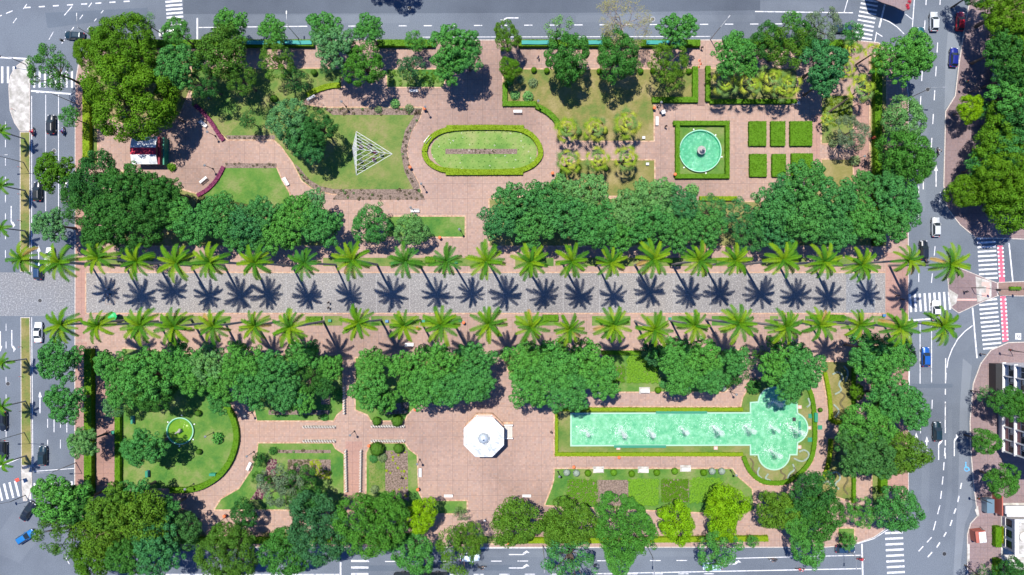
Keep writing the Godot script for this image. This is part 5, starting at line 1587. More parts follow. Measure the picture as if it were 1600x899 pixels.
func bare_crown(sd: int, R: float) -> Array:
	var r := RandomNumberGenerator.new()
	r.seed = sd
	var b := MB.new()
	var wood := MB.new()
	var tips := [[Vector3(0, R * 0.5, 0), Vector3(0, 1, 0), R * 0.4, R * 0.05]]
	var stem := MB.new()
	stem.tube([Vector3.ZERO, Vector3(0, 0.5, 0), Vector3(0, 1.02, 0)], [R * 0.07, R * 0.055, R * 0.05], 7)
	for lev in 5:
		var nxt := []
		for t in tips:
			for k in (7 if lev == 0 else 3):
				var d: Vector3 = (t[1] + Vector3(r.randfn(0, 0.6), r.randfn(0, 0.2) - 0.08, r.randfn(0, 0.6)) * (1.7 if lev == 0 else 1.1)).normalized()
				var e: Vector3 = t[0] + d * t[2] * r.randf_range(0.8, 1.25)
				wood.tube([t[0], e], [t[3] * 0.7, t[3] * 0.42], 4, false)
				nxt.append([e, d, t[2] * 0.72, t[3] * 0.5])
		tips = nxt
	for t in tips:
		for k in 5:
			b.col = leaf_tone(r, 0.2)
			b.leaf(t[0] + Vector3(r.randfn(0, 0.25), r.randfn(0, 0.2), r.randfn(0, 0.25)), Vector3(r.randfn(0, 0.5), 1, r.randfn(0, 0.5)).normalized(), Vector3(r.randfn(), 0, r.randfn()), 0.22, 0.12)
	return [b.mesh(), wood.mesh(), R, R * 1.2, R * 1.7, stem.mesh(), R * 0.5]

func prepare_crowns() -> void:
	# form: l lumpy, b broad and layered, r round and dense, s loose with gaps, n nearly bare
	crowns.l5 = [make_crown(101, 5.0, 0.72, 70, 0.185, 13775, 0.30), make_crown(102, 5.0, 0.78, 62, 0.195, 13775, 0.30)]
	crowns.l9 = [make_crown(103, 8.5, 0.66, 165, 0.125, 34800, 0.32), make_crown(104, 8.5, 0.7, 150, 0.13, 34800, 0.32)]
	crowns.b5 = [make_crown(111, 5.2, 0.52, 7, 0.125, 13000, 0.29, 0.08, 11), make_crown(112, 5.2, 0.46, 7, 0.13, 13000, 0.29, 0.1, 10), make_crown(113, 5.2, 0.56, 7, 0.12, 13000, 0.29, 0.08, 13), make_crown(116, 5.2, 0.5, 8, 0.12, 13000, 0.29, 0.12, 12)]
	crowns.b7 = [make_crown(114, 7.0, 0.46, 8, 0.10, 21000, 0.30, 0.08, 17), make_crown(115, 7.0, 0.5, 8, 0.105, 21000, 0.30, 0.1, 15)]
	crowns.r5 = [make_crown(121, 5.0, 0.7, 100, 0.14, 15225, 0.27), make_crown(122, 5.0, 0.66, 90, 0.15, 15225, 0.27), make_crown(127, 5.0, 0.72, 84, 0.155, 15225, 0.27)]
	crowns.r7 = [make_crown(123, 7.2, 0.6, 150, 0.118, 26100, 0.29), make_crown(124, 7.2, 0.62, 130, 0.125, 26100, 0.29)]
	crowns.r2 = [make_crown(125, 2.4, 0.75, 34, 0.23, 3120, 0.22), make_crown(126, 2.4, 0.7, 28, 0.25, 3120, 0.22)]
	crowns.s5 = [make_crown(131, 4.8, 0.6, 60, 0.165, 7830, 0.24, 0.26), make_crown(132, 4.8, 0.55, 54, 0.175, 7830, 0.24, 0.28), make_crown(133, 4.8, 0.62, 66, 0.155, 8410, 0.24, 0.24)]
	crowns.s2 = [make_crown(134, 2.4, 0.7, 28, 0.22, 1560, 0.20, 0.25)]
	crowns.n5 = [bare_crown(141, 5.2)]

const TONE := {"yg": "yellow-green", "gr": "mid green", "dk": "dark green", "mg": "deep green", "bg": "blue-green", "ol": "olive green", "lm": "lime green", "pa": "pale green", "gy": "grey-green", "te": "deep teal green", "bn": "pinkish brown", "pu": "purple leaved"}
const FORM := {"l": "lumpy", "b": "broad", "r": "round", "s": "airy", "n": "bare"}
func tree(px: float, py: float, rp: float, h: float, form: String, tone: String, label: String, group: String) -> void:
	var want := rp * S
	if h < 12.5 and h > 4.5: h = h * 1.45   # as the lengths of the shadows tell
	var key := form + ("2" if want < 3.0 and form != "l" and form != "n" and form != "b" else ("5" if want < 6.3 or form == "s" or form == "n" else ("9" if form == "l" else "7")))
	if not crowns.has(key): key = form + "5"
	var list: Array = crowns[key]
	var pick := absi(int(px * 7 + py * 13)) % list.size()
	var c: Array = list[pick]
	# the crown's widest height decides where the lens shows it
	var mid: float = h * c[3] / c[4]
	var at := seen(px, py, mid)
	var real := want * (1.0 - mid / EYE) * (1.05 if form == "b" else 0.97)
	var s: float = real / c[2]
	var o := thing("tree", label, "tree", Vector3(at.x, 0.12 if at.x > -97 and at.x < 87 and at.z > -54 and at.z < 57 else 0.0, at.z), fmod(px * 1.37 + py * 2.11, TAU), group)
	if at.x > 93: o.position.y = 0.12
	var lift: float = maxf(mid - c[3] * s, -c[6] * s * 0.5)
	var e := 1.0 + 0.07 * sin(px * 0.7 + py)
	var bark: Material = M.bark_pink if form == "n" else M.bark
	var alt := absi(int(px * 3.0 + py * 5.0)) % 3
	var trunk := part("trunk", c[5], bark, o)
	trunk.scale = Vector3(s, lift + c[6] * s, s)
	var limbs := part("limbs", c[1], bark, o)
	var crown := part("crown", c[0], M.leaf[tone + (str(alt) if alt > 0 else "")], o)
	for k in [limbs, crown]:
		k.position.y = lift
		k.scale = Vector3(s * e, s, s / e)

func zone(where: String, axis: String, group: String, data: String) -> void:
	var rows := []
	for line in data.split(";", false):
		var f := line.strip_edges().split(" ", false)
		if f.size() < 5: continue
		rows.append([float(f[0]), float(f[1]), float(f[2]), float(f[3]), f[4].substr(0, 1), f[4].substr(1, 2)])
	var ax := 0 if axis == "left" else 1
	rows.sort_custom(func(a, b): return a[ax] < b[ax])
	for i in rows.size():
		var e: Array = rows[i]
		var nth: String = ORD[i + 1]
		tree(e[0], e[1], e[2], e[3], e[4], e[5], "%s %s tree, %s from the %s %s" % [FORM[e[4]], TONE[e[5]], nth, axis, where], group)

func make_trees() -> void:
	prepare_crowns()
	print("crowns")
	zone("in the top left corner grove", "left", "trees of the top left grove", "
		77 108 34 11 smg; 135 83 22 8 lyg; 198 78 54 13 lyg; 204 155 68 15 lyg; 230 36 15 7 spa; 276 50 22 9 rgr; 282 104 38 10 bbg; 262 140 18 8 lyg; 318 130 26 9 sdk; 165 60 22 8 lyg; 258 176 22 9 lyg")
	zone("in the top row's left half", "left", "trees of the top row", "
		345 85 42 10 lol; 362 44 30 8 bgr; 376 124 25 9 sol; 428 50 25 8 bgr; 432 96 30 9 sol; 460 124 21 8 sdk; 508 48 30 9 bgr; 520 76 34 10 bpa; 578 48 26 9 bgr; 552 64 20 8 sgr; 568 104 34 9 rmg; 510 106 11 4 rte; 648 65 17 6 rgr; 642 106 21 7 rte; 708 72 38 11 bgr; 700 108 28 9 bgr; 730 88 28 10 bgr; 792 57 23 8 rol; 797 108 18 6 lyg")
	zone("in the top row's right half", "left", "trees of the top row", "
		887 88 38 10 rmg; 886 112 22 8 rmg; 964 88 37 10 rmg; 984 104 18 8 rmg; 873 44 21 8 spa; 976 30 45 12 nbn; 1060 48 31 9 bgr; 1044 98 32 9 sol; 1052 122 20 8 sol; 1145 84 36 10 bgr; 1168 104 18 8 bgr; 1198 66 28 9 rdk; 1228 72 36 10 sol; 1236 32 16 7 rgr; 1285 40 29 9 sgy; 1332 52 18 6 rgr; 1284 100 40 10 bbg; 1285 130 24 9 bbg; 1255 60 24 9 rdk")
	zone("on the upper left pavement", "top", "street trees", "110 183 17 7 rgr; 88 268 33 8 byg; 80 352 29 8 bpa")
	zone("in the dark left grove", "left", "trees of the left grove", "
		150 280 40 10 rdk; 195 294 42 11 bdk; 246 306 36 10 bdk; 140 330 36 10 sdk; 175 345 44 11 bdk; 222 345 44 11 rdk; 265 300 26 9 bdk; 150 372 24 9 bdk; 205 378 28 9 sdk; 118 300 26 9 rdk")
	zone("in the left belt above the promenade", "left", "trees of the upper belt", "
		276 336 32 9 bgr; 310 352 38 9 bgr; 345 340 36 9 bgr; 385 352 36 9 bbg; 416 336 32 9 bbg; 440 362 34 9 bgr; 468 338 36 10 bgr; 502 352 36 10 bgr; 490 322 26 9 bpa; 370 370 28 8 bgr; 404 374 24 8 bbg; 580 352 31 7 rgr; 643 360 27 6 rpa")
	zone("in the right belt above the promenade", "left", "trees of the upper belt", "
		780 346 32 9 bbg; 806 318 38 10 bbg; 836 356 38 10 bbg; 852 315 36 10 bbg; 886 342 40 10 bbg; 876 300 26 9 bpa; 918 306 36 9 bpa; 930 352 40 10 bgr; 966 366 30 9 bgr; 980 330 36 9 bpa; 1018 312 38 9 bpa; 1012 352 38 10 bgr; 1058 362 34 9 bbg; 1064 322 30 9 bbg; 1104 356 34 9 bbg; 1112 330 26 8 sbg; 1152 340 30 9 sbg; 1170 366 28 9 sbg; 1208 330 40 10 bbg; 1216 364 32 9 bbg; 1256 284 38 10 bbg; 1258 344 42 11 bbg; 1300 312 40 11 bbg; 1302 360 36 10 bbg; 1340 342 34 10 bgr; 1386 350 36 10 bbg; 1396 312 38 10 bbg; 1345 290 24 8 bbg; 1412 330 28 9 bbg; 1225 298 28 9 bbg")
	zone("along the upper right pavement", "top", "street trees", "1410 92 46 10 bgr; 1432 100 24 9 bgr; 1412 186 34 8 rpa; 1412 240 40 9 rmg; 1424 258 34 8 rmg; 1388 282 24 7 bbg; 1330 208 27 7 sgy")
	zone("on the lower left pavement", "top", "street trees", "96 562 37 9 bgr; 104 628 34 9 bgr; 132 690 26 8 bpa; 96 776 44 10 bgr; 124 786 34 9 bdk; 96 832 40 9 sol")
	zone("in the left belt below the promenade", "left", "trees of the lower belt", "
		178 570 30 9 bgr; 196 606 34 9 bgr; 182 634 20 7 rpa; 232 588 44 11 bgr; 240 614 33 10 rdk; 282 564 36 10 bgr; 302 590 32 10 bgr; 330 570 36 10 bpa; 352 596 33 10 bgr; 380 566 36 10 bgr; 398 604 36 10 bgr; 430 574 34 10 bgr; 446 612 34 9 bbg; 474 552 28 9 bgr; 482 590 24 8 sdk; 516 572 22 8 bgr; 344 628 22 8 bgr; 470 626 24 8 bgr; 506 604 20 7 bdk; 584 566 28 9 bgr; 580 612 34 10 bgr; 604 626 22 8 bgr; 640 572 34 10 bgr; 664 606 36 10 bgr; 690 566 36 10 bgr; 706 604 36 10 bgr; 742 562 34 10 bgr; 744 598 34 10 bgr; 640 602 22 8 bgr")
	zone("in the right belt below the promenade", "left", "trees of the lower belt", "
		822 560 36 10 bgr; 830 600 40 11 bgr; 870 576 42 11 bgr; 888 610 38 11 bgr; 922 566 38 10 bgr; 938 594 34 10 bgr; 868 548 24 9 bgr; 1022 550 22 7 bte; 1050 552 32 9 bgr; 1062 588 32 9 bgr; 1096 560 34 9 bgr; 1110 592 28 9 bgr; 1146 562 26 9 bgr; 1150 586 18 7 rdk; 1214 566 38 10 bgr; 1248 574 40 11 bgr; 1234 598 34 11 bgr; 1352 544 34 9 bgr; 1366 570 36 9 bgr; 1398 552 32 9 bgr; 1186 560 18 7 sdk")
	zone("in the square's lower right corner", "top", "trees of the lower right corner", "1339 612 12 4 lyg; 1390 622 36 9 bgr; 1416 640 36 9 bgr; 1352 668 40 11 rgr; 1350 704 46 11 bte; 1410 708 37 9 lol; 1374 722 30 10 bte; 1402 796 37 8 rgr; 1345 800 24 6 sgr; 1270 772 36 10 rdk; 1282 806 38 10 rdk; 1215 797 33 8 lol; 1262 852 30 8 rgr; 1326 846 13 5 rgr; 1244 812 26 9 rgr")
	zone("in the bottom row's left half", "left", "trees of the bottom row", "
		208 772 30 9 bgr; 176 792 40 11 bol; 222 806 44 11 lol; 262 796 24 8 bgr; 160 836 38 9 lol; 146 874 32 8 lyg; 200 866 34 9 bdk; 248 856 46 10 bbg; 285 830 30 8 rte; 356 862 46 9 lol; 381 802 22 6 rdk; 446 862 40 8 rmg; 440 760 36 8 sgy; 470 752 30 8 sdk; 486 790 30 8 bdk; 500 826 54 11 rte; 580 818 54 12 rmg; 604 800 32 11 rmg; 656 806 28 8 llm; 646 864 34 8 rgr; 716 858 37 9 sol; 735 842 26 9 sol; 720 804 12 4 sgy")
	zone("in the bottom row's right half", "left", "trees of the bottom row", "
		808 816 40 9 lol; 892 816 40 9 lol; 866 828 24 8 lol; 892 876 42 8 sbg; 974 822 50 10 rmg; 968 872 26 6 rgr; 1057 816 31 7 llm; 1134 792 35 8 llm; 1130 822 24 7 llm; 1122 858 34 8 sgr; 1176 846 10 4 rgr")
	zone("on the inner lawns", "left", "lawn trees", "228 700 33 9 bgr; 212 700 24 8 bgr; 452 190 35 9 rpa; 476 216 32 8 rbg; 500 202 27 10 rdk; 488 232 22 8 rbg; 388 188 14 6 rte; 404 718 11 4 rdk; 402 746 10 4 rdk; 420 752 10 4 rdk")
	zone("in the far right garden", "top", "garden trees at the right edge", "1574 14 46 10 lyg; 1600 60 36 10 lyg; 1562 78 36 9 bdk; 1600 110 36 10 bdk; 1580 118 30 9 bdk; 1574 150 36 8 bgr; 1606 190 36 10 bdk; 1566 186 26 7 lyg; 1556 222 36 8 lyg; 1588 232 40 9 rgr; 1570 272 46 9 lyg; 1604 290 40 10 lyg; 1586 324 42 9 lyg; 1508 299 29 6 lyg; 1536 262 28 7 rgr; 1548 308 26 7 lyg; 1528 -14 26 9 rdk")
	zone("on the right pavement", "top", "street trees at the right", "1515 170 21 6 llm; 1540 172 16 5 rgr; 1572 628 25 8 rmg; 1590 636 22 8 rmg; 1540 690 22 7 rmg; 1566 750 27 7 rmg; 1540 616 14 5 sgr; 1580 892 22 5 rdk; 1536 900 18 6 sdk")
	zone("beyond the top edge", "left", "street trees above the top street", "572 -62 24 9 rdk; 606 -66 34 11 rdk")

# ---------- palms ----------
func frond_mesh(sd: int, L: float, rise: float, droop: float, leaflet: float, pairs: int) -> ArrayMesh:
	# grows along +x from the origin
	var r := RandomNumberGenerator.new()
	r.seed = sd
	var b := MB.new()
	var pts := []
	var rad := []
	var p := Vector3.ZERO
	var ang := rise
	for i in 11:
		pts.append(p); rad.append(lerpf(0.06, 0.012, i / 10.0))
		p += Vector3(cos(ang), sin(ang), 0) * L / 10.0
		ang -= droop / 10.0
	b.col = Color(1.1, 1.0, 0.9)
	b.tube(pts, rad, 4, false)
	for i in pairs:
		var t := (i + 0.8) / pairs
		var f := t * 10.0
		var k := mini(int(f), 9)
		var q: Vector3 = (pts[k] as Vector3).lerp(pts[k + 1], f - k)
		var d: Vector3 = ((pts[k + 1] as Vector3) - pts[k]).normalized()
		var up := d.cross(Vector3(0, 0, -1)).normalized()
		if up.y < 0: up = -up
		var ll := leaflet * (0.55 + 0.9 * sin(PI * clampf(t * 0.85 + 0.12, 0, 1))) * r.randf_range(0.85, 1.1)
		for s in [-1.0, 1.0]:
			b.col = leaf_tone(r, 0.16)
			var dir := (d * 0.75 + Vector3(0, 0, s) * 0.95 - Vector3(0, 0.12, 0) + up * 0.7).normalized()
			var tip := q + dir * ll + Vector3(0, -ll * 0.4, 0)
			var mid := q + dir * ll * 0.55
			var w := d * 0.062
			var nn := (up * 1.0 + Vector3(0, 0.3, 0) - Vector3(0, 0, s) * 0.25).normalized()
			b.flat(q - w, q + w, mid + w, nn); b.flat(q - w, mid + w, mid - w, nn)
			b.flat(mid - w, mid + w, tip, nn)
	return b.mesh()
func make_palm(h: float, L: float, n: int, meshes: Array, mats: Array, sd: int, slim := 1.0) -> Node3D:
	# a royal palm: grey column, green crownshaft, arching feather leaves
	var r := RandomNumberGenerator.new()
	r.seed = sd
	var o := Node3D.new()
	var b := MB.new()
	b.tube([Vector3.ZERO, Vector3(0, 0.3, 0), Vector3(0, h * 0.3, 0), Vector3(0, h * 0.6, 0), Vector3(0, h - 1.5 * slim, 0)], [0.36 * slim, 0.27 * slim, 0.25 * slim, 0.27 * slim, 0.19 * slim], 10)
	part("trunk", b.mesh(), M.palm_trunk, o)
	b = MB.new()
	b.tube([Vector3(0, h - 1.5 * slim, 0), Vector3(0, h - 1.0 * slim, 0), Vector3(0, h + 0.1, 0)], [0.2 * slim, 0.21 * slim, 0.09 * slim], 9)
	part("crownshaft", b.mesh(), M.crownshaft, o)
	for i in n:
		var k := 0 if i < n * 0.22 else (1 if i < n * 0.62 else 2)
		var dead := i == n - 1 and sd % 3 == 1 and slim == 1.0
		var f := part("frond", meshes[k][i % 2], M.fan_dead if dead else mats[(i + sd) % mats.size()], o)
		f.position = Vector3(0, h - 0.05, 0)
		f.rotation.y = i * 2.39996 + r.randfn(0, 0.14)
		var s := r.randf_range(0.9, 1.1)
		f.scale = Vector3(s, s, s)
	return o

func fan_mesh(sd: int, rad: float, petiole: float, rise: float) -> ArrayMesh:
	var r := RandomNumberGenerator.new()
	r.seed = sd
	var b := MB.new()
	b.col = Color(1.0, 1.0, 0.8)
	var hub := Vector3(cos(rise), sin(rise), 0) * petiole
	b.tube([Vector3.ZERO, hub], [0.03, 0.018], 4, false)
	var fwd := Vector3(cos(rise - 0.35), sin(rise - 0.35), 0)
	var up := Vector3(-fwd.y, fwd.x, 0)
	var n := 12
	for i in n:
		var a := lerpf(-1.9, 1.9, (i + 0.5) / n)
		var w := 3.8 / n * 0.47
		b.col = leaf_tone(r, 0.14)
		var pt := func(ang: float, d: float, lift: float) -> Vector3: return hub + (fwd * cos(ang) + Vector3(0, 0, 1) * sin(ang)) * d + up * lift
		var l := rad * r.randf_range(0.86, 1.08)
		var A: Vector3 = pt.call(a - w, l * 0.42, -0.03)
		var B: Vector3 = pt.call(a, l * 0.42, 0.06)
		var C: Vector3 = pt.call(a + w, l * 0.42, -0.03)
		var T: Vector3 = pt.call(a, l, -0.08 * rad) + Vector3(0, -0.06 * rad, 0)
		b.flat(hub, A, B, up); b.flat(hub, B, C, up); b.flat(A, T, B, up); b.flat(B, T, C, up)
	return b.mesh()
func make_fan_palm(h: float, n: int, fans: Array, sd: int, lean := Vector3.ZERO) -> Node3D:
	var r := RandomNumberGenerator.new()
	r.seed = sd
	var o := Node3D.new()
	var b := MB.new()
	b.tube([Vector3.ZERO, lean * 0.4 + Vector3(0, h * 0.5, 0), lean + Vector3(0, h, 0)], [0.26, 0.19, 0.17], 9)
	part("trunk", b.mesh(), M.bark, o)
	for i in n:
		var t := float(i) / n
		var f := part("fan_leaf", fans[mini(int(t * fans.size()), fans.size() - 1)], M.fan_dead if (i > n * 0.85 and i % 3 == 0) else M.fan[(i + sd) % 3], o)
		f.position = lean + Vector3(0, h - 0.1 - 0.35 * t, 0)
		f.rotation.y = i * 2.39996 + r.randfn(0, 0.2)
		f.scale = Vector3.ONE * r.randf_range(0.88, 1.1)
	return o

func put(o: Node3D, called: String, label: String, category: String, at: Vector3, turn: float, group: String) -> Node3D:
	o.name = numbered(called)
	add_child(o)
	o.position = at; o.rotation.y = turn
	tag(o, label, category, group)
	return o

func make_palms() -> void:
	var L := 3.9
	var meshes := [
		[frond_mesh(1, L * 0.85, 1.2, 1.5, 0.5, 26), frond_mesh(2, L * 0.9, 1.05, 1.5, 0.5, 26)],
		[frond_mesh(3, L * 1.05, 0.8, 1.7, 0.57, 28), frond_mesh(4, L * 1.05, 0.65, 1.6, 0.57, 28)],
		[frond_mesh(5, L, 0.32, 1.5, 0.58, 28), frond_mesh(6, L * 0.97, 0.1, 1.2, 0.58, 28)]]
	var h := 21.5
	var protos := []
	for i in 7: protos.append(make_palm(h, L, 17 + (i * 2) % 5, meshes, M.frond, i + 1))
	var deep := make_palm(h, L, 18, meshes, [M.frond_deep, M.frond[2]], 9)
	var up := [30, 93, 152, 213, 273, 328, 398, 477, 553, 632, 693, 760, 825, 893, 957, 1025, 1093, 1153, 1222, 1287, 1352, 1420, 1490]
	var dn := [93, 152, 213, 273, 328, 395, 455, 560, 632, 692, 762, 828, 893, 958, 1025, 1090, 1155, 1225, 1280, 1340, 1410, 1475]
	for row in 2:
		var xs: Array = up if row == 0 else dn
		for i in xs.size():
			var q := seen(xs[i], (408.5 if row == 0 else 509.5) + 2.0 * sin(i * 2.3), h + 0.4)
			var src: Node3D = deep if (row == 0 and xs[i] in [477, 632, 693]) else protos[(i * 3 + row * 2) % 7]
			var o: Node3D = src.duplicate()
			put(o, "royal_palm", "tall royal palm, %s from the left in the row %s the promenade" % [ORD[i + 1], "above" if row == 0 else "below"], "palm tree", Vector3(q.x, 0.12, q.z), i * 1.7 + row, "royal palms along the promenade")
			var s := 0.84 + 0.033 * ((i * 5 + row * 3) % 7)
			o.rotation.x = 0.012 * (((i * 7 + row) % 5) - 2)
			o.scale = Vector3(s, 1.0 + 0.012 * ((i * 3) % 5 - 2), s)
	for p in protos: p.free()
	deep.free()
	# young palms on the median
	var small := [
		[frond_mesh(11, 1.9, 1.2, 1.4, 0.42, 16), frond_mesh(12, 1.9, 1.0, 1.5, 0.42, 16)],
		[frond_mesh(13, 2.1, 0.7, 1.6, 0.45, 16), frond_mesh(14, 2.1, 0.6, 1.6, 0.45, 16)],
		[frond_mesh(15, 2.1, 0.2, 1.3, 0.45, 16), frond_mesh(16, 2.0, 0.1, 1.2, 0.45, 16)]]
	var yp := make_palm(6.8, 2.0, 9, small, [M.frond[2], M.frond[0]], 5, 0.55)
	var i := 0
	for e in [[38, 217], [39, 298], [39, 361], [41, 561], [40, 627], [41, 712]]:
		i += 1
		put(yp.duplicate(), "young_palm", "slender young palm on the left median, %s from the top" % ORD[i], "palm tree", gp(e[0], e[1], 0.12), i * 1.1, "young palms on the median")
	yp.free()
	# fan palms
	var fans := [fan_mesh(1, 0.85, 0.9, 1.2), fan_mesh(2, 0.95, 1.3, 0.8), fan_mesh(3, 1.0, 1.6, 0.45), fan_mesh(4, 1.0, 1.75, 0.15), fan_mesh(5, 0.9, 1.6, -0.2)]
	var big := [fan_mesh(6, 1.1, 1.2, 1.15), fan_mesh(7, 1.2, 1.7, 0.8), fan_mesh(8, 1.25, 2.1, 0.45), fan_mesh(9, 1.25, 2.3, 0.15), fan_mesh(10, 1.15, 2.1, -0.2)]
	var fp := make_fan_palm(4.6, 19, fans, 1)
	i = 0
	for e in [[886, 204, "upper left"], [929, 203, "upper middle"], [977, 196, "upper right"], [888, 254, "lower left"], [932, 251, "lower middle"], [977, 249, "lower right"]]:
		i += 1
		var q := seen(e[0], e[1], 4.8)
		var o := fp.duplicate()
		put(o, "fan_palm", "yellow-green fan palm, %s of the six beside the oval court" % e[2], "palm tree", Vector3(q.x, 0.18, q.z), i * 0.9, "six fan palms beside the oval court")
		o.scale = Vector3.ONE * (1.42 if i == 3 else 1.26)
	fp.free()
	var bp := make_fan_palm(7.0, 19, big, 2)
	i = 0
	for e in [[1132, 130, 1.0], [1172, 131, 0.95], [1206, 124, 1.05], [1232, 132, 0.95], [1222, 140, 0.8]]:
		i += 1
		var q := seen(e[0], e[1], 7.2)
		var o := bp.duplicate()
		put(o, "fan_palm", "large fan palm of the clump above the six hedge blocks, %s from the left" % ORD[i if i < 4 else (5 if i == 4 else 4)], "palm tree", Vector3(q.x, 0.18, q.z), i * 1.3, "clump of large fan palms")
		o.scale = Vector3(e[2], 1.0, e[2])
	i = 0
	for e in [[1364, 84, "right under the top right street tree"], [1332, 80, "left at the upper right corner"], [1320, 108, "third at the upper right corner"], [1355, 335, "poking through the right tree belt"], [1305, 180, "small beside the leaning one"]]:
		i += 1
		var q := seen(e[0], e[1], 7.2)
		var o := bp.duplicate()
		put(o, "fan_palm", "yellow fan palm, %s" % e[2], "palm tree", Vector3(q.x, 0.18, q.z), i * 1.9, "scattered fan palms")
		o.scale = Vector3(0.78, 1.0, 0.78) if i != 5 else Vector3(0.5, 0.5, 0.5)
	bp.free()
	var base := gp(1293, 177, 0.18)
	var crown := seen(1346, 138, 7.5)
	var lp := make_fan_palm(7.3, 20, big, 4, Vector3(crown.x - base.x, 0, crown.z - base.z))
	put(lp, "fan_palm", "leaning fan palm with a long bowed trunk at upper right", "palm tree", base, 0.0, "scattered fan palms")

func make_small_plants() -> void:
	# clipped balls and shrubs
	var ball := MB.new()
	var r := RandomNumberGenerator.new()
	r.seed = 3
	ball.ball(Vector3(0, 0.5, 0), Vector3(0.46, 0.5, 0.46), 12, 8)
	for i in 260:
		var d := Vector3(r.randfn(), r.randfn() + 0.35, r.randfn()).normalized()
		ball.col = leaf_tone(r, 0.2)
		ball.leaf(Vector3(0, 0.5, 0) + d * Vector3(0.5, 0.52, 0.5), (d + Vector3(r.randfn(0, 0.3), r.randfn(0, 0.3), r.randfn(0, 0.3))).normalized(), Vector3(r.randfn(), r.randfn(), r.randfn()), 0.17, 0.13)
	var bm := ball.mesh()
	var put_ball := func(px: float, py: float, rp: float, mat: Material, label: String, group: String):
		var o := single("clipped_bush", bm, mat, label, "bush", group)
		var s := rp * S / 0.52
		o.position = gp(px, py, 0.18)
		o.scale = Vector3(s, s * 0.95, s)
	var i := 0
	for e in [[834, 111], [854, 112], [936, 113], [1000, 113], [1019, 112], [1075, 113]]:
		i += 1
		put_ball.call(e[0], e[1], 4.6, M.hedge, "round clipped bush at the dry lawn's upper edge, %s from the left" % ORD[i], "clipped balls of the dry lawn")
	i = 0
	for e in [[885, 737, "te"], [900, 738, "te"], [918, 738, "ol"], [958, 737, "gr"], [986, 739, "ol"], [1025, 737, "ol"], [1053, 735, "gr"], [1098, 737, "ol"], [1111, 735, "te"], [1126, 735, "te"]]:
		i += 1
		put_ball.call(e[0], e[1], 5.4, M.silver_leaf if e[2] == "te" else (M.hedge if e[2] == "ol" else M.cover), "round bush in the row below the pool path, %s from the left" % ORD[i], "clipped balls below the pool")
	i = 0
	for e in [[958, 609], [1027, 609], [1057, 609], [1128, 606]]:
		i += 1
		put_ball.call(e[0], e[1], 5.2, M.hedge if i < 4 else M.silver_leaf, "round bush in the row above the pool path, %s from the left" % ORD[i], "clipped balls above the pool")
	for e in [[590, 657, 7, "upper left of the octagon path's right arm"], [622, 656, 9, "upper right of the octagon path's right arm"], [591, 699, 11, "lower left of the octagon path's right arm"], [624, 699, 8, "lower right of the octagon path's right arm"]]:
		put_ball.call(e[0], e[1], e[2], M.bush_dark, "dark round bush, %s" % e[3], "bushes by the octagon path")
	for e in [[492, 115, 5, "clipped bush on the lawn below the top row trees"], [430, 156, 6, "oval bush on the lawn left of the pale tree"], [312, 645, 5, "small bush upper right of the lime fountain"], [313, 705, 4.5, "small bush lower right of the lime fountain"], [904, 208, 5, "small bush at the first upper fan palm"], [945, 206, 4.5, "small bush at the second upper fan palm"], [903, 262, 5, "small bush at the first lower fan palm"], [946, 264, 4.5, "small bush at the second lower fan palm"], [1280, 640, 3.6, "little bush on the path beside the pool"]]:
		put_ball.call(e[0], e[1], e[2], M.bush_dark, e[3], "single clipped bushes")
	# loose shrubs: a few leafy stems each
	var shrub := bush_mesh(51, 220, 0.95, 1.3, 0.3)
	var stem := MB.new()
	for k in 5: stem.tube([Vector3.ZERO, Vector3(cos(k * 1.26) * 0.5, 0.9, sin(k * 1.26) * 0.5)], [0.04, 0.015], 5)
	var sm := stem.mesh()
	for e in [[813, 125, 8, "gy", "pale shrub at the left of the dry lawn, upper"], [833, 131, 9, "gy", "pale shrub at the left of the dry lawn, second"], [805, 150, 9, "pa", "leafy shrub above the hedge corner, left"], [825, 152, 10, "pa", "leafy shrub above the hedge corner, right"], [796, 128, 8, "gr", "shrub under the yellow tree at the entrance"],
		[342, 684, 11, "gr", "loose shrub right of the lime fountain"], [618, 163, 9, "pa", "tallest shrub of the rose bed above the pyramid"], [640, 170, 8, "gy", "shrub at the right of the pyramid's rose bed"], [592, 172, 7, "gy", "shrub in the middle of the pyramid's rose bed"],
		[598, 714, 9, "gy", "silvery shrub beside the brown bed"], [584, 716, 8, "bg", "blue-green shrub beside the brown bed"], [586, 764, 8, "gy", "silvery shrub at the foot of the balustrade"], [428, 704, 8, "dk", "dark shrub at the left of the thin rose bed"], [508, 652, 7, "gr", "dark shrub at the right of the upper rose bed"],
		[1048, 296, 12, "pa", "pale shrub below the fountain court"], [1080, 298, 13, "pa", "second pale shrub below the fountain court"], [1334, 252, 10, "gy", "grey shrub on the reddish path's edge"], [1300, 225, 8, "gy", "grey shrub on the corner of the leaning palm's lawn"],
		[530, 616, 9, "gr", "shrub at the head of the balustrade path"], [1320, 842, 8, "lm", "lime shrub at the bottom right corner"], [270, 262, 8, "yg", "yellow-green shrub beside the marquee"], [1176, 604, 14, "dk", "dark shrub left of the pool's upper lobe"], [1036, 600, 8, "bg", "blue shrub above the pool path"], [444, 752, 10, "pu", "purple shrub under the dusty tree"]]:
		var o := thing("shrub", e[4], "shrub", gp(e[0], e[1], 0.18), e[0] * 0.9, "loose shrubs")
		part("foliage", shrub, M.leaf[e[3]], o)
		part("stems", sm, M.bark, o)
		var s: float = e[2] * S / 1.0
		for k in o.get_children(): k.scale = Vector3(s, s * 0.9, s)

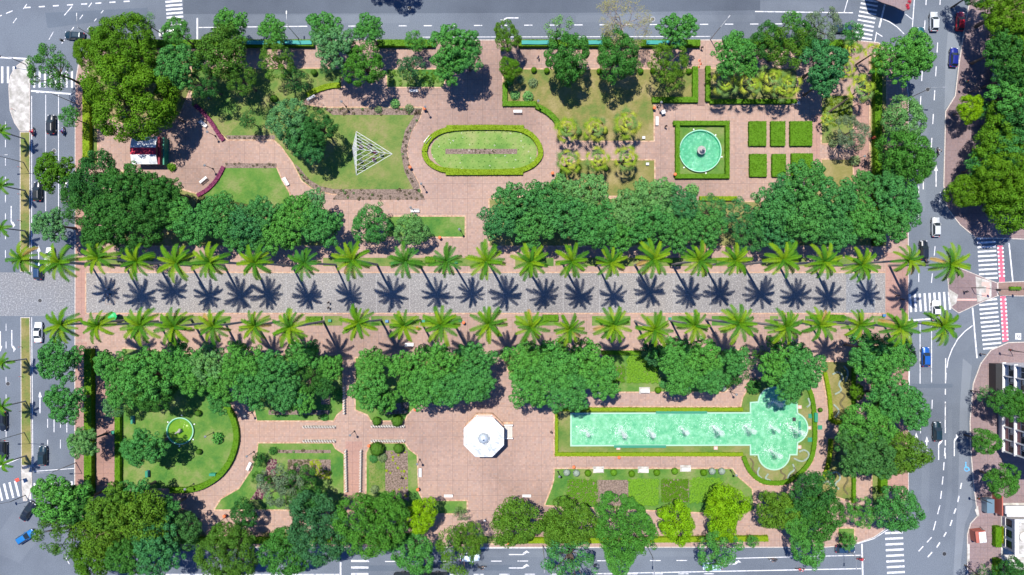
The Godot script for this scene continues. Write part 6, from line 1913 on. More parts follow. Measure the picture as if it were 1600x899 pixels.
# ---------- vehicles ----------
var car_mesh := {}
func rounded(hx: float, y0: float, y1: float, z: float, p := 3.2, n := 20) -> PackedVector3Array:
	var o := PackedVector3Array()
	for i in n:
		var a := TAU * i / n
		var c := cos(a)
		var s := sin(a)
		o.append(Vector3(signf(c) * pow(absf(c), 2.0 / p) * hx, (y0 + y1) * 0.5 + signf(s) * pow(absf(s), 2.0 / p) * (y1 - y0) * 0.5, z))
	return o
func prepare_car(kind: String) -> void:
	# front towards -z; kinds: hatch, sedan, wagon
	var m := {}
	var tail := 2.05 if kind != "sedan" else 2.25
	var b := MB.new()
	b.loft([rounded(0.62, 0.36, 0.62, -2.12), rounded(0.78, 0.27, 0.72, -1.98), rounded(0.86, 0.22, 0.82, -1.5), rounded(0.885, 0.2, 0.92, -0.85), rounded(0.89, 0.2, 0.95, 0.8), rounded(0.88, 0.21, 0.96, tail - 0.5), rounded(0.8, 0.28, 0.9, tail - 0.05), rounded(0.66, 0.38, 0.8, tail + 0.05)])
	m.body = b.mesh()
	var zf := -0.95
	var zr := tail - 0.08 if kind != "sedan" else tail - 0.85
	var tf := -0.2
	var tr := zr - (0.35 if kind != "sedan" else 0.6)
	var hb := 0.8
	var ht := 0.6
	var low := [Vector3(-hb, 0.9, zf), Vector3(hb, 0.9, zf), Vector3(hb, 0.9, zr), Vector3(-hb, 0.9, zr)]
	var top := [Vector3(-ht, 1.42, tf), Vector3(ht, 1.42, tf), Vector3(ht, 1.42, tr), Vector3(-ht, 1.42, tr)]
	b = MB.new()
	b.hexa(low + top)
	# gently domed roof on the pillars
	var rings := []
	for e in [[1.42, 0.0], [1.465, 0.05], [1.49, 0.22]]:
		rings.append(PackedVector3Array([Vector3(-ht + e[1], e[0], tf + e[1]), Vector3(ht - e[1], e[0], tf + e[1]), Vector3(ht - e[1], e[0], tr - e[1]), Vector3(-ht + e[1], e[0], tr - e[1])]))
	b.loft(rings, true, false)
	m.cabin = b.mesh()
	var pane := func(q: Array, out: Vector3) -> ArrayMesh:
		var c := Vector3.ZERO
		for v in q: c += v
		c /= 4.0
		var nn: Vector3 = ((q[2] - q[0]) as Vector3).cross(q[3] - q[1]).normalized()
		if nn.dot(out) < 0: nn = -nn
		var mb := MB.new()
		var a := []
		for s in [0.0, 0.014]:
			for v in q: a.append(c + (v - c) * 0.9 + nn * s)
		mb.hexa(a)
		return mb.mesh()
	m.windshield = pane.call([low[0], low[1], top[1], top[0]], Vector3.FORWARD)
	m.rear_window = pane.call([low[2], low[3], top[3], top[2]], Vector3.BACK)
	m.side_r = pane.call([low[1], low[2], top[2], top[1]], Vector3.RIGHT)
	m.side_l = pane.call([low[3], low[0], top[0], top[3]], Vector3.LEFT)
	b = MB.new()
	b.tube([Vector3(-0.11, 0, 0), Vector3(-0.1, 0, 0), Vector3(0.1, 0, 0), Vector3(0.11, 0, 0)], [0.27, 0.32, 0.32, 0.27], 16)
	m.tyre = b.mesh()
	b = MB.new()
	b.tube([Vector3(-0.115, 0, 0), Vector3(0.115, 0, 0)], [0.19, 0.19], 12)
	m.rim = b.mesh()
	b = MB.new()
	b.bevel_box(Vector3.ZERO, Vector3(0.34, 0.14, 0.16), 0.03)
	m.light = b.mesh()
	b = MB.new()
	b.bevel_box(Vector3.ZERO, Vector3(0.2, 0.14, 0.1), 0.03)
	m.mirror = b.mesh()
	b = MB.new()
	b.bevel_box(Vector3.ZERO, Vector3(1.5, 0.16, 0.14), 0.03)
	m.bumper = b.mesh()
	b = MB.new()
	b.box(Vector3.ZERO, Vector3(0.5, 0.11, 0.02))
	m.plate = b.mesh()
	m.tail = tail
	car_mesh[kind] = m
func car(px: float, py: float, turn: float, kind: String, paint: Color, label: String) -> void:
	if not car_mesh.has(kind): prepare_car(kind)
	var m: Dictionary = car_mesh[kind]
	var at := seen(px, py, 0.9)
	var o := thing("car", label, "car", Vector3(at.x, 0.004, at.z), deg_to_rad(-turn), "cars on the streets")
	var pm := plain(paint, 0.3, 0.15)
	pm.clearcoat_enabled = true; pm.clearcoat = 0.8; pm.clearcoat_roughness = 0.05
	part("body", m.body, pm, o)
	part("cabin", m.cabin, pm, o)
	part("windshield", m.windshield, M.glass, o)
	part("rear_window", m.rear_window, M.glass, o)
	part("side_window", m.side_r, M.glass, o)
	part("side_window", m.side_l, M.glass, o)
	for z in [-1.32, 1.28]:
		for x in [-0.8, 0.8]:
			var w := part("wheel", m.tyre, M.tyre, o)
			w.position = Vector3(x, 0.32, z)
			part("rim", m.rim, M.rim, w)
	for x in [-0.6, 0.6]:
		var h := part("headlight", m.light, M.headlight, o)
		h.position = Vector3(x * 0.95, 0.63, -1.98)
		var t := part("taillight", m.light, M.taillight, o)
		t.position = Vector3(x, 0.74, m.tail - 0.02)
		var mi := part("mirror", m.mirror, pm, o)
		mi.position = Vector3(x * 1.58, 0.96, -0.62)
	var bp := part("bumper", m.bumper, M.dark_metal, o)
	bp.position = Vector3(0, 0.4, -2.06)
	bp = part("bumper", m.bumper, M.dark_metal, o)
	bp.position = Vector3(0, 0.42, m.tail)
	var np := part("number_plate", m.plate, M.grey_metal, o)
	np.position = Vector3(0, 0.6, m.tail + 0.075)

func make_vehicles() -> void:
	var black := Color(0.012, 0.016, 0.02)
	var teal := Color(0.01, 0.03, 0.04)
	var silver := Color(0.52, 0.55, 0.56)
	var white := Color(0.8, 0.8, 0.79)
	var blue := Color(0.01, 0.13, 0.42)
	car(115, 55, 275, "wagon", teal, "dark teal hatchback turning at the top left corner")
	car(78, 194, 0, "wagon", black, "black car on the upper left street between two motorcycles")
	car(57, 299, 0, "wagon", black, "black car beside the upper median palms")
	car(58, 422, 0, "hatch", Color(0.015, 0.05, 0.11), "dark blue car entering the cobbled crossing")
	car(58, 519, 0, "sedan", white, "white car just below the cobbled crossing")
	car(65, 713, 0, "wagon", teal, "dark car on the lower left street")
	car(42, 799, 32, "sedan", black, "black car turning at the lower left junction")
	car(38, 840, 58, "hatch", Color(0.015, 0.16, 0.42), "bright blue car turning at the lower left junction")
	car(2, 659, 180, "wagon", black, "upper of two black cars at the left edge")
	car(2, 704, 180, "wagon", black, "lower of two black cars at the left edge")
	car(1461, 33, 0, "hatch", silver, "silver car at the top of the right street")
	car(1502, 33, 4, "wagon", Color(0.55, 0.012, 0.02), "red car parked at the upper right pavement")
	car(1492, 89, 4, "hatch", Color(0.01, 0.02, 0.20), "deep blue car parked at the upper right pavement")
	car(1440, 57, 0, "wagon", Color(0.015, 0.09, 0.11), "teal car half under the upper right tree")
	car(1464, 355, 0, "hatch", silver, "silver car on the right street above the palms")
	car(1445, 391, 0, "hatch", black, "black car under the right end palm")
	car(1464, 485, 0, "sedan", white, "white car on the right zebra crossing")
	car(1448, 558, 0, "hatch", Color(0.01, 0.09, 0.36), "blue car waiting on the lower right street")
	car(1466, 675, 0, "hatch", teal, "black car between the lower right arrows")
	car(1322, 859, 90, "hatch", Color(0.02, 0.05, 0.10), "dark blue car under the bottom right tree")
	car(1114, 886, 270, "hatch", Color(0.5, 0.66, 0.72), "pale blue car hidden by a bottom street tree")
	car(734, 872, 90, "hatch", Color(0.6, 0.72, 0.76), "pale car mostly hidden under the olive bottom tree")
	car(262, 51, 270, "hatch", white, "white car hidden by the top left trees")
	car(1318, 44, 270, "wagon", Color(0.02, 0.05, 0.08), "dark car under the grey tree at the top right")
	car(100, 300, 0, "hatch", white, "white car hidden under the upper left street trees")
	car(76, 402, 0, "sedan", white, "white car under the left palm")
	# bus at the bottom edge
	var at := seen(656, 909, 2.6)
	var o := thing("bus", "white roofed bus cut by the bottom edge", "bus", Vector3(at.x, 0.004, at.z), PI / 2, "")
	var b := MB.new()
	b.loft([rounded(1.2, 0.5, 2.6, -5.8, 6), rounded(1.27, 0.4, 2.75, -5.6, 6), rounded(1.27, 0.4, 2.78, 5.6, 6), rounded(1.22, 0.5, 2.65, 5.8, 6)])
	part("body", b.mesh(), plain(Color(0.04, 0.05, 0.06), 0.3), o)
	b = MB.new()
	b.bevel_box(Vector3(0, 2.81, 0), Vector3(2.1, 0.12, 11.0), 0.05)
	part("roof", b.mesh(), M.white_roof, o)
	b = MB.new()
	b.bevel_box(Vector3(0, 2.98, 2.2), Vector3(1.5, 0.24, 2.2), 0.06)
	part("air_conditioner", b.mesh(), M.white, o)
	b = MB.new()
	b.bevel_box(Vector3(0, 2.89, -3.4), Vector3(1.8, 0.06, 2.4), 0.02)
	part("roof_panel", b.mesh(), plain(Color(0.2, 0.42, 0.62), 0.4), o)
	for s in [-1.0, 1.0]:
		for i in 7:
			b = MB.new()
			b.box(Vector3(1.262 * s, 1.95, -4.5 + 1.5 * i), Vector3(0.06, 0.9, 1.35))
			part("window", b.mesh(), M.glass, o)
		for z in [-3.9, 3.6]:
			b = MB.new()
			b.tube([Vector3(1.0 * s, 0.48, z), Vector3(1.26 * s, 0.48, z)], [0.47, 0.47], 16)
			var w := part("wheel", b.mesh(), M.tyre, o)
			b = MB.new()
			b.tube([Vector3(1.1 * s, 0.48, z), Vector3(1.275 * s, 0.48, z)], [0.26, 0.26], 12)
			part("rim", b.mesh(), M.rim, w)
		b = MB.new()
		b.bevel_box(Vector3(0.9 * s, 0.8, -5.78), Vector3(0.4, 0.2, 0.12), 0.03)
		part("headlight", b.mesh(), M.headlight, o)
		b = MB.new()
		b.bevel_box(Vector3(1.35 * s, 2.0, -5.6), Vector3(0.12, 0.4, 0.2), 0.03)
		part("mirror", b.mesh(), M.dark_metal, o)
	b = MB.new()
	b.box(Vector3(0, 1.9, -5.79), Vector3(2.1, 1.1, 0.06))
	part("windshield", b.mesh(), M.glass, o)
	# motorcycles with riders
	var i := 0
	for e in [[54, 207, 0, Color(0.5, 0.02, 0.05), Color(0.5, 0.03, 0.08), "left motorcycle of the upper left street", "red jacket on the left motorcycle"], [101, 206, 0, Color(0.05, 0.1, 0.35), Color(0.45, 0.05, 0.1), "right motorcycle of the upper left street", "red and dark jacket beside the small street tree"],
		[1464, 238, 0, Color(0.03, 0.03, 0.03), Color(0.75, 0.75, 0.75), "motorcycle on the upper right street", "white shirt on the right street"], [1343, 872, 90, Color(0.4, 0.02, 0.04), Color(0.45, 0.03, 0.05), "motorcycle at the bottom right stop line", "dark red jacket at the bottom stop line"],
		[1207, 873, 270, Color(0.05, 0.05, 0.06), Color(0.06, 0.07, 0.08), "dark motorcycle on the bottom street left of two others", "dark clothes on the bottom street"], [1249, 888, 270, Color(0.5, 0.05, 0.06), Color(0.75, 0.7, 0.7), "red motorcycle at the bottom edge", "pale shirt on the red bottom motorcycle"],
		[753, 885, 90, Color(0.03, 0.03, 0.03), Color(0.03, 0.03, 0.04), "black motorcycle on the bottom street by the entrance", "black clothes on the bottom street by the entrance"], [1445, 409, 0, Color(0.03, 0.03, 0.03), Color(0.05, 0.05, 0.06), "black motorcycle below the black car at the right palms", "black clothes under the right end palms"]]:
		i += 1
		motorcycle(e[0], e[1], e[2], e[3], e[4], e[5], e[6])

var bike := {}
func motorcycle(px: float, py: float, turn: float, paint: Color, shirt: Color, label: String, who: String) -> void:
	if bike.is_empty():
		var b := MB.new()
		var pts := []
		for k in 17: pts.append(Vector3(0, sin(TAU * k / 16) * 0.26, cos(TAU * k / 16) * 0.26))
		var rr := []
		for k in 17: rr.append(0.065)
		b.tube(pts, rr, 7, false)
		bike.tyre = b.mesh()
		b = MB.new()
		b.tube([Vector3(-0.04, 0, 0), Vector3(0.04, 0, 0)], [0.2, 0.2], 12)
		bike.rim = b.mesh()
		b = MB.new()
		b.loft([rounded(0.1, 0.62, 0.78, -0.62, 2.5, 12), rounded(0.17, 0.5, 0.95, -0.35, 2.5, 12), rounded(0.18, 0.42, 0.92, 0.0, 2.5, 12), rounded(0.13, 0.45, 0.78, 0.4, 2.5, 12), rounded(0.09, 0.62, 0.76, 0.9, 2.5, 12)])
		bike.body = b.mesh()
		b = MB.new()
		b.bevel_box(Vector3(0, 0.81, 0.36), Vector3(0.28, 0.1, 0.8), 0.04)
		bike.seat = b.mesh()
		b = MB.new()
		b.tube([Vector3(-0.36, 1.02, -0.38), Vector3(-0.2, 1.0, -0.5), Vector3(0.2, 1.0, -0.5), Vector3(0.36, 1.02, -0.38)], [0.02, 0.02, 0.02, 0.02], 6)
		bike.bar = b.mesh()
		b = MB.new()
		for s in [-0.09, 0.09]: b.tube([Vector3(s, 0.3, -0.72), Vector3(s, 1.0, -0.48)], [0.03, 0.03], 6)
		bike.fork = b.mesh()
		b = MB.new()
		b.ball(Vector3(0, 0.84, -0.66), Vector3(0.1, 0.1, 0.08), 10, 6)
		bike.lamp = b.mesh()
		bike.rider = rider_mesh()
		b = MB.new()
		b.ball(Vector3(0, 1.56, 0.12), Vector3(0.145, 0.15, 0.165), 14, 9)
		bike.helmet = b.mesh()
	var at := gp(px, py, 0.004)
	var m := thing("motorcycle", label, "motorcycle", at, deg_to_rad(-turn), "motorcycles")
	for z in [-0.72, 0.66]:
		var w := part("wheel", bike.tyre, M.tyre, m)
		w.position = Vector3(0, 0.32, z)
		part("rim", bike.rim, M.rim, w)
	var pm := plain(paint, 0.3)
	part("body", bike.body, pm, m)
	part("seat", bike.seat, M.tyre, m)
	part("handlebar", bike.bar, M.grey_metal, m)
	part("fork", bike.fork, M.grey_metal, m)
	part("headlight", bike.lamp, M.headlight, m)
	var p := thing("person", "rider with " + who, "person", at, deg_to_rad(-turn), "riders")
	var mm := plain(Color(1, 1, 1), 0.85)
	mm.vertex_color_use_as_albedo = true
	part("body", tinted(bike.rider, shirt, Color(0.04, 0.045, 0.06)), mm, p)
	part("helmet", bike.helmet, pm, p)

# ---------- people ----------
const SKIN := Color(0.36, 0.2, 0.13)
func hand(s: SDF, at: Vector3, d: Vector3, side: Vector3, col: Color) -> void:
	# palm, four fingers of different lengths and a thumb from the side of the palm
	s.cap(at, at + d * 0.075, 0.03, 0.034, col)
	var lens := [0.07, 0.085, 0.08, 0.06]
	for k in 4:
		var q := at + d * 0.08 + side * (k - 1.5) * 0.02
		s.cap(q, q + d * lens[k] * 0.55 + Vector3(0, 0, -0.005), 0.0095, 0.009, col)
		s.cap(q + d * lens[k] * 0.55, q + d * lens[k] * 0.9 + Vector3(0, 0, -0.02), 0.009, 0.008, col)
	s.cap(at + d * 0.02 - side * 0.03, at + d * 0.07 - side * 0.058, 0.011, 0.009, col)
func figure(seated: bool, stride: float) -> ArrayMesh:
	# vertex colours: red = shirt, blue = trousers, others as they are; facing -z
	var s := SDF.new()
	var SH := Color(1, 0, 0)
	var TR := Color(0, 0, 1)
	var HAIR := Color(0.02, 0.015, 0.012)
	var SHOE := Color(0.03, 0.03, 0.03)
	var hip := Vector3(0, 0.92, 0) if not seated else Vector3(0, 0.9, 0.36)
	var lean := Vector3(0, 0, 0) if not seated else Vector3(0, 0, -0.22)
	var chest := hip + Vector3(0, 0.4, 0) + lean
	var neck := chest + Vector3(0, 0.15, -0.01)
	s.cap(hip + Vector3(-0.07, 0, 0), hip + Vector3(0.07, 0, 0), 0.125, 0.125, TR)
	s.cap(hip + Vector3(0, 0.08, 0), chest, 0.13, 0.145, SH)
	s.cap(chest + Vector3(-0.1, 0.05, 0), chest + Vector3(0.1, 0.05, 0), 0.105, 0.105, SH)
	s.cap(neck, neck + Vector3(0, 0.08, -0.01), 0.055, 0.05, SKIN)
	if not seated:
		var head := neck + Vector3(0, 0.19, -0.02)
		s.cap(head + Vector3(0, 0.03, 0), head + Vector3(0, -0.05, -0.02), 0.088, 0.07, SKIN)
		s.cap(head + Vector3(0, 0.05, 0.03), head + Vector3(0, 0.0, 0.05), 0.09, 0.08, HAIR)
		s.cap(head + Vector3(0, 0.0, -0.09), head + Vector3(0, -0.015, -0.108), 0.014, 0.012, SKIN)
		for x in [-0.09, 0.09]: s.cap(head + Vector3(x, 0.0, 0.0), head + Vector3(x, -0.025, 0.0), 0.016, 0.012, SKIN)
	for x in [-1.0, 1.0]:
		var k: float = x * stride
		var hp := hip + Vector3(0.09 * x, -0.03, 0)
		var knee := hip + Vector3(0.1 * x, -0.43, -0.14 * k - 0.03) if not seated else hip + Vector3(0.24 * x, -0.12, -0.42)
		var ank := Vector3(0.1 * x, 0.09 + (0.06 if k < 0 else 0.0), -0.28 * k + 0.02) if not seated else Vector3(0.2 * x, 0.36, 0.12)
		s.cap(hp, knee, 0.088, 0.06, TR)
		s.cap(knee, ank, 0.06, 0.042, TR)
		s.cap(ank + Vector3(0, -0.035, 0.05), ank + Vector3(0, -0.05, -0.15), 0.045, 0.04, SHOE)
		var sh := chest + Vector3(0.19 * x, 0.07, 0)
		var el := sh + Vector3(0.06 * x, -0.28, 0.05 + 0.08 * k) if not seated else sh + Vector3(0.1 * x, -0.2, -0.16)
		var wr := el + Vector3(0.02 * x, -0.22, 0.06 * k - 0.1) if not seated else Vector3(0.33 * x, 1.05, -0.32)
		s.cap(sh, el, 0.058, 0.045, SH)
		s.cap(el, wr, 0.042, 0.03, SKIN)
		hand(s, wr, (wr - el).normalized(), Vector3(0, 0, -1) if not seated else Vector3(1, 0, 0), SKIN)
	return s.mesh(0.026, 0.035)
func rider_mesh() -> ArrayMesh: return figure(true, 0.0)
func tinted(m: ArrayMesh, shirt: Color, trousers: Color) -> ArrayMesh:
	var arr := m.surface_get_arrays(0)
	var c: PackedColorArray = arr[Mesh.ARRAY_COLOR]
	for i in c.size():
		if c[i].r > 0.95 and c[i].g < 0.05: c[i] = shirt
		elif c[i].b > 0.95 and c[i].g < 0.05: c[i] = trousers
	arr[Mesh.ARRAY_COLOR] = c
	var o := ArrayMesh.new()
	o.add_surface_from_arrays(Mesh.PRIMITIVE_TRIANGLES, arr)
	return o
func make_people() -> void:
	var walk := figure(false, 1.0)
	var stand := figure(false, 0.15)
	var mm := plain(Color(1, 1, 1), 0.85)
	mm.vertex_color_use_as_albedo = true
	var dk := Color(0.03, 0.035, 0.06)
	var jean := Color(0.06, 0.09, 0.16)
	for e in [[841, 92, 90, 1, Color(0.04, 0.05, 0.12), dk, "person in dark clothes walking the upper path by the round trees"], [1095, 77, 180, 1, Color(0.04, 0.04, 0.04), dk, "person in black at the upper right entrance"], [1039, 199, 10, 0, Color(0.06, 0.03, 0.03), dk, "person in dark clothes left of the square fountain hedge"],
		[861, 674, 0, 0, Color(0.03, 0.03, 0.03), dk, "person in black standing left of the long pool"], [515, 473, 100, 1, Color(0.02, 0.02, 0.025), dk, "upper of two people in black on the promenade"], [515, 481, 100, 1, Color(0.02, 0.02, 0.025), dk, "lower of two people in black on the promenade"],
		[600, 379, 30, 0, Color(0.1, 0.16, 0.3), jean, "person in blue in the shade above the promenade"], [758, 811, 200, 1, Color(0.7, 0.7, 0.72), jean, "person in white shirt below the bandstand plaza"], [712, 822, 90, 1, Color(0.03, 0.03, 0.03), dk, "person in black on the bottom path"],
		[170, 452, 0, 0, Color(0.5, 0.58, 0.66), jean, "person in pale blue in the left end palm shadow"], [173, 460, 40, 0, Color(0.1, 0.22, 0.42), dk, "person in blue in the left end palm shadow"], [169, 466, 300, 0, Color(0.6, 0.64, 0.66), jean, "person in pale grey at the left end of the promenade"],
		[628, 745, 0, 0, Color(0.02, 0.02, 0.02), dk, "gardener in black in the brown rectangular bed"], [1002, 530, 60, 1, Color(0.05, 0.07, 0.12), dk, "person in dark blue among the palm shadows below the promenade"], [1399, 462, 0, 1, Color(0.03, 0.03, 0.03), dk, "person in black at the promenade's right end"],
		[1406, 468, 20, 1, Color(0.06, 0.03, 0.03), dk, "second person at the promenade's right end"], [1505, 456, 120, 0, Color(0.03, 0.03, 0.04), dk, "person in black waiting on the right traffic island"], [1531, 553, 0, 0, Color(0.1, 0.1, 0.1), dk, "person in grey on the right corner pavement"], [330, 156, 0, 0, Color(0.1, 0.2, 0.22), dk, "person in teal in the deep shade at upper left"], [1530, 825, 0, 1, Color(0.2, 0.2, 0.2), dk, "person in grey beside the orange cabinet"]]:
		var o := thing("person", e[6], "person", gp(e[0], e[1], 0.13 if e[0] != 1002 else 0.13), deg_to_rad(-e[2]), "people in the square")
		if e[0] == 628: o.position.y = 0.22
		if e[0] == 330: o.position.y = 0.2
		part("body", tinted(walk if e[3] else stand, e[4], e[5]), mm, o)

# ---------- furniture ----------
func make_furniture() -> void:
	# park lamps: post with an arm and a pale lantern
	var post := MB.new()
	post.lathe(Vector3.ZERO, [[0.2, 0.0], [0.2, 0.15], [0.1, 0.25], [0.07, 0.6], [0.05, 3.6], [0.09, 3.65], [0.09, 3.72], [0.0, 3.72]], 10)
	var pm := post.mesh()
	var lan := MB.new()
	lan.lathe(Vector3.ZERO, [[0.08, 3.72], [0.2, 3.85], [0.26, 4.15], [0.24, 4.2]], 10)
	var lm := lan.mesh()
	var cap := MB.new()
	cap.lathe(Vector3.ZERO, [[0.28, 4.2], [0.2, 4.3], [0.05, 4.42], [0.0, 4.5]], 10)
	var cm := cap.mesh()
	for e in [[554, 674, "in the middle of the octagon path"], [397, 706, "at the lower left of the balustrade path"], [394, 645, "at the upper left of the balustrade path"], [337, 213, "in the upper left roundel by the bench"], [333, 264, "in the lower left roundel"], [541, 167, "at the path above the pyramid"], [668, 175, "at the upper right corner of the pyramid lawn"], [1027, 168, "beside the dry lawn and blue box"], [662, 292, "at the lower right corner of the pyramid lawn"],
		[655, 634, "at the upper left of the bandstand plaza"], [656, 718, "at the left of the bandstand plaza"], [872, 737, "at the left of the flower garden"], [1141, 735, "at the right of the flower garden"], [720, 361, "at the corner of the rectangular lawn"], [334, 676, "right of the lime fountain"], [353, 808, "at the lower left garden's tip"], [840, 166, "at the end of the dry lawn hedge"], [1141, 612, "at the bend left of the pool's cross end"], [646, 328, "on the path above the rectangular lawn"], [1330, 168, "on the reddish upper right path"], [1336, 250, "on the lower reddish right path"], [303, 756, "on the curved hedge of the lime fountain"]]:
		var o := thing("park_lamp", "dark park lamp with a pale lantern, %s" % e[2], "lamp", gp(e[0], e[1], 0.13), 0, "park lamps")
		part("post", pm, M.dark_metal, o)
		part("lantern", lm, M.lamp_glass, o)
		part("cap", cm, M.grey_metal, o)
	# tall street lamps and signals
	for e in [[37, 254, 8.2, -90, 1, "double armed street lamp on the upper median"], [38, 676, 8.2, -90, 1, "double armed street lamp on the lower median"], [118, 162, 8.0, -90, 0, "street lamp at the upper left pavement"], [119, 723, 8.0, -90, 0, "street lamp at the lower left pavement"], [1420, 154, 8.0, 90, 0, "street lamp at the upper right pavement"], [160, 66, 8.5, 0, 0, "street lamp at the top left corner"], [1110, 62, 7.5, 40, 0, "street lamp by the upper right entrance"], [848, 852, 7.5, 180, 0, "street lamp at the bottom street"], [1010, 852, 8.0, 180, 0, "street lamp at the bottom hedge"], [466, 60, 7.5, 0, 0, "street lamp in the top row by the teal net"], [1310, 848, 7.5, 180, 0, "street lamp at the bottom right corner"]]:
		var o := thing("street_lamp", e[5], "street lamp", gp(e[0], e[1], 0.12), deg_to_rad(-e[3]), "street lamps")
		var b := MB.new()
		b.tube([Vector3.ZERO, Vector3(0, 0.4, 0), Vector3(0, e[2], 0)], [0.13, 0.1, 0.06], 8)
		part("post", b.mesh(), M.grey_metal, o)
		for s in ([1.0, -1.0] if e[4] else [1.0]):
			b = MB.new()
			b.tube([Vector3(0, e[2] - 0.1, 0), Vector3(0, e[2] + 0.25, -1.1 * s), Vector3(0, e[2] + 0.3, -2.2 * s)], [0.05, 0.04, 0.035], 6)
			part("arm", b.mesh(), M.grey_metal, o)
			b = MB.new()
			b.bevel_box(Vector3(0, e[2] + 0.28, -2.5 * s), Vector3(0.26, 0.14, 0.75), 0.05)
			var hd := part("lamp_head", b.mesh(), M.grey_metal, o)
			b = MB.new()
			b.box(Vector3(0, e[2] + 0.19, -2.5 * s), Vector3(0.18, 0.04, 0.5))
			part("lens", b.mesh(), M.lamp_glass, hd)
	for e in [[40, 101, -80, 4.2, "traffic signal on the upper left island"], [40, 774, -100, 4.6, "traffic signal at the lower median tip"], [1518, 450, 100, 4.5, "traffic signal in the middle of the right island"], [1556, 452, 90, 5.0, "traffic signal at the right end of the island"], [112, 57, -95, 5.0, "traffic signal reaching over the top left road"], [1512, 146, -60, 4.0, "bent signal post on the upper right pavement"], [1392, 876, -30, 4.2, "traffic signal at the bottom right zebra"], [1530, 778, -70, 4.0, "bent signal post by the blue wheelchair symbol"], [1578, 548, -80, 4.2, "traffic signal on the right corner pavement"]]:
		var o := thing("traffic_signal", e[4], "traffic light", gp(e[0], e[1], 0.1 if e[0] != 112 and e[0] != 1392 else 0.0), deg_to_rad(-e[2]), "traffic signals")
		if e[0] == 112: o.position = gp(140, 74, 0.12)
		if e[0] == 1392: o.position = gp(1392, 822, 0.1)
		var b := MB.new()
		b.tube([Vector3.ZERO, Vector3(0, e[3], 0)], [0.09, 0.07], 8)
		part("post", b.mesh(), M.dark_metal, o)
		b = MB.new()
		b.tube([Vector3(0, e[3] - 0.1, 0), Vector3(0, e[3] + 0.15, -1.4), Vector3(0, e[3] + 0.15, -3.0)], [0.06, 0.05, 0.045], 6)
		part("arm", b.mesh(), M.dark_metal, o)
		b = MB.new()
		b.bevel_box(Vector3(0, e[3] - 0.1, -2.9), Vector3(0.4, 1.0, 0.3), 0.04)
		var hd := part("signal_head", b.mesh(), M.dark_metal, o)
		for k in 3:
			b = MB.new()
			b.tube([Vector3(0, e[3] + 0.2 - 0.3 * k, -3.03), Vector3(0, e[3] + 0.2 - 0.3 * k, -3.1)], [0.1, 0.1], 12)
			part("lens", b.mesh(), [M.taillight, plain(Color(0.25, 0.15, 0.02), 0.3), plain(Color(0.02, 0.12, 0.05), 0.3)][k], hd)
	# bins
	var pole := MB.new()
	for s in [-0.24, 0.24]: pole.tube([Vector3(s, 0, 0), Vector3(s, 1.0, 0)], [0.025, 0.025], 6)
	var polem := pole.mesh()
	var bin := MB.new()
	bin.lathe(Vector3.ZERO, [[0.16, 0.3], [0.24, 0.85], [0.27, 0.9], [0.24, 0.92], [0.2, 0.88], [0.13, 0.4], [0.0, 0.4]], 14)
	var binm := bin.mesh()
	var lid := MB.new()
	lid.lathe(Vector3.ZERO, [[0.27, 0.95], [0.27, 1.0], [0.15, 1.12], [0.0, 1.15]], 14)
	var lidm := lid.mesh()
	for e in [[664, 172, "at the pyramid lawn's corner"], [642, 263, "at the curved rose bed"], [872, 215, "under the first fan palm"], [863, 272, "at the lower fan palms"], [1021, 171, "beside the dry lawn"], [1053, 274, "at the square hedge corner"], [650, 639, "at the bandstand plaza's upper left"], [578, 695, "at the dark bush by the octagon path"], [654, 763, "at the bandstand plaza's lower left"], [896, 728, "at the flower garden path"], [966, 713, "at the pool hedge"], [354, 804, "at the lower left garden tip"], [560, 358, "under the small tree above the promenade"], [688, 372, "below the rectangular lawn"], [725, 504, "in the promenade's lower verge"], [1362, 217, "at the upper right hedge"], [794, 846, "at the bottom entrance"], [236, 612, "under the lower left belt"], [653, 512, "between palms below the promenade"]]:
		var o := thing("litter_bin", "red litter bin %s" % e[2], "bin", gp(e[0], e[1], 0.2 if e[0] in [354, 642] else 0.13), e[0], "red litter bins")
		o.scale = Vector3.ONE * 1.25
		part("stand", polem, M.dark_metal, o)
		part("bucket", binm, M.red, o)
		part("lid", lidm, M.orange, o)
	# benches
	var seat := MB.new()
	for k in 4: seat.bevel_box(Vector3(0, 0.46, -0.24 + 0.15 * k), Vector3(1.9, 0.05, 0.12), 0.01)
	var seatm := seat.mesh()
	var back := MB.new()
	for k in 3: back.bevel_box(Vector3(0, 0.62 + 0.16 * k, 0.33 + 0.03 * k), Vector3(1.9, 0.12, 0.04), 0.01)
	var backm := back.mesh()
	var legm := {}
	for s in [-0.8, 0.8]:
		var l := MB.new()
		l.bevel_box(Vector3(s, 0.22, 0), Vector3(0.1, 0.44, 0.6), 0.02)
		legm[s] = l.mesh()
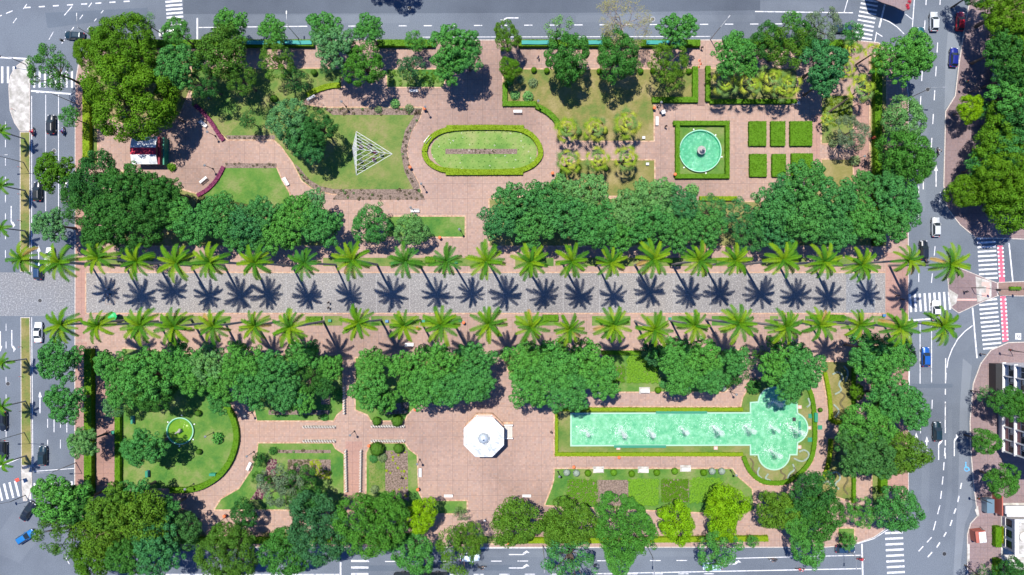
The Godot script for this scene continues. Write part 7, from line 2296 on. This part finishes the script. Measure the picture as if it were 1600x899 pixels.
	for e in [[319, 194, 40, "in the upper left roundel"], [319, 282, -40, "in the lower left roundel"], [487, 154, -30, "at the bend of the upper path"], [448, 284, 60, "beside the bright lawn's path"], [647, 143, 0, "on the path below the planted strip"], [809, 175, 0, "above the oval court"], [1026, 190, 90, "at the dry lawn's right side"], [649, 330, 180, "above the rectangular lawn"], [390, 728, -65, "at the lower left garden"], [657, 738, 90, "at the bandstand plaza's left side"], [701, 774, 180, "at the small lawn below the plaza"], [823, 774, 180, "at the plaza's lower right"], [668, 219, -50, "at the oval hedge's left end"], [1242, 162, 0, "right of the fan palm clump"],
		[935, 734, 180, "on the left pad below the pool"], [1005, 734, 180, "on the middle pad below the pool"], [1071, 732, 180, "on the right pad below the pool"], [941, 611, 0, "on the left pad above the pool"], [1007, 610, 0, "on the middle pad above the pool"], [1070, 610, 0, "on the right pad above the pool"], [640, 538, 0, "in the shade below the promenade palms"], [1040, 305, 90, "by the pale shrub below the fountain court"]]:
		var pad: bool = "pad" in e[3]
		if pad:
			setting("pad", rect(e[0] - 8.5, e[1] - 5, e[0] + 8.5, e[1] + 5), 0.12, 0.215, M.concrete, "pale paved bench " + (e[3] as String).substr(7))
		var o := thing("bench", "pale slatted park bench %s" % e[3], "bench", gp(e[0], e[1], 0.215 if pad else 0.125), deg_to_rad(-e[2]), "park benches")
		part("seat", seatm, M.white, o)
		part("backrest", backm, M.white, o)
		for s in [-0.8, 0.8]: part("leg", legm[s], M.stone, o)
	# balustrades of the octagon path: rails on close stone posts
	var bal := func(x0: float, y0: float, x1: float, y1: float, label: String):
		var a := gp(x0, y0, 0.13)
		var c := gp(x1, y1, 0.13)
		var d := c - a
		var o := thing("balustrade", label, "balustrade", a, 0, "white balustrades")
		var yaw := atan2(-d.z, d.x)
		var b := MB.new()
		b.bevel_box(d * 0.5 + Vector3(0, 0.08, 0), Vector3(d.length(), 0.16, 0.45), 0.02, yaw)
		part("plinth", b.mesh(), M.concrete, o)
		var n := int(d.length() / 0.55)
		for i in n:
			var q := d * ((i + 0.5) / n)
			b = MB.new()
			b.bevel_box(q + Vector3(0, 0.6, 0), Vector3(0.22, 0.95, 0.5), 0.03, yaw + 0.6)
			part("post", b.mesh(), M.stone, o)
		b = MB.new()
		b.bevel_box(d * 0.5 + Vector3(0, 0.62, 0), Vector3(d.length(), 0.08, 0.1), 0.01, yaw)
		part("rail", b.mesh(), M.stone, o)
	bal.call(474, 666.5, 525, 666.5, "white balustrade on the octagon path's left arm, upper")
	bal.call(474, 688.5, 525, 688.5, "white balustrade on the octagon path's left arm, lower")
	bal.call(580, 665.5, 633, 665.5, "white balustrade on the octagon path's right arm, upper")
	bal.call(580, 688.5, 633, 688.5, "white balustrade on the octagon path's right arm, lower")
	bal.call(541, 702, 542.5, 768, "long white balustrade on the octagon path's lower arm, left")
	bal.call(565, 702, 564, 768, "long white balustrade on the octagon path's lower arm, right")
	bal.call(538.5, 603, 539, 647, "white balustrade on the octagon path's upper arm")
	# teal netting on the top hedge
	for e in [[380, 490, "left of the top row"], [815, 858, "right of the entrance, first"], [918, 940, "right of the entrance, second"], [1008, 1060, "right of the entrance, third"]]:
		var b := MB.new()
		var n := int((e[1] - e[0]) * S / 1.2)
		for i in n:
			var x0: float = (e[1] - e[0]) * S * i / n
			var x1: float = (e[1] - e[0]) * S * (i + 1) / n
			var y := 1.38 + 0.06 * sin(i * 1.7)
			var y2 := 1.38 + 0.06 * sin((i + 1) * 1.7)
			b.hexa([Vector3(x0, y, -0.4), Vector3(x1, y2, -0.4), Vector3(x1, y2 + 0.05, 0.45), Vector3(x0, y + 0.05, 0.45), Vector3(x0, y + 0.04, -0.4), Vector3(x1, y2 + 0.04, -0.4), Vector3(x1, y2 + 0.09, 0.45), Vector3(x0, y + 0.09, 0.45)])
		single("netting", b.mesh(), M.cyan_net, "strip of teal netting over the top hedge, %s" % e[2], "netting", "teal netting").position = gp(e[0], 70, 0.12)
	# green boxes in the verges
	for e in [[516, 501, 0], [605, 502, 1], [662, 502, 0], [719, 501, 0], [1046, 498, 0], [1166, 497, 0], [1380, 493, 1], [614, 412, 0], [713, 410, 0], [1005, 216, 2], [1011, 257, 2], [1272, 497, 0]]:
		var b := MB.new()
		b.bevel_box(Vector3(0, 0.22, 0), Vector3(0.62, 0.44, 0.5), 0.05)
		b.bevel_box(Vector3(0, 0.47, 0), Vector3(0.7, 0.06, 0.58), 0.02)
		var lab: String = {516: "left of the promenade's middle", 605: "dark, below the promenade", 662: "below the promenade, third from left", 719: "next to the red bin below the promenade", 1046: "below the promenade right of the middle", 1166: "below the promenade further right", 1380: "at the promenade's right end", 614: "above the promenade, left", 713: "above the promenade, right", 1005: "on the dry lawn's lower right corner", 1011: "on the lower dry lawn", 1272: "in the lower right verge"}[e[0]]
		single("utility_box", b.mesh(), [M.teal, M.blue_box, M.grey_metal][e[2]], "small floodlight box %s" % lab, "utility box", "floodlight boxes").position = gp(e[0], e[1], 0.16)
	# blue box, green parasol, green sheds, sign boards
	var o := thing("blue_bin", "blue container beside the dry lawn lamp", "container", gp(1035, 177, 0.13), 0.3)
	var b := MB.new()
	b.bevel_box(Vector3(0, 0.5, 0), Vector3(0.8, 0.9, 0.8), 0.05)
	part("body", b.mesh(), M.blue_box, o)
	b = MB.new()
	b.bevel_box(Vector3(0, 1.0, 0), Vector3(0.9, 0.1, 0.9), 0.03)
	part("lid", b.mesh(), M.grey_metal, o)
	o = thing("parasol", "bright green parasol between palms at lower left", "parasol", gp(184, 494, 0.13))
	b = MB.new()
	b.lathe(Vector3.ZERO, [[1.05, 2.05], [1.02, 2.12], [0.6, 2.4], [0.08, 2.6], [0.0, 2.62]], 8)
	part("canopy", b.mesh(), M.green_bright, o)
	b = MB.new()
	b.tube([Vector3.ZERO, Vector3(0, 2.55, 0)], [0.03, 0.03], 6)
	part("pole", b.mesh(), M.grey_metal, o)
	b = MB.new()
	b.lathe(Vector3.ZERO, [[0.3, 0.0], [0.3, 0.08], [0.05, 0.14]], 12)
	part("foot", b.mesh(), M.dark_metal, o)
	for e in [[335, 740, 1.3, 0.5, "green sign board on the curved hedge"], [1272, 651, 0.6, 1.9, "green cabinet on the pool's right hedge"], [210, 655, 0.35, 1.6, "narrow dark panel left of the lime fountain, upper"], [233, 739, 0.5, 1.3, "narrow dark panel left of the lime fountain, lower"], [180, 675, 0.7, 0.7, "small green box on the reddish left path"]]:
		o = thing("cabinet", e[4], "cabinet", gp(e[0], e[1], 0.2 if e[0] != 180 else 0.13), 0.0, "green cabinets")
		b = MB.new()
		b.bevel_box(Vector3(0, 0.5, 0), Vector3(e[2], 1.0, e[3]), 0.04)
		part("body", b.mesh(), M.green_box if e[0] > 300 or e[0] == 180 else M.blue_box, o)
		b = MB.new()
		b.bevel_box(Vector3(0, 1.03, 0), Vector3(e[2] + 0.08, 0.06, e[3] + 0.08), 0.02)
		part("top", b.mesh(), M.teal, o)
	# orange roofed cabinet on the right pavement
	o = thing("news_kiosk", "little kiosk with white top and brick red side", "kiosk", gp(1523, 834, 0.12), 0.12)
	b = MB.new()
	b.bevel_box(Vector3(0, 1.0, 0), Vector3(2.2, 2.0, 2.4), 0.05)
	part("body", b.mesh(), M.brick_red, o)
	b = MB.new()
	b.bevel_box(Vector3(0.3, 2.06, 0.1), Vector3(1.5, 0.12, 2.3), 0.03)
	part("top", b.mesh(), M.white_roof, o)
	b = MB.new()
	b.bevel_box(Vector3(-0.85, 2.0, -0.05), Vector3(0.6, 0.1, 2.5), 0.03)
	part("awning", b.mesh(), M.brick_red, o)
	# barriers and cones by the upper right entrance
	for e in [[1093, 95, "upper"], [1095, 100, "middle"], [1092, 105, "lower"]]:
		o = thing("traffic_cone", "orange and white cone at the upper right entrance, %s" % e[2], "cone", gp(e[0], e[1], 0.13), 0, "cones")
		b = MB.new()
		b.bevel_box(Vector3(0, 0.03, 0), Vector3(0.45, 0.06, 0.45), 0.01)
		part("base", b.mesh(), M.orange, o)
		b = MB.new()
		b.lathe(Vector3(0, 0.06, 0), [[0.17, 0.0], [0.04, 0.7], [0.0, 0.7]], 12)
		part("body", b.mesh(), M.orange, o)
		b = MB.new()
		b.lathe(Vector3(0, 0.06, 0), [[0.14, 0.2], [0.095, 0.44]], 12)
		part("band", b.mesh(), M.white, o)
	# red sign on the lower median and small posts
	o = thing("median_sign", "red sign plate on the lower median tip", "sign", gp(38, 748, 0.12), 0.4)
	b = MB.new()
	b.tube([Vector3.ZERO, Vector3(0, 2.2, 0)], [0.04, 0.04], 6)
	part("post", b.mesh(), M.dark_metal, o)
	b = MB.new()
	b.bevel_box(Vector3(0, 2.0, 0.08), Vector3(1.0, 0.7, 0.06), 0.02)
	b.bevel_box(Vector3(0, 2.0, -0.3), Vector3(0.9, 0.06, 0.7), 0.02)
	part("plate", b.mesh(), M.red, o)
	for e in [[21, 172, "on the pale top left island"], [31, 262, "by the first median lamp"], [31, 304, "left of the second median palm"], [31, 345, "left of the upper median"], [32, 542, "left of the lower median, upper"], [33, 588, "left of the lower median, middle"], [33, 642, "left of the lower median, lower"]]:
		o = thing("marker_post", "short red marker post %s" % e[2], "post", gp(e[0] + 2, e[1], 0.12), 0, "marker posts")
		b = MB.new()
		b.tube([Vector3.ZERO, Vector3(0, 0.9, 0)], [0.05, 0.04], 7)
		part("post", b.mesh(), M.brick_red, o)
		b = MB.new()
		b.bevel_box(Vector3(0, 0.85, 0), Vector3(0.22, 0.26, 0.06), 0.02)
		part("plate", b.mesh(), M.red, o)
	# manhole covers and drains in the streets
	for e in [[1476, 866, "on the lower right bend"], [1458, 514, "below the right zebra crossing"], [62, 470, "on the cobbled crossing"], [640, 12, "in the dark band of the top street"], [1020, 30, "on the top street"], [84, 236, "on the upper left street"], [930, 884, "on the bottom street"], [1450, 140, "on the upper right street"], [12, 600, "on the left carriageway"]]:
		o = thing("manhole_cover", "round iron manhole cover %s" % e[2], "manhole cover", gp(e[0], e[1], 0.006), 0, "manhole covers")
		b = MB.new()
		b.lathe(Vector3.ZERO, [[0.42, -0.01], [0.42, 0.006], [0.36, 0.008], [0.0, 0.008]], 18)
		part("plate", b.mesh(), M.dark_metal, o)
		b = MB.new()
		b.lathe(Vector3.ZERO, [[0.5, -0.01], [0.5, 0.004], [0.425, 0.004]], 18)
		part("frame", b.mesh(), M.grey_metal, o)
